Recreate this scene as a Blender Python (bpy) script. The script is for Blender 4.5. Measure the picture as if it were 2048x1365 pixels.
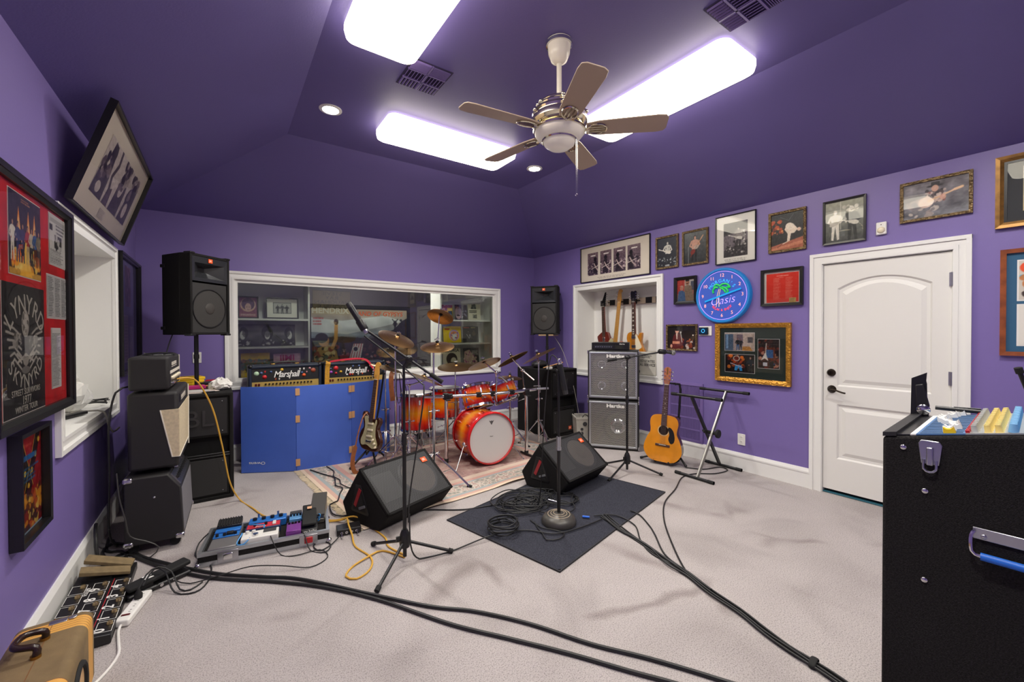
import bpy, bmesh, math, random
import numpy as np
from mathutils import Vector, Matrix, Euler
random.seed(7); rng = np.random.default_rng(7)
for o in list(bpy.data.objects): bpy.data.objects.remove(o)
scene = bpy.context.scene
COL = scene.collection
PI = math.pi

# ------------------------------------------------------------------ camera
F_PX, CY, YAW, PITCH, ROLL, CAM_H = 829.1673, 673.3102, 0.6119, -0.0109, -0.0029, 1.4325
cam_d = bpy.data.cameras.new('camera'); cam = bpy.data.objects.new('camera', cam_d); COL.objects.link(cam)
cam_d.sensor_width = 36.0; cam_d.lens = F_PX/2048*36.0; cam_d.shift_y = (CY-682.5)/2048; cam_d.clip_start = 0.02
_r = Vector((math.cos(YAW), -math.sin(YAW), 0)); _f = Vector((math.sin(YAW), math.cos(YAW), 0)); _u = Vector((0, 0, 1))
_f2 = _f*math.cos(PITCH)+_u*math.sin(PITCH); _u2 = -_f*math.sin(PITCH)+_u*math.cos(PITCH)
_r3 = _r*math.cos(ROLL)+_u2*math.sin(ROLL); _u3 = -_r*math.sin(ROLL)+_u2*math.cos(ROLL)
cam.matrix_world = Matrix(((_r3.x, _u3.x, -_f2.x, 0), (_r3.y, _u3.y, -_f2.y, 0), (_r3.z, _u3.z, -_f2.z, CAM_H), (0, 0, 0, 1)))
scene.camera = cam

# ------------------------------------------------------------------ world and exposure
w = bpy.data.worlds.new('world'); scene.world = w; w.use_nodes = True
w.node_tree.nodes['Background'].inputs[0].default_value = (0.6, 0.6, 0.7, 1)
w.node_tree.nodes['Background'].inputs[1].default_value = 0.02
vs = scene.view_settings; vs.view_transform = 'Standard'; vs.look = 'None'; vs.gamma = 1.0; vs.use_curve_mapping = False
vs.exposure = -0.04
FIX_EMIT, FIX_SIDE, CAN_W, FAN_EMIT = 13.0, 4.0, 130.0, 0.6     # lamp strengths

# ------------------------------------------------------------------ room dimensions (metres)
XL, XR, YB, YF, ZC, ZH, HIP = -0.697, 4.378, 5.58, -1.58, 2.684, 3.278, 1.218

# ------------------------------------------------------------------ materials
def lin(c):
    if isinstance(c, str):
        c = c.lstrip('#'); c = [int(c[i:i+2], 16)/255 for i in (0, 2, 4)]
    return tuple(x/12.92 if x <= .04045 else ((x+.055)/1.055)**2.4 for x in c)
_mats = {}
def mat(name, col, rough=.5, metal=0., bump=0., bscale=200., spec=.5, emit=0., coat=0., var=0., vscale=8., trans=0., btype='NOISE', bdist=.002):
    if name in _mats: return _mats[name]
    m = bpy.data.materials.new(name); m.use_nodes = True; nt = m.node_tree; b = nt.nodes['Principled BSDF']
    c = lin(col); b.inputs['Base Color'].default_value = (*c, 1)
    b.inputs['Roughness'].default_value = rough; b.inputs['Metallic'].default_value = metal
    b.inputs['Specular IOR Level'].default_value = spec
    if coat: b.inputs['Coat Weight'].default_value = coat; b.inputs['Coat Roughness'].default_value = .08
    if trans: b.inputs['Transmission Weight'].default_value = trans
    if emit: b.inputs['Emission Color'].default_value = (*c, 1); b.inputs['Emission Strength'].default_value = emit
    tc = None
    if bump or var: tc = nt.nodes.new('ShaderNodeTexCoord')
    if var:
        n = nt.nodes.new('ShaderNodeTexNoise'); n.inputs['Scale'].default_value = vscale; n.inputs['Detail'].default_value = 5
        nt.links.new(tc.outputs['Object'], n.inputs['Vector'])
        r = nt.nodes.new('ShaderNodeValToRGB'); r.color_ramp.elements[0].position = .3; r.color_ramp.elements[1].position = .7
        r.color_ramp.elements[0].color = (*[x*(1-var) for x in c], 1); r.color_ramp.elements[1].color = (*[min(1, x*(1+var)) for x in c], 1)
        nt.links.new(n.outputs['Fac'], r.inputs['Fac']); nt.links.new(r.outputs['Color'], b.inputs['Base Color'])
    if bump:
        if btype == 'VORONOI':
            n = nt.nodes.new('ShaderNodeTexVoronoi'); out = n.outputs['Distance']
        else:
            n = nt.nodes.new('ShaderNodeTexNoise'); n.inputs['Detail'].default_value = 3; out = n.outputs['Fac']
        n.inputs['Scale'].default_value = bscale
        nt.links.new(tc.outputs['Object'], n.inputs['Vector'])
        bp = nt.nodes.new('ShaderNodeBump'); bp.inputs['Strength'].default_value = bump; bp.inputs['Distance'].default_value = bdist
        nt.links.new(out, bp.inputs['Height']); nt.links.new(bp.outputs['Normal'], b.inputs['Normal'])
    _mats[name] = m; return m
def nodes_of(m): return m.node_tree, m.node_tree.nodes['Principled BSDF']
def ramp(nt, stops, interp='LINEAR'):
    r = nt.nodes.new('ShaderNodeValToRGB'); r.color_ramp.interpolation = interp
    e = r.color_ramp.elements
    while len(e) < len(stops): e.new(.5)
    for el, (p, c) in zip(e, stops): el.position = p; el.color = (*lin(c), 1)
    return r

BLACK = mat('black_vinyl', '#1c1b1d', .55, bump=.25, bscale=600)
BLACKP = mat('black_plastic', '#151416', .4)
SATIN = mat('black_satin_metal', '#1a1a1c', .35, metal=.2)
RUBBER = mat('black_rubber', '#141414', .8)
CHROME = mat('chrome', '#d8d8da', .12, metal=1.)
STEEL = mat('brushed_steel', '#b9bac0', .3, metal=1.)
ALU = mat('aluminium', '#c4c8cc', .35, metal=.9)
WHITE = mat('white_trim_paint', '#e9e8e4', .38)
WHITEP = mat('white_plastic', '#eae8e2', .35)
CARPETB = mat('black_case_carpet', '#262424', .95, bump=.9, bscale=420, spec=.15, var=.45, vscale=220, bdist=.004)
GOLDM = mat('gold_metal', '#c9a253', .3, metal=1.)
CREAM = mat('cream_plastic', '#e8dcc0', .4)
ORANGE = mat('orange_badge', '#ef5a1c', .4)
CABLE = mat('black_cable', '#1b1b1c', .5)
BRASS = mat('brass', '#b38a48', .3, metal=1.)

# ------------------------------------------------------------------ mesh builder
class MB:
    def __init__(s): s.v = []; s.f = []; s.m = []
    def add(s, vs, fs, mi=0):
        o = len(s.v); s.v += [tuple(v) for v in vs]; s.f += [tuple(i+o for i in f) for f in fs]; s.m += [mi]*len(fs); return s
    def box(s, c, d, mi=0, rot=None):
        x, y, z = [k/2 for k in d]
        vs = [Vector(p) for p in ((-x,-y,-z),(x,-y,-z),(x,y,-z),(-x,y,-z),(-x,-y,z),(x,-y,z),(x,y,z),(-x,y,z))]
        if rot: R = Euler(rot).to_matrix(); vs = [R@v for v in vs]
        vs = [v+Vector(c) for v in vs]
        return s.add(vs, [(0,3,2,1),(4,5,6,7),(0,1,5,4),(1,2,6,5),(2,3,7,6),(3,0,4,7)], mi)
    def bb(s, x0, x1, y0, y1, z0, z1, mi=0): return s.box(((x0+x1)/2, (y0+y1)/2, (z0+z1)/2), (x1-x0, y1-y0, z1-z0), mi)
    def cyl(s, p, q, r, r2=None, n=16, mi=0, caps=True):
        p, q = Vector(p), Vector(q); r2 = r if r2 is None else r2
        d = (q-p).normalized(); a = d.orthogonal().normalized(); b = d.cross(a)
        vs = []
        for c, rr in ((p, r), (q, r2)):
            for i in range(n):
                t = 2*PI*i/n; vs.append(c+(a*math.cos(t)+b*math.sin(t))*rr)
        fs = [(i, (i+1) % n, n+(i+1) % n, n+i) for i in range(n)]
        if caps: fs += [tuple(range(n-1, -1, -1)), tuple(range(n, 2*n))]
        return s.add(vs, fs, mi)
    def tube(s, pts, r, n=8, mi=0, closed=False):
        pts = [Vector(p) for p in pts]; N = len(pts)
        rr = r if isinstance(r, (list, tuple)) else [r]*N
        prev = None; vs = []
        for i, p in enumerate(pts):
            d = (pts[(i+1) % N if closed else min(i+1, N-1)]-pts[(i-1) % N if closed else max(i-1, 0)])
            d = d.normalized() if d.length > 1e-9 else Vector((0, 0, 1))
            if prev is None: a = d.orthogonal().normalized()
            else:
                a = prev-d*prev.dot(d); a = a.normalized() if a.length > 1e-6 else d.orthogonal().normalized()
            prev = a; b = d.cross(a)
            vs += [p+(a*math.cos(2*PI*k/n)+b*math.sin(2*PI*k/n))*rr[i] for k in range(n)]
        fs = []
        for i in range(N if closed else N-1):
            j = (i+1) % N
            fs += [(i*n+k, i*n+(k+1) % n, j*n+(k+1) % n, j*n+k) for k in range(n)]
        if not closed: fs += [tuple(range(n-1, -1, -1)), tuple((N-1)*n+k for k in range(n))]
        return s.add(vs, fs, mi)
    def lathe(s, prof, o=(0, 0, 0), ax='Z', n=32, mi=0, close=False):
        vs = []; o = Vector(o)
        for (r, h) in prof:
            for k in range(n):
                t = 2*PI*k/n; c, sn = r*math.cos(t), r*math.sin(t)
                v = Vector((c, sn, h)) if ax == 'Z' else Vector((c, h, -sn)) if ax == 'Y' else Vector((h, c, sn))
                vs.append(o+v)
        fs = []; M = len(prof)
        for i in range(M if close else M-1):
            j = (i+1) % M
            fs += [(i*n+k, i*n+(k+1) % n, j*n+(k+1) % n, j*n+k) for k in range(n)]
        if not close:
            if prof[0][0] > 1e-6: fs.append(tuple(range(n-1, -1, -1)))
            if prof[-1][0] > 1e-6: fs.append(tuple((M-1)*n+k for k in range(n)))
        return s.add(vs, fs, mi)
    def prism(s, poly, y0, y1, mi=0, plane='XZ'):
        """polygon given counter-clockwise seen from -Y (x right, z up), extruded from y0 (front) to y1"""
        n = len(poly)
        P = (lambda a, b, c: (a, c, b)) if plane == 'XZ' else (lambda a, b, c: (a, b, c)) if plane == 'XY' else (lambda a, b, c: (c, a, b))
        vs = [P(a, b, y0) for a, b in poly]+[P(a, b, y1) for a, b in poly]
        fs = [tuple(range(n)), tuple(range(2*n-1, n-1, -1))]+[(i, n+i, n+(i+1) % n, (i+1) % n) for i in range(n)]
        return s.add(vs, fs, mi)
    def sphere(s, c, r, n=14, mi=0, sc=(1, 1, 1)):
        m = max(4, n//2); prof = [(max(1e-7, math.sin(PI*i/m)), -math.cos(PI*i/m)) for i in range(m+1)]
        o = len(s.v); s.lathe([(a*r, b*r) for a, b in prof], (0, 0, 0), 'Z', n, mi)
        for i in range(o, len(s.v)):
            v = s.v[i]; s.v[i] = (v[0]*sc[0]+c[0], v[1]*sc[1]+c[1], v[2]*sc[2]+c[2])
        return s
    def torus(s, c, R, r, ax='Z', n=32, m=8, mi=0):
        prof = [(R+r*math.cos(2*PI*i/m), r*math.sin(2*PI*i/m)) for i in range(m)]
        return s.lathe(prof, c, ax, n, mi, close=True)
    def ring(s, u0, u1, z0, z1, wd, y0, y1, mi=0, slope=0.):
        """mitred rectangular frame, outer u0..u1 x z0..z1, face at y0 (front), back at y1; slope pushes the inner edge back"""
        O = [(u0, z0), (u1, z0), (u1, z1), (u0, z1)]; I = [(u0+wd, z0+wd), (u1-wd, z0+wd), (u1-wd, z1-wd), (u0+wd, z1-wd)]
        vs = [(a, y0, b) for a, b in O]+[(a, y0+slope, b) for a, b in I]+[(a, y1, b) for a, b in O]+[(a, y1, b) for a, b in I]
        fs = []
        for i in range(4):
            j = (i+1) % 4
            fs += [(i, j, 4+j, 4+i), (8+i, 12+i, 12+j, 8+j), (i, 8+i, 8+j, j), (4+i, 4+j, 12+j, 12+i)]
        return s.add(vs, fs, mi)
    def mesh(s, name, mats=None, smooth=False):
        me = bpy.data.meshes.new(name); me.from_pydata(s.v, [], s.f)
        for m in (mats if isinstance(mats, (list, tuple)) else [mats] if mats else []): me.materials.append(m)
        if s.m and max(s.m) > 0: me.polygons.foreach_set('material_index', s.m)
        bm = bmesh.new(); bm.from_mesh(me); bmesh.ops.recalc_face_normals(bm, faces=bm.faces); bm.to_mesh(me); bm.free()
        if smooth:
            me.polygons.foreach_set('use_smooth', [True]*len(me.polygons))
            me.set_sharp_from_angle(angle=math.radians(40))
        me.update(); return me
    def build(s, name, mats=None, parent=None, loc=(0, 0, 0), rot=(0, 0, 0), smooth=True, bevel=0., seg=2):
        o = bpy.data.objects.new(name, s.mesh(name, mats, smooth)); COL.objects.link(o)
        o.location = loc; o.rotation_euler = rot
        if parent: o.parent = parent
        if bevel:
            b = o.modifiers.new('bevel', 'BEVEL'); b.width = bevel; b.segments = seg; b.limit_method = 'ANGLE'; b.angle_limit = math.radians(40)
        return o
def link(name, me, parent=None, loc=(0, 0, 0), rot=(0, 0, 0)):
    o = bpy.data.objects.new(name, me); COL.objects.link(o); o.location = loc; o.rotation_euler = rot
    if parent: o.parent = parent
    return o
def thing(name, label, cat, loc=(0, 0, 0), rotz=0., group=None, rot=None):
    o = bpy.data.objects.new(name, None); COL.objects.link(o); o.empty_display_size = .05
    o.location = loc; o.rotation_euler = rot if rot else (0, 0, rotz)
    return tag(o, label, cat, group)
def tag(o, label, cat, group=None, kind=None):
    o['label'] = label; o['category'] = cat
    if group: o['group'] = group
    if kind: o['kind'] = kind
    return o
def struct(o): o['kind'] = 'structure'; return o
def dup(root, loc, rotz=0., label=None, group=None):
    def cp(o, par):
        c = o.copy(); COL.objects.link(c)
        if par: c.parent = par
        for ch in list(o.children): cp(ch, c)
        return c
    r = cp(root, None); r.location = loc; r.rotation_euler = (0, 0, rotz)
    if label: r['label'] = label
    if group: r['group'] = group
    return r
def crom(pts, step=.03, closed=False):
    P = [Vector(p) for p in pts]; out = []; N = len(P)
    for i in range(N if closed else N-1):
        a, b, c, d = (P[(i-1) % N], P[i], P[(i+1) % N], P[(i+2) % N]) if closed else (P[max(i-1, 0)], P[i], P[i+1], P[min(i+2, N-1)])
        k = max(2, int((c-b).length/step))
        for j in range(k):
            t = j/k
            out.append(.5*((2*b)+(c-a)*t+(2*a-5*b+4*c-d)*t*t+(3*b-a-3*c+d)*t*t*t))
    if not closed: out.append(P[-1])
    return out
def text(body, size, m, parent=None, loc=(0, 0, 0), rot=(PI/2, 0, 0), ext=.0006, name='lettering', align='CENTER', shear=0., off=0., sx=1., spacing=1., lines=1.):
    cu = bpy.data.curves.new(name, 'FONT'); cu.body = body; cu.size = size; cu.align_x = align; cu.align_y = 'CENTER'
    cu.extrude = ext; cu.shear = shear; cu.offset = off; cu.resolution_u = 3; cu.space_character = spacing; cu.space_line = lines
    o = bpy.data.objects.new(name, cu); COL.objects.link(o)
    dg = bpy.context.evaluated_depsgraph_get(); me = bpy.data.meshes.new_from_object(o.evaluated_get(dg)); me.name = name
    bpy.data.objects.remove(o); bpy.data.curves.remove(cu)
    me.materials.clear(); me.materials.append(m)
    if sx != 1.: me.transform(Matrix.Scale(sx, 4, (1, 0, 0)))
    o = link(name, me, parent, loc, rot); return o
def arc_text(body, R, a0, a1, size, m, parent, loc=(0, 0, 0), name='lettering', flip=False):
    """letters laid round a circle in the local XZ plane, one mesh"""
    bmv = []; n = len(body); obs = []
    for i, ch in enumerate(body):
        if ch == ' ': continue
        a = a0+(a1-a0)*i/(n-1)
        o = text(ch, size, m, None, ext=.0006)
        rz = (a+PI/2) if flip else (a-PI/2)
        M = Matrix.Translation((R*math.cos(a), 0, R*math.sin(a)))@Matrix.Rotation(-rz, 4, 'Y')@Matrix.Rotation(PI/2, 4, 'X')
        o.data.transform(M); obs.append(o)
    me = bpy.data.meshes.new(name); bm = bmesh.new()
    for o in obs: bm.from_mesh(o.data); bpy.data.objects.remove(o)
    bm.to_mesh(me); bm.free(); me.materials.append(m)
    return link(name, me, parent, loc)

# ------------------------------------------------------------------ prints: a small painter whose pixels become the vertices of a mesh
class Pic:
    def __init__(s, w, h, cell=.004, bg='#202020'):
        s.w, s.h = w, h; s.nx = max(8, int(w/cell))*2; s.ny = max(8, int(h/cell))*2
        s.a = np.empty((s.ny, s.nx, 3)); s.a[:] = [int(bg[i:i+2], 16)/255 for i in (1, 3, 5)]
        s.U, s.V = np.meshgrid((np.arange(s.nx)+.5)/s.nx, (np.arange(s.ny)+.5)/s.ny)
    def c(s, col): return np.array([int(col[i:i+2], 16)/255 for i in (1, 3, 5)])
    def put(s, mask, col, al=1.):
        s.a[mask] = s.a[mask]*(1-al)+s.c(col)*al; return s
    def rect(s, u0, v0, u1, v1, col, al=1.): return s.put((s.U >= u0) & (s.U <= u1) & (s.V >= v0) & (s.V <= v1), col, al)
    def ell(s, u, v, ru, rv, col, ang=0., al=1.):
        x = (s.U-u)*s.w; y = (s.V-v)*s.h; c, q = math.cos(ang), math.sin(ang)
        return s.put(((x*c+y*q)/(ru*s.w))**2+((-x*q+y*c)/(rv*s.h))**2 <= 1, col, al)
    def poly(s, pts, col, al=1.):
        m = np.zeros(s.U.shape, bool); n = len(pts)
        for i in range(n):
            (x0, y0), (x1, y1) = pts[i], pts[(i+1) % n]
            if y0 == y1: continue
            c = ((y0 > s.V) != (y1 > s.V)) & (s.U < (x1-x0)*(s.V-y0)/(y1-y0)+x0); m ^= c
        return s.put(m, col, al)
    def line(s, p, q, wd, col, al=1.):
        """wd as a share of the width"""
        P = np.array(p)*[s.w, s.h]; Q = np.array(q)*[s.w, s.h]; d = Q-P; L = max(1e-9, d@d)
        t = np.clip(((s.U*s.w-P[0])*d[0]+(s.V*s.h-P[1])*d[1])/L, 0, 1)
        return s.put((s.U*s.w-P[0]-t*d[0])**2+(s.V*s.h-P[1]-t*d[1])**2 <= (wd*s.w/2)**2, col, al)
    def path(s, pts, wd, col, al=1.):
        for p, q in zip(pts, pts[1:]): s.line(p, q, wd, col, al)
        return s
    def grad(s, top, bot, u0=0, v0=0, u1=1, v1=1):
        m = (s.U >= u0) & (s.U <= u1) & (s.V >= v0) & (s.V <= v1); t = ((s.V[m]-v0)/(v1-v0))[:, None]
        s.a[m] = s.c(bot)*(1-t)+s.c(top)*t; return s
    def noise(s, amt, cells=24, u0=0, v0=0, u1=1, v1=1, mono=True):
        k = rng.normal(0, 1, (cells+2, cells+2, 1 if mono else 3))
        x = s.U*cells; y = s.V*cells; i = x.astype(int); j = y.astype(int); fx = (x-i)[..., None]; fy = (y-j)[..., None]
        n = k[j, i]*(1-fx)*(1-fy)+k[j, i+1]*fx*(1-fy)+k[j+1, i]*(1-fx)*fy+k[j+1, i+1]*fx*fy
        m = (s.U >= u0) & (s.U <= u1) & (s.V >= v0) & (s.V <= v1)
        s.a[m] = np.clip(s.a+n*amt, 0, 1)[m]; return s
    def blobs(s, u0, v0, u1, v1, cols, n, size, al=.9):
        for _ in range(n):
            r = size*rng.uniform(.4, 1.2)
            s.ell(rng.uniform(u0, u1), rng.uniform(v0, v1), r, r*s.w/s.h*rng.uniform(.5, 1.5), cols[rng.integers(len(cols))], rng.uniform(0, 3), al)
        return s
    def words(s, u0, v0, u1, v1, n, col, fill=.8, al=.85, just='L'):
        """n lines of illegible small print"""
        dv = (v1-v0)/n
        for k in range(n):
            v = v1-(k+.5)*dv; u = u0; end = u0+(u1-u0)*rng.uniform(.65, 1.)
            if just == 'C': d = (u1-end)/2; u += d; end += d
            while u < end:
                L = rng.uniform(.02, .07)*(u1-u0)*2; s.rect(u, v-dv*.25, min(end, u+L*fill), v+dv*.25, col, al*rng.uniform(.6, 1)); u += L
        return s
    def figure(s, u, v, k, skin, top, legs, hair, lean=0., guitar=None, flip=1, head=1.):
        """a standing performer; v is the feet, k the height; guitar a colour or None"""
        r = s.h/s.w; f = flip
        X = lambda a, b: (u+(a*f+lean*b)*k*r, v+b*k)
        s.poly([X(-.09, .5), X(-.11, .02), X(-.05, 0), X(0, .46), X(.05, 0), X(.11, .02), X(.10, .5)], legs)
        s.poly([X(-.13, .80), X(-.10, .48), X(.10, .48), X(.14, .80), X(.05, .85), X(-.05, .85)], top)
        s.path([X(-.12, .79), X(-.19, .62), X(-.07, .54)], .055*k*r, top); s.path([X(.13, .79), X(.21, .64), X(.12, .58)], .055*k*r, top)
        s.ell(*X(0, .925), .052*k*r*head, .075*k*head, hair); s.ell(*X(.012, .91), .038*k*r*head, .058*k*head, skin)
        s.ell(*X(-.07, .54), .03*k*r, .03*k, skin); s.ell(*X(.14, .58), .03*k*r, .03*k, skin)
        if guitar:
            s.ell(*X(-.06, .53), .1*k*r, .065*k, guitar, .3*f); s.ell(*X(.03, .56), .06*k*r, .05*k, guitar, .3*f)
            s.line(X(0, .55), X(.36, .68), .03*k*r, guitar); s.line(X(.36, .68), X(.42, .71), .045*k*r, guitar)
        return s
    def build(s, name, parent, loc=(0, 0, 0), gloss=.5, rot=(0, 0, 0)):
        """loc is the lower left corner in the parent's XZ plane, seen from -Y"""
        A = s.a.reshape(s.ny//2, 2, s.nx//2, 2, 3).mean((1, 3)); ny, nx = A.shape[:2]
        x, z = np.meshgrid(np.linspace(0, s.w, nx), np.linspace(0, s.h, ny))
        co = np.stack([x, np.zeros_like(x), z], -1).reshape(-1, 3).astype('f')
        i = np.arange((nx-1)*(ny-1)); a = (i//(nx-1))*nx+i % (nx-1)
        q = np.stack([a, a+1, a+nx+1, a+nx], -1).astype('i')
        me = bpy.data.meshes.new(name); me.vertices.add(len(co)); me.vertices.foreach_set('co', co.ravel())
        me.loops.add(q.size); me.loops.foreach_set('vertex_index', q.ravel())
        me.polygons.add(len(q)); me.polygons.foreach_set('loop_start', np.arange(len(q), dtype='i')*4)
        me.update(calc_edges=True)
        ca = me.color_attributes.new('ink', 'FLOAT_COLOR', 'POINT')
        L = np.where(A <= .04045, A/12.92, ((A+.055)/1.055)**2.4).reshape(-1, 3)
        ca.data.foreach_set('color', np.concatenate([L, np.ones((len(L), 1))], 1).astype('f').ravel())
        me.materials.append(INK(gloss)); return link(name, me, parent, loc, rot)
def INK(gloss):
    k = 'printed_paper_%d' % int(gloss*100)
    if k in _mats: return _mats[k]
    m = mat(k, '#ffffff', gloss); nt, b = nodes_of(m); a = nt.nodes.new('ShaderNodeVertexColor'); a.layer_name = 'ink'
    nt.links.new(a.outputs['Color'], b.inputs['Base Color']); return m
def glass_mat(name, fac=1.0, tint='#ffffff', ior=1.5):
    if name in _mats: return _mats[name]
    m = bpy.data.materials.new(name); m.use_nodes = True; nt = m.node_tree; nt.nodes.remove(nt.nodes['Principled BSDF'])
    out = nt.nodes['Material Output']; t = nt.nodes.new('ShaderNodeBsdfTransparent'); t.inputs[0].default_value = (*lin(tint), 1)
    g = nt.nodes.new('ShaderNodeBsdfGlossy'); g.inputs['Roughness'].default_value = .01
    fr = nt.nodes.new('ShaderNodeFresnel'); fr.inputs[0].default_value = ior
    mx = nt.nodes.new('ShaderNodeMixShader'); mu = nt.nodes.new('ShaderNodeMath'); mu.operation = 'MULTIPLY'; mu.inputs[1].default_value = fac
    nt.links.new(fr.outputs[0], mu.inputs[0]); nt.links.new(mu.outputs[0], mx.inputs[0]); nt.links.new(t.outputs[0], mx.inputs[1]); nt.links.new(g.outputs[0], mx.inputs[2])
    nt.links.new(mx.outputs[0], out.inputs[0]); _mats[name] = m; return m
GLASS = glass_mat('picture_glass', .8); PANE = glass_mat('window_pane', 1.3, '#f4f8f4')
# ================================================================== the setting
WALLP = mat('purple_wall_paint', '#7868a6', .42, bump=.18, bscale=140, bdist=.0015)
CEIL_SHADED = mat('purple_paint_shaded', '#665b96', .5, bump=.25, bscale=90, bdist=.002)  # same paint as the walls, darkened to put the ceiling's weaker light in
CARPET = mat('beige_carpet', '#b9afac', .95, bump=.6, bscale=520, bdist=.005, var=.10, vscale=2.2, spec=.1)
def _carpet():
    nt, b = nodes_of(CARPET); tc = nt.nodes.new('ShaderNodeTexCoord')
    n1 = nt.nodes.new('ShaderNodeTexNoise'); n1.inputs['Scale'].default_value = 1.6; n1.inputs['Detail'].default_value = 6; n1.inputs['Distortion'].default_value = .6
    n2 = nt.nodes.new('ShaderNodeTexNoise'); n2.inputs['Scale'].default_value = 170; n2.inputs['Detail'].default_value = 2
    for n in (n1, n2): nt.links.new(tc.outputs['Object'], n.inputs['Vector'])
    r1 = ramp(nt, [(.32, '#aea6a4'), (.5, '#bab2b0'), (.7, '#c0b8b6')]); r2 = ramp(nt, [(.3, '#b0b0b0'), (.55, '#ffffff')])
    nt.links.new(n1.outputs['Fac'], r1.inputs['Fac']); nt.links.new(n2.outputs['Fac'], r2.inputs['Fac'])
    mx = nt.nodes.new('ShaderNodeMix'); mx.data_type = 'RGBA'; mx.blend_type = 'MULTIPLY'; mx.inputs[0].default_value = .75
    nt.links.new(r1.outputs['Color'], mx.inputs[6]); nt.links.new(r2.outputs['Color'], mx.inputs[7])
    # pile tracks: thin darker lines where the nap was pushed over
    n3 = nt.nodes.new('ShaderNodeTexNoise'); n3.inputs['Scale'].default_value = 2.5; n3.inputs['Detail'].default_value = 4; nt.links.new(tc.outputs['Object'], n3.inputs['Vector'])
    ad = nt.nodes.new('ShaderNodeVectorMath'); ad.operation = 'MULTIPLY_ADD'; ad.inputs[1].default_value = (.22, .22, 0); nt.links.new(n3.outputs['Color'], ad.inputs[0]); nt.links.new(tc.outputs['Object'], ad.inputs[2])
    v = nt.nodes.new('ShaderNodeTexVoronoi'); v.feature = 'DISTANCE_TO_EDGE'; v.inputs['Scale'].default_value = 1.15; nt.links.new(ad.outputs[0], v.inputs['Vector'])
    r3 = ramp(nt, [(0, '#8f8683'), (.018, '#b8aeab'), (.05, '#ffffff')]); nt.links.new(v.outputs['Distance'], r3.inputs[0])
    n4 = nt.nodes.new('ShaderNodeTexNoise'); n4.inputs['Scale'].default_value = 1.1; n4.inputs['Detail'].default_value = 3; nt.links.new(tc.outputs['Object'], n4.inputs['Vector'])
    r4 = ramp(nt, [(.50, '#000000'), (.60, '#b0b0b0')]); nt.links.new(n4.outputs['Fac'], r4.inputs[0])
    m2 = nt.nodes.new('ShaderNodeMix'); m2.data_type = 'RGBA'; m2.blend_type = 'MULTIPLY'; nt.links.new(r4.outputs[0], m2.inputs[0]); nt.links.new(mx.outputs[2], m2.inputs[6]); nt.links.new(r3.outputs[0], m2.inputs[7])
    nt.links.new(m2.outputs[2], b.inputs['Base Color'])
_carpet()
WL = dict(left=((XL, 0, 0), (0, 0, PI/2)), right=((XR, 0, 0), (0, 0, -PI/2)), back=((0, YB, 0), (0, 0, 0)), front=((0, YF, 0), (0, 0, PI)))
struct(MB().bb(XL-.12, XR+.12, YF-.12, YB+.12, -.08, 0).build('floor', CARPET, smooth=False))
def wall(side, u0, u1, holes, zt=ZC+.02):
    b = MB(); u = u0
    for (a, c, z0, z1) in sorted(holes):
        b.bb(u, a, 0, .12, 0, zt)
        if z0 > 0: b.bb(a, c, 0, .12, 0, z0)
        b.bb(a, c, 0, .12, z1, zt); u = c
    b.bb(u, u1, 0, .12, 0, zt)
    l, r = WL[side]; struct(b.build('wall_'+side, WALLP, loc=l, rot=r, smooth=False))
wall('back', XL-.12, XR+.12, [(.118, 3.592, .878, 2.038)])
wall('left', YF-.12, YB, [(3.13, 4.483, .86, 2.04)])
wall('right', -YB, -YF+.12, [(-4.53, -3.115, .86, 2.06), (-1.432, -.626, 0, 2.03)])
wall('front', -XR-.12, -XL+.12, [])
# ceiling: a flat middle with four slopes falling to the wall tops
c = MB(); a0, a1, b0, b1 = XL+HIP, XR-HIP, YF+HIP, YB-HIP
vs = [(XL, YF, ZC), (XR, YF, ZC), (XR, YB, ZC), (XL, YB, ZC), (a0, b0, ZH), (a1, b0, ZH), (a1, b1, ZH), (a0, b1, ZH)]
vs += [(x, y, z+.12) for x, y, z in vs]
c.add(vs, [(4, 5, 6, 7), (0, 1, 5, 4), (1, 2, 6, 5), (2, 3, 7, 6), (3, 0, 4, 7), (12, 13, 14, 15), (8, 9, 13, 12), (9, 10, 14, 13), (10, 11, 15, 14), (11, 8, 12, 15), (0, 1, 9, 8), (1, 2, 10, 9), (2, 3, 11, 10), (3, 0, 8, 11)])
struct(c.build('ceiling', CEIL_SHADED, smooth=False))
# baseboards
def base(side, segs):
    b = MB()
    for u0, u1 in segs:
        b.bb(u0, u1, -.015, 0, 0, .135).bb(u0, u1, -.019, 0, .135, .15)
        b.prism([(-.019, .15), (0, .15), (0, .178), (-.008, .178), (-.013, .165)], u0, u1, plane='YZ')
    l, r = WL[side]; struct(b.build('baseboard_'+side, WHITE, loc=l, rot=r, smooth=False))
base('back', [(XL, XR)]); base('left', [(YF, YB)]); base('right', [(-YB, -1.524), (-.536, -YF)]); base('front', [(-XR, -XL)])
def casing(b, u0, u1, z0, z1, w=.088):
    b.ring(u0, u1, z0, z1, .026, -.024, 0).ring(u0+.026, u1-.026, z0+.026, z1-.026, .012, -.021, 0, slope=.009)
    b.ring(u0+.038, u1-.038, z0+.038, z1-.038, .03, -.013, 0, slope=-.003).ring(u0+.068, u1-.068, z0+.068, z1-.068, w-.068, -.019, 0)
    return b
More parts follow.
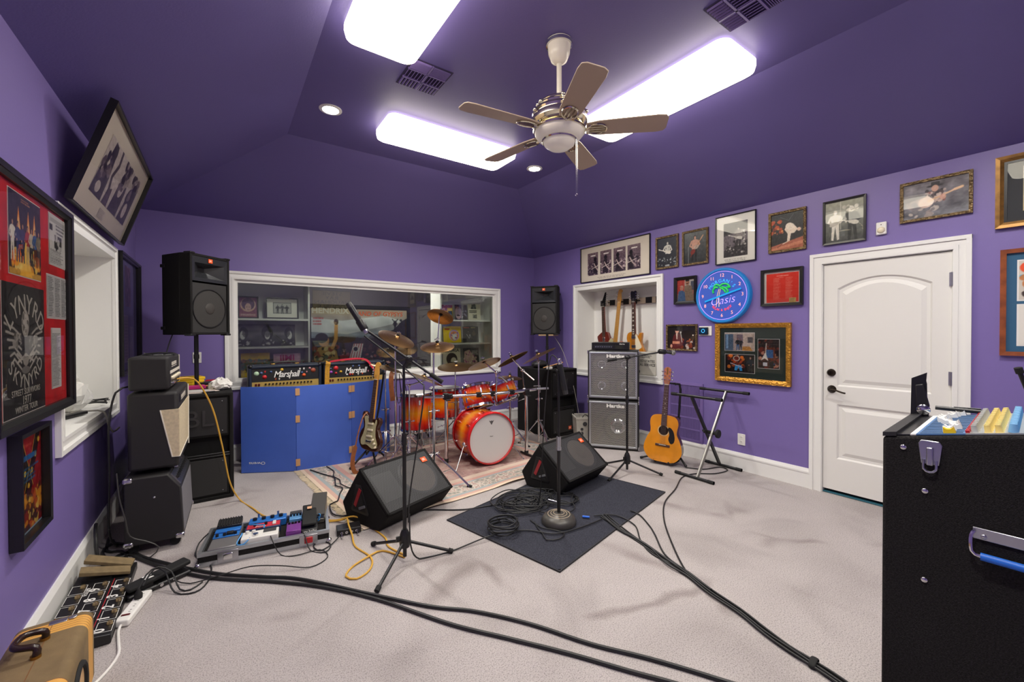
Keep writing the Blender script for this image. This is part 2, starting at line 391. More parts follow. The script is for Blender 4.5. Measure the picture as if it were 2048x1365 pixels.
# niches in the side walls: casing and white lining
def niche(side, n, u0, u1, z0, z1, dep=.34):
    b = casing(MB(), u0, u1, z0, z1); i = .086
    a, c_, e, g = u0+i, u1-i, z0+i, z1-i
    b.bb(a-.01, a, -.002, dep, e-.01, g+.01).bb(c_, c_+.01, -.002, dep, e-.01, g+.01).bb(a, c_, -.002, dep, e-.01, e).bb(a, c_, -.002, dep, g, g+.01).bb(a-.01, c_+.01, dep, dep+.01, e-.01, g+.01)
    l, r = WL[side]; struct(b.build('trim_%d' % n, WHITE, loc=l, rot=r, smooth=False))
niche('right', 1, -4.597, -3.047, .791, 2.131); niche('left', 2, 3.06, 4.553, .795, 2.107)
# the wide window in the back wall with its pane
b = casing(MB(), .033, 3.676, .795, 2.121)
b.ring(.119, 3.59, .881, 2.035, .012, -.004, .12).ring(.131, 3.578, .893, 2.023, .026, .012, .045)
win = struct(b.build('window_1', WHITE, loc=(0, YB, 0), smooth=False))
MB().bb(.15, 3.56, .026, .032, .91, 2.01).build('pane', PANE, win, smooth=False)
# the dim room beyond the pane
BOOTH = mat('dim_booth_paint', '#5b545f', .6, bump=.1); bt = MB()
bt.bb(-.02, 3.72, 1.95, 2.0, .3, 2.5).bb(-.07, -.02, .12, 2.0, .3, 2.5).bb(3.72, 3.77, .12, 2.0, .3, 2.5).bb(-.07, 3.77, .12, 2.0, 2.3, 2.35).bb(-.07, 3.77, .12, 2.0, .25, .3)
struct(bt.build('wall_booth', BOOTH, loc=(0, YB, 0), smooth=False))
struct(MB().bb(-.02, 3.72, .121, .62, .845, .885).build('trim_3', WHITE, loc=(0, YB, 0), smooth=False))

def shelf_unit(x0, x1, zs, label, open_right):
    t = thing('display_shelves', label, 'shelf unit', (x0, YB+.14, .885))
    W = x1-x0; H = 2.1-.885; D = .34
    MB().bb(0, W, D, D+.015, 0, H).build('back_panel', WHITE, t, smooth=False)
    for x in (0, W-.02): MB().bb(x, x+.02, 0, D, 0, H).build('side_panel', WHITE, t, smooth=False)
    for z in zs: MB().bb(.02, W-.02, 0, D, z-.885-.022, z-.885).build('shelf', WHITE, t, smooth=False)
shelf_unit(.06, .915, (1.60, 1.265), 'white built-in display shelves behind the left end of the window', 1)
shelf_unit(2.70, 3.62, (1.622, 1.262), 'white built-in display shelves behind the right end of the window', 0)

# ------------------------------------------------------------------ door in the right wall
def door():
    u0, u1, z0, z1 = -1.524, -.536, 0, 2.117
    b = MB()
    def post(ua, ub, za, zb):  # three stepped bands
        b.bb(ua, ub, -.013, 0, za, zb)
    for s, e in ((-1, u0), (1, u1)):
        k = -s
        for d0, d1, y in ((0, .028, -.024), (.028, .066, -.014), (.066, .092, -.02)):
            xs = sorted((e+k*d0, e+k*d1)); b.bb(xs[0], xs[1], y, 0, 0, z1-d0)
    for d0, d1, y in ((0, .028, -.0245), (.028, .066, -.0145), (.066, .092, -.0205)): b.bb(u0+d0, u1-d0, y, 0, z1-d1, z1-d0)
    b.bb(-1.432, -1.427, -.01, .12, 0, 2.027).bb(-.633, -.626, -.01, .12, 0, 2.027).bb(-1.432, -.626, -.01, .12, 2.02, 2.03)
    l, r = WL['right']; d = struct(b.build('door_1', WHITE, loc=l, rot=r, smooth=False))
    # slab with two recessed panels, the upper one arched
    a, c_, e, g = -1.424, -.636, .04, 2.014
    def panel(x0, x1, y0, y1, rise, ins):
        n = 14 if rise else 1
        p = [(x0+ins, y0+ins), (x1-ins, y0+ins)]
        for i in range(n+1):
            t = i/n; x = (x1-ins)*(1-t)+(x0+ins)*t; p.append((x, y1-ins+(rise*(1-(2*t-1)**2) if rise else 0)))
        return p
    bm = bmesh.new(); F = .004
    outer = [bm.verts.new((x, F, z)) for x, z in ((a, e), (c_, e), (c_, g), (a, g))]
    es = [bm.edges.new((outer[i], outer[(i+1) % 4])) for i in range(4)]
    for (x0, x1, y0, y1, rise) in ((-1.325, -.738, .952, 1.80, .085), (-1.325, -.738, .318, .795, 0)):
        loops = []
        for ins, dp in ((0, F), (.012, F+.013), (.032, F+.013), (.06, F+.003)):
            loops.append([bm.verts.new((x, dp, z)) for x, z in panel(x0, x1, y0, y1, rise, ins)])
        n = len(loops[0]); es += [bm.edges.new((loops[0][i], loops[0][(i+1) % n])) for i in range(n)]
        for A, B in zip(loops, loops[1:]):
            for i in range(n): bm.faces.new((A[i], A[(i+1) % n], B[(i+1) % n], B[i]))
        bm.faces.new(loops[-1])
    bmesh.ops.triangle_fill(bm, use_beauty=True, use_dissolve=False, edges=es)
    bk = [bm.verts.new((x, .045, z)) for x, z in ((a, e), (c_, e), (c_, g), (a, g))]
    bm.faces.new(bk)
    for i in range(4): bm.faces.new((outer[i], outer[(i+1) % 4], bk[(i+1) % 4], bk[i]))
    bmesh.ops.recalc_face_normals(bm, faces=bm.faces)
    me = bpy.data.meshes.new('slab'); bm.to_mesh(me); bm.free(); me.materials.append(mat('door_paint', '#e3e1dc', .4)); link('slab', me, d)
    BR = mat('bronze_hardware', '#2b221c', .35, metal=.8)
    MB().lathe([(0, -.028), (.02, -.026), (.03, -.014), (.033, 0)], (-1.366, F, 1.067), 'Y', 24).box((-1.366, -.028, 1.067), (.006, .01, .026)).build('deadbolt', BR, d)
    hnd = MB().lathe([(0, -.03), (.014, -.028), (.026, -.012), (.034, 0)], (-1.362, F, .922), 'Y', 24)
    hnd.tube(crom([(-1.362, -.05, .922), (-1.33, -.055, .925), (-1.30, -.055, .915), (-1.27, -.052, .905), (-1.25, -.052, .902)], .01), [.009, .009, .008, .008, .007]+[.006]*40 if 0 else .0075, 8)
    hnd.cyl((-1.362, F, .922), (-1.362, -.052, .922), .009).build('lever_handle', BR, d)
    for z in (1.81, 1.08, .22): MB().cyl((-.634, -.012, z-.05), (-.634, -.012, z+.05), .007, n=10).box((-.634, -.003, z), (.03, .004, .1)).build('hinge', STEEL, d)
    MB().bb(a, c_, .006, .06, .004, .014).build('threshold', mat('teal_threshold', '#2d6676', .6), d, smooth=False)
    MB().bb(a-.01, c_+.01, .115, .125, 0, 2.03).build('gap_shade', mat('dark_gap', '#0a0a0a', .8), d, smooth=False)  # near-black sheet behind the slab paints the shade in the door gap
door()

# ------------------------------------------------------------------ ceiling lamps
LAMP = mat('lamp_diffuser', '#fff6e2', .4, emit=FIX_EMIT); LSIDE = mat('lamp_diffuser_edge', '#fff6e2', .4, emit=FIX_SIDE)
def rrect(hx, hy, r, n=6):
    p = []
    for cx, cy, a in ((hx-r, hy-r, 0), (-hx+r, hy-r, PI/2), (-hx+r, -hy+r, PI), (hx-r, -hy+r, 3*PI/2)):
        p += [(cx+r*math.cos(a+PI/2*i/n), cy+r*math.sin(a+PI/2*i/n)) for i in range(n+1)]
    return p
def cloud(name, label, x, y, rz):
    t = thing(name, label, 'ceiling light', (x, y, ZH), rz, 'white cloud ceiling lights')
    MB().prism(rrect(.60, .16, .02), -.03, -.001, plane='XY').build('mounting_tray', WHITE, t, smooth=False)
    b = MB(); lv = [(-.018, .0), (-.05, .0), (-.085, .008), (-.1, .03), (-.108, .08)]; P = None; vs = []
    for z, ins in lv: vs += [(px, py, z) for px, py in rrect(.655-ins, .225-ins, max(.02, .075-ins*.5))]
    n = len(rrect(.6, .2, .05)); 
    for i in range(len(lv)-1): b.f += [(i*n+k, i*n+(k+1) % n, (i+1)*n+(k+1) % n, (i+1)*n+k) for k in range(n)]; b.m += [0 if i < 1 else 1]*n
    b.f += [tuple((len(lv)-1)*n+k for k in range(n)), tuple(range(n))]; b.m += [1, 0]; b.v = vs
    b.build('diffuser', [LSIDE, LAMP], t)
cloud('ceiling_light', 'white ceiling lamp with brown stains nearest the camera, cut by the top edge', .835, 2.0, PI/2)
cloud('ceiling_light', 'short-side white ceiling lamp beyond the fan, nearest the back slope', 1.815, 3.615, 0)
cloud('ceiling_light', 'long white ceiling lamp to the right of the fan', 2.78, 2.0, PI/2)
cloud('ceiling_light', 'white ceiling lamp behind the camera', 1.815, .40, 0)
CANL = mat('can_lamp_lens', '#ffffff', .4, emit=30.)
def can(x, y, label):
    t = thing('recessed_light', label, 'recessed light', (x, y, ZH), 0, 'recessed ceiling lights')
    MB().lathe([(.062, -.001), (.088, -.001), (.088, -.006), (.064, -.01), (.058, -.004)], n=32, close=True).build('trim_ring', WHITEP, t)
    MB().lathe([(0, -.004), (.06, -.004)], n=32).build('lens', CANL, t)
    l = bpy.data.lights.new('can_lamp', 'SPOT'); l.energy = CAN_W; l.spot_size = 2.7; l.spot_blend = .9; l.shadow_soft_size = .055; l.color = (1, .97, .93)
    lo = bpy.data.objects.new('can_lamp', l); COL.objects.link(lo); lo.parent = t; lo.location = (0, 0, -.07)
    l.use_soft_falloff = False
can(.757, 3.68, 'round recessed light left of the lamp at the back'); can(2.911, 3.697, 'round recessed light behind the fan to the right')
can(.757, .32, 'round recessed light behind the camera on the left'); can(2.911, .32, 'round recessed light behind the camera on the right')
# ------------------------------------------------------------------ vents
VENT = mat('purple_vent_paint', '#75629f', .45); DARK = mat('vent_shadow_box', '#3a3052', .9)
def ceil_vent(x, y, rz, label):
    t = thing('ceiling_vent', label, 'vent', (x, y, ZH), rz, 'ceiling vents')
    MB().ring(-.165, .165, -.185, .185, .028, -.018, -.001, slope=-.006).build('frame', VENT, t, rot=(-PI/2, 0, 0), smooth=False)
    MB().bb(-.15, .15, -.17, .17, -.004, -.001).build('duct_shade_plate', DARK, t, smooth=False)  # flat dark plate, coloured as the shade inside the duct
    b = MB().bb(-.006, .006, -.16, .16, -.014, -.004).bb(-.14, .14, -.06, -.048, -.014, -.004).bb(-.14, .14, .05, .062, -.014, -.004)
    for k in range(9): b.box((-.072, -.155+.0105*k, -.009), (.125, .004, .012), rot=(.6, 0, 0)).box((.072, -.155+.0105*k, -.009), (.125, .004, .012), rot=(-.6, 0, 0))
    for k in range(12): b.box((-.132+.024*k, 0, -.009), (.004, .09, .012), rot=(0, .6, 0)).box((-.132+.024*k, .112, -.009), (.004, .09, .012), rot=(0, -.6, 0))
    b.build('louvres', VENT, t, smooth=False)
ceil_vent(1.22, 2.835, .0, 'square purple ceiling vent beside the nearest lamp'); ceil_vent(2.43, 1.16, .0, 'square purple ceiling vent at the top edge right of the fan')
wv = thing('wall_vent', 'purple return air grille low on the wall behind the acoustic guitar', 'vent', (XR, 2.757, .512), -PI/2)
MB().ring(-.215, .215, -.335, .335, .03, -.012, -.001, slope=-.004).build('frame', VENT, wv, smooth=False)
MB().bb(-.2, .2, -.004, -.001, -.32, .32).build('duct_shade_plate', mat('purple_vent_back', '#4f4270', .8), wv, smooth=False)  # darker purple plate stands in for the shade behind the louvres
b = MB()
for z in (-.195, -.065, .065, .195): b.bb(-.19, .19, -.011, -.003, z-.008, z+.008)
for k in range(34): b.box((-.18+.0109*k, -.007, 0), (.0055, .006, .62))
b.build('louvres', VENT, wv, smooth=False)

# ------------------------------------------------------------------ ceiling fan
BLADE = mat('fan_blade_paint', '#b9a48e', .35); IVORY = mat('ivory_enamel', '#efe8d8', .22); NICKEL = mat('polished_nickel', '#e0d9c4', .13, metal=1.)
FROST = mat('frosted_glass_bowl', '#e6ddcf', .3, emit=FAN_EMIT*.25)
def fan():
    t = thing('ceiling_fan', 'ivory ceiling fan with five tan blades and a bowl lamp', 'ceiling fan', (1.776, 2.0, 0))
    MB().lathe([(0, 3.276), (.08, 3.276), (.08, 3.255), (.072, 3.25), (.068, 3.2), (.05, 3.155), (.02, 3.135), (0, 3.133)], n=40).build('canopy', IVORY, t)
    MB().lathe([(.074, 3.274), (.085, 3.268), (.083, 3.25), (.074, 3.252)], n=40, close=True).build('canopy_ring', CHROME, t)
    MB().cyl((0, 0, 3.14), (0, 0, 2.90), .016, n=20).build('downrod', IVORY, t)
    MB().lathe([(0, 2.925), (.03, 2.925), (.045, 2.90), (.10, 2.895), (.125, 2.885), (.13, 2.875), (.125, 2.868), (.145, 2.86), (.152, 2.848), (.146, 2.838), (.165, 2.83), (.172, 2.815), (.166, 2.802), (.175, 2.79), (.178, 2.76), (.155, 2.735), (.10, 2.722), (0, 2.72)], n=48).build('motor_housing', NICKEL, t)
    bd_ = MB().sphere((0, 0, 0), .013, 10).mesh('bead', [NICKEL], True)
    for k in range(5):
        a = 2*PI*k/5+.4
        for z, r in ((2.877, .13), (2.849, .15), (2.816, .17)): link('bead', bd_, t, (r*math.cos(a), r*math.sin(a), z))
    poly = [(.17, -.05), (.25, -.066), (.60, -.077), (.645, -.07), (.66, -.045), (.66, .045), (.645, .07), (.60, .077), (.25, .066), (.17, .05)]
    bl = MB().prism(poly, -.004, .004, plane='XY').mesh('blade', [BLADE])
    irb = MB().tube([(.09, 0, .012), (.14, 0, -.004), (.19, 0, -.012)], .011, 8)
    pts = [(.235+.062*math.cos(i/20*2*PI), .046*math.sin(i/20*2*PI), -.009) for i in range(20)]; irb.tube(pts, .006, 6, closed=True)
    for y in (-.02, 0, .02): irb.box((.235, y, -.009), (.11, .007, .006))
    ir = irb.mesh('blade_iron', [NICKEL], True)
    for k, a in enumerate((28, 100, 172, 244, 316)):
        o = link('blade', bl, t, (0, 0, 2.715), (math.radians(-11), 0, 0)); o.rotation_euler = (Matrix.Rotation(math.radians(a), 3, 'Z')@Matrix.Rotation(math.radians(-11), 3, 'X')).to_euler()
        bv = o.modifiers.new('bevel', 'BEVEL'); bv.width = .003; bv.segments = 2
        i = link('blade_iron', ir, o)
    MB().lathe([(.05, 2.725), (.16, 2.72), (.168, 2.712), (.165, 2.702), (.155, 2.702)], n=48).build('lamp_ring', NICKEL, t)
    MB().lathe([(.158, 2.704), (.155, 2.69), (.135, 2.665), (.105, 2.652)], n=48).build('shade', FROST, t)
    MB().lathe([(.104, 2.655), (.112, 2.65), (.108, 2.642), (.1, 2.644)], n=48, close=True).build('shade_band', NICKEL, t)
    MB().lathe([(.104, 2.65), (.095, 2.625), (.065, 2.602), (.03, 2.592), (0, 2.59)], n=48).build('bowl', FROST, t)
    for x, y, z in ((.06, -.09, 2.29), (.09, -.07, 2.31)): MB().cyl((x, y, 2.66), (x, y, z), .0016, n=6).sphere((x, y, z), .005, 8).sphere((x, y, z+.16), .004, 8).build('pull_chain', CHROME, t)
fan()
# ================================================================== framed things on the walls
FBLK = mat('black_frame', '#171617', .3); FORN = mat('antique_gilt_frame', '#6e5a3c', .38, metal=.55, bump=1.0, bscale=70, btype='VORONOI', bdist=.006, var=.45, vscale=40)
FGOLD = mat('ornate_gold_frame', '#c08a35', .35, metal=.6, bump=.9, bscale=60, btype='VORONOI', bdist=.005, var=.3, vscale=30)
FWOOD = mat('burl_wood_frame', '#8a4a22', .25, var=.35, vscale=14, coat=.5); FBRONZE = mat('bronze_frame', '#8c6530', .35, metal=.5, var=.3, vscale=25)
def framed(label, wall, u0, u1, z0, z1, fw=.02, fd=.022, fm=FBLK, board=None, glass=True, group=None, inner=None, name='framed_picture', cat='picture', loc=None, rot=None):
    W, H = u1-u0, z1-z0; (l, r) = WL[wall]
    p = Vector(l)+Euler(r).to_matrix()@Vector(((u0+u1)/2, -.002, (z0+z1)/2))
    t = thing(name, label, cat, loc or p, 0, group, rot or r)
    b = MB(); x, z = W/2, H/2
    if fw > .028: b.ring(-x, x, -z, z, fw*.55, -fd, 0, slope=.003).ring(-x+fw*.55, x-fw*.55, -z+fw*.55, z-fw*.55, fw*.45, -fd*.8, 0, slope=.008)
    else: b.ring(-x, x, -z, z, fw, -fd, 0, slope=.003)
    b.build('frame', fm, t, smooth=False)
    if inner: MB().ring(-x+fw, x-fw, -z+fw, z-fw, inner[0], -.016, 0).build('inner_liner', inner[1], t, smooth=False); fw += inner[0]
    k = fw-.002
    MB().bb(-x+k, x-k, -.006, -.001, -z+k, z-k).build('mat_board' if board else 'backing', board or FBLK, t, smooth=False)
    if glass: MB().add([(-x+k, -.0135, -z+k), (x-k, -.0135, -z+k), (x-k, -.0135, z-k), (-x+k, -.0135, z-k)], [(0, 1, 2, 3)]).build('glass', GLASS, t, smooth=False)
    t['iw'], t['ih'] = W-2*fw, H-2*fw
    return t
def place(p, t, x, z, name='photograph', gloss=.45, y=-.0075): return p.build(name, t, (x, y, z), gloss)
def full(t): return -t['iw']/2, -t['ih']/2, t['iw'], t['ih']
PAPER = mat('cream_mat_board', '#d9cfc0', .8); WHMAT = mat('white_mat_board', '#e8e6e0', .8); GREENMAT = mat('dark_green_mat_board', '#2b3a33', .7); BLUEMAT = mat('teal_blue_mat_board', '#255a7b', .7)
SEP = ('#1d1420', '#32243a', '#57434f', '#8d7580', '#cbb9b4')
PURP = mat('lilac_mat_board', '#6b6494', .7)
# four sepia stage photographs in one long frame
def sepia(w, h, k):
    p = Pic(w, h, .004, '#5f4b56').grad('#7d666c', '#40303f'); p.rect(.3, .84, .75, .89, '#efe6dc')
    p.blobs(0, 0, 1, .55, SEP, 60, .07); p.blobs(0, .1, 1, .5, ('#d8c8c2', '#b5a09c', '#1a1018'), 34, .04)
    u = (.72, .48, .35, .28)[k]; p.ell(u, .70, .13, .10, '#160e16').poly([(u-.2, .05), (u-.16, .6), (u+.14, .62), (u+.22, .05)], '#20161f', .9)
    p.path([(u-.1, .5), (u+.1, .3), (u+.35, .15)], .09, '#b9a49f').line((u-.35, .28), (u+.4, .42), .04, '#d9cbc4'); return p.noise(.06, 30)
t = framed('long framed print of four sepia stage photographs above the right niche', 'right', -4.4425, -3.2325, 2.150, 2.653, .008, .022, FBLK, PAPER)
for k, (ya, yb) in enumerate(((4.305, 4.104), (4.062, 3.858), (3.821, 3.617), (3.585, 3.379))): place(sepia(ya-yb, .32, k), t, 3.8375-ya, 2.24-2.4015)
place(Pic(.5, .03, .004, '#d9cfc0').words(0, 0, 1, 1, 2, '#8b8078', just='C'), t, -.28, -.225, 'caption')
# ornate small portraits
def bg(t, top, bot, cell=.0035): x, z, w, h = full(t); return Pic(w, h, cell, bot).grad(top, bot)
def setpic(p, t, name='photograph', gloss=.4): x, z, w, h = full(t); return place(p, t, x, z, name, gloss)
t = framed('small gilt framed photo of a guitarist in a pale shirt leaning over a crowd', 'right', -3.15, -2.845, 2.186, 2.575, .022, .02, FORN)
p = bg(t, '#1b2128', '#0d1013').blobs(0, .02, 1, .32, ('#8f9496', '#b9bdbd', '#30363a', '#14181b'), 70, .035).figure(.52, .05, .82, '#c9c2b6', '#cfccc0', '#12151a', '#191614', .02, '#e3ddcf', -1)
setpic(p.blobs(.42, .5, .64, .72, ('#8b8a82', '#6d6c68'), 14, .02).rect(.4, .02, .62, .07, '#cfd2d2', .7), t)
t = framed('small gilt framed photo of a bare-armed guitarist raising the guitar neck', 'right', -2.794, -2.482, 2.184, 2.575, .022, .02, FORN)
p = bg(t, '#6a6e6c', '#2a2e33').figure(.45, .04, .84, '#d8a892', '#d0a28e', '#15161a', '#3a2b22', .03, None).line((.3, .22), (.78, .78), .05, '#7d2f24').line((.6, .58), (.84, .84), .045, '#c99c78').ell(.4, .36, .12, .07, '#8c2c22', .8).ell(.55, .5, .12, .06, '#c9bcae', .5, .8).line((.2, 0), (.2, .55), .015, '#9a9fa0')
setpic(p.noise(.03, 20), t)
t = framed('black framed black-and-white print with wide white mat above the neon clock', 'right', -2.399, -1.988, 2.143, 2.647, .008, .022, FBLK, WHMAT)
p = Pic(.244, .355, .0035, '#4d4850').grad('#4a4a4c', '#2a252a').poly([(0, .2), (1, .45), (1, .75), (0, .62)], '#6d646c').blobs(.45, .3, .9, .75, ('#d9d5d0', '#1c1a1c', '#8e8a8a', '#b9b5b2'), 60, .05)
p.figure(.62, .16, .68, '#b9b2aa', '#8e8886', '#2d292c', '#121012', .02, '#d8d4ce', -1).blobs(.1, .1, .95, .35, ('#1b181a', '#6f6a6a', '#c9c4c0'), 30, .04).noise(.05, 24)
place(p, t, 2.1935-2.315, 2.21-2.395)
place(Pic(.26, .03, .003, '#e8e6e0').words(0, 0, 1, 1, 2, '#9a968f', just='C'), t, -.13, -.235, 'caption')
t = framed('small gilt framed painting of a performer in white bowing low', 'right', -1.872, -1.556, 2.183, 2.568, .022, .02, FORN)
p = bg(t, '#23282c', '#2e2a28').poly([(0, 0), (1, 0), (1, .3), (0, .12)], '#b3694f').poly([(0, 0), (1, .12), (1, .2), (0, .06)], '#d08c6c').blobs(0, .45, .35, .8, ('#c4562f', '#8c3a24', '#e89a5c'), 26, .06)
p.poly([(.42, .55), (.5, .68), (.68, .68), (.82, .52), (.72, .42), (.62, .42), (.58, .22), (.5, .2), (.52, .42)], '#efe0cf').ell(.58, .62, .13, .09, '#f4e9da', -.6).ell(.86, .5, .06, .05, '#e8c9b4').line((.55, .22), (.36, .16), .03, '#e6d3c0').line((.36, .16), (.2, .08), .014, '#5a3526').path([(.3, .9), (.55, .78), (.7, .95)], .015, '#5d6468')
setpic(p.noise(.03, 30), t, 'painting')
t = framed('thin black framed black-and-white photo of two musicians left of the motion sensor', 'right', -1.427, -1.128, 2.185, 2.565, .016, .022, FBLK)
p = bg(t, '#a8a894', '#4b4f4e').figure(.27, .05, .74, '#efeadf', '#e9e5d8', '#f0ece0', '#d9d4c6', 0, '#cfcabd', 1).figure(.72, .0, .82, '#d6d0c2', '#3b403f', '#2c3030', '#e9e4d4', -.03, '#e0dbcd', -1, 1.2)
p.line((.41, .3), (.41, 1), .012, '#e5e0d2').rect(.4, .12, .52, .3, '#6a6e6d').blobs(.5, .7, .85, .9, ('#e9e4d4', '#c9c4b4'), 8, .05)
setpic(p.noise(.03, 24), t)
t = framed('wide gilt framed painting of a guitarist in a black hat above the door', 'right', -.92, -.534, 2.27, 2.577, .02, .02, FORN)
p = bg(t, '#6b6468', '#6d6e74').noise(.08, 8).blobs(.02, .05, .5, .5, ('#9b8f8a', '#c0b4aa', '#7a7678'), 30, .05).poly([(.3, .35), (.38, .72), (.62, .72), (.66, .4)], '#51403f').blobs(.33, .4, .66, .72, ('#d0b7a8', '#2a2326', '#8c5a52', '#b9a49a'), 40, .035)
p.ell(.5, .84, .13, .03, '#1b1719').rect(.44, .84, .57, .95, '#1f1a1c').ell(.5, .77, .055, .09, '#c99c86').ell(.36, .42, .12, .15, '#d8bfae').line((.4, .44), (.84, .66), .035, '#dbb48e').line((.8, .64), (.9, .68), .05, '#e2b98f').ell(.62, .5, .05, .07, '#cf9f8a')
setpic(p.noise(.03, 30), t, 'painting')
t = framed('bronze framed picture of a dark hat cut off by the right edge', 'right', -.43, .12, 2.127, 2.611, .038, .03, FBRONZE, mat('black_mat_board', '#26282a', .6), inner=(.014, FBLK))
p = Pic(.32, .30, .004, '#dccba6').grad('#d8d2c4', '#d9bf8c').ell(.5, .42, .45, .07, '#3a3638').poly([(.25, .42), (.3, .68), (.5, .72), (.7, .68), (.75, .42)], '#4a4446'); place(p, t, -.155, -.14, 'print')
t = framed('chunky black framed snapshot of two men left of the neon clock', 'right', -2.893, -2.615, 1.747, 2.06, .034, .03, FBLK)
p = bg(t, '#c9584a', '#9c8a7c', .003).rect(.45, .5, 1, 1, '#c7c1b8').rect(0, .35, .4, 1, '#c2473a').rect(.8, .5, 1, .9, '#5a5f70')
p.poly([(.38, .0), (.44, .68), (.62, .76), (.85, .68), (.95, 0)], '#8f7b66').ell(.6, .86, .12, .13, '#b98468').ell(.6, .95, .12, .05, '#3a2a20').ell(.6, .81, .06, .02, '#2a1e18').poly([(.02, 0), (.08, .46), (.28, .54), (.45, .42), (.5, 0)], '#4f6f96').ell(.27, .62, .1, .12, '#c98f74').ell(.27, .7, .09, .04, '#c9a48c')
setpic(p.noise(.03, 20), t)
t = framed('wide black framed red list sheet with a gold ticket beside the door', 'right', -1.938, -1.577, 1.675, 2.028, .026, .028, FBLK, WHMAT)
p = Pic(.277, .278, .0026, '#e8341c'); p.words(.22, .10, .46, .84, 30, '#f3a898', .9, .8); p.words(.6, .12, .84, .84, 28, '#f3a898', .9, .8); p.words(.3, .88, .72, .93, 1, '#ffd9cc', 1, .9, 'C'); p.words(.4, .83, .6, .86, 1, '#f9c0b0', .9, .9)
place(p, t, 1.7575-1.892, 1.707-1.8515, 'list_sheet')
place(Pic(.058, .045, .003, '#c9a85c').words(.1, .1, .9, .9, 3, '#7a5a20'), t, .063, -.15, 'ticket', y=-.0085)
t = framed('small gilt framed photo of a singer in a burgundy jacket left of the thermostat', 'right', -3.002, -2.608, 1.21, 1.514, .02, .022, FORN)
p = bg(t, '#140e10', '#241416').blobs(.5, .05, 1, .45, ('#120c0e', '#7a3018', '#a5522c', '#2d1a1c', '#c9b9b0'), 40, .05)
p.poly([(.12, 0), (.2, .55), (.3, .7), (.42, .68), (.5, .5), (.6, .3), (.5, .12), (.45, 0)], '#5c1f22').poly([(.3, .68), (.36, .68), (.35, .42), (.32, .42)], '#d8c4b4').rect(.18, .22, .44, .33, '#cf8a6c').ell(.34, .78, .07, .1, '#d6a08a').ell(.34, .87, .07, .05, '#1a1214').rect(.28, .79, .4, .83, '#181012').line((.47, .7), (.52, .3), .02, '#d9d2c8').ell(.47, .72, .03, .04, '#c9c4bc').ell(.13, .12, .04, .08, '#d39a80')
setpic(p.ell(.9, .6, .02, .03, '#e8e0d8').noise(.03, 24), t)
t = framed('large gold framed green mat holding three colour snapshots', 'right', -2.394, -1.671, .909, 1.513, .045, .032, FGOLD, GREENMAT)
cx, cz = 2.0325, 1.211
def snap(t, y0, z0, w, h, p, name='snapshot'):
    x = cx-y0; MB().bb(x-.004, x+w+.004, -.0072, -.006, z0-cz-.004, z0-cz+h+.004).build('mat_bevel', WHMAT, t, smooth=False); place(p, t, x, z0-cz, name, .3, -.0085)
p = Pic(.296, .183, .003, '#c4b0a0').rect(0, .0, .3, .95, '#5c7289').rect(.05, .1, .12, .9, '#8fb4d6').rect(.3, .0, .42, .92, '#b9a9a4').rect(.42, .3, .62, .9, '#8a7a84').rect(.62, .22, .9, .95, '#d3c2b4').poly([(.6, 0), (.95, 0), (.85, .25), (.62, .25)], '#c98f3c').rect(.78, .45, .95, .75, '#5f5a60').rect(0, .92, 1, 1, '#ddd0c4')
p.figure(.45, .02, .68, '#b98a78', '#1d2228', '#3a6a9c', '#5a2f26').figure(.55, .04, .62, '#b98a78', '#2b2f34', '#24303f', '#4a2a24'); snap(t, 2.299, 1.233, .296, .183, p.noise(.05, 30))
p = Pic(.294, .184, .003, '#160f12').blobs(.1, .3, .65, .98, ('#7a2414', '#c4501c', '#3a1410', '#e8842c'), 50, .05).ell(.2, .92, .08, .09, '#ff8a30').ell(.58, .85, .06, .08, '#ff8a30').ell(.4, .78, .12, .16, '#c8bcae').ell(.4, .78, .08, .11, '#7c3020').poly([(.33, .12), (.36, .42), (.56, .42), (.6, .1), (.52, .1), (.47, .3), (.41, .1)], '#2a9ad8').line((.2, .5), (.6, .3), .03, '#c9c4c8')
p.figure(.86, -.1, 1.0, '#b98a78', '#1c2a3a', '#20262e', '#6a5a50'); snap(t, 2.295, 1.008, .294, .184, p.noise(.05, 30))
p = Pic(.19, .285, .003, '#241414').blobs(0, 0, 1, 1, ('#7c2a1a', '#b0785c', '#1c1416', '#4a2020', '#c98f74'), 70, .1).rect(.3, .3, .8, .72, '#6e3420').rect(.38, .36, .72, .64, '#3f6a9c').line((.36, .4), (.4, .85), .05, '#cfc6b8').poly([(.14, .26), (.33, .52), (.38, .52), (.5, .26), (.33, .34)], '#ece6da').rect(.25, .08, .45, .2, '#d9dce0').blobs(.45, .02, .8, .22, ('#2a4a78', '#11141c'), 8, .08)
snap(t, 1.967, 1.068, .19, .285, p.noise(.05, 30))
t = framed('burl wood framed teal mat picture cut off by the right edge', 'right', -.405, .35, 1.262, 1.98, .028, .026, FWOOD, BLUEMAT)
p = Pic(.27, .26, .004, '#cfc8ba').ell(.16, .82, .14, .14, '#e8501c').line((.05, .6), (.6, .66), .08, '#4ab4e0').blobs(.1, .05, .9, .6, ('#5a3a20', '#d99a5c', '#2a1a14', '#c97a3c'), 40, .09)
for z0, h, q in ((.016, .26, p), (-.285, .265, Pic(.27, .265, .004, '#e4e0d6').words(.12, .1, .9, .9, 18, '#8a8680'))):
    MB().bb(-.305, -.02, -.0072, -.006, z0-.008, z0+h+.008).build('mat_bevel', WHMAT, t, smooth=False); place(q, t, -.297, z0, 'print', .4, -.0085)
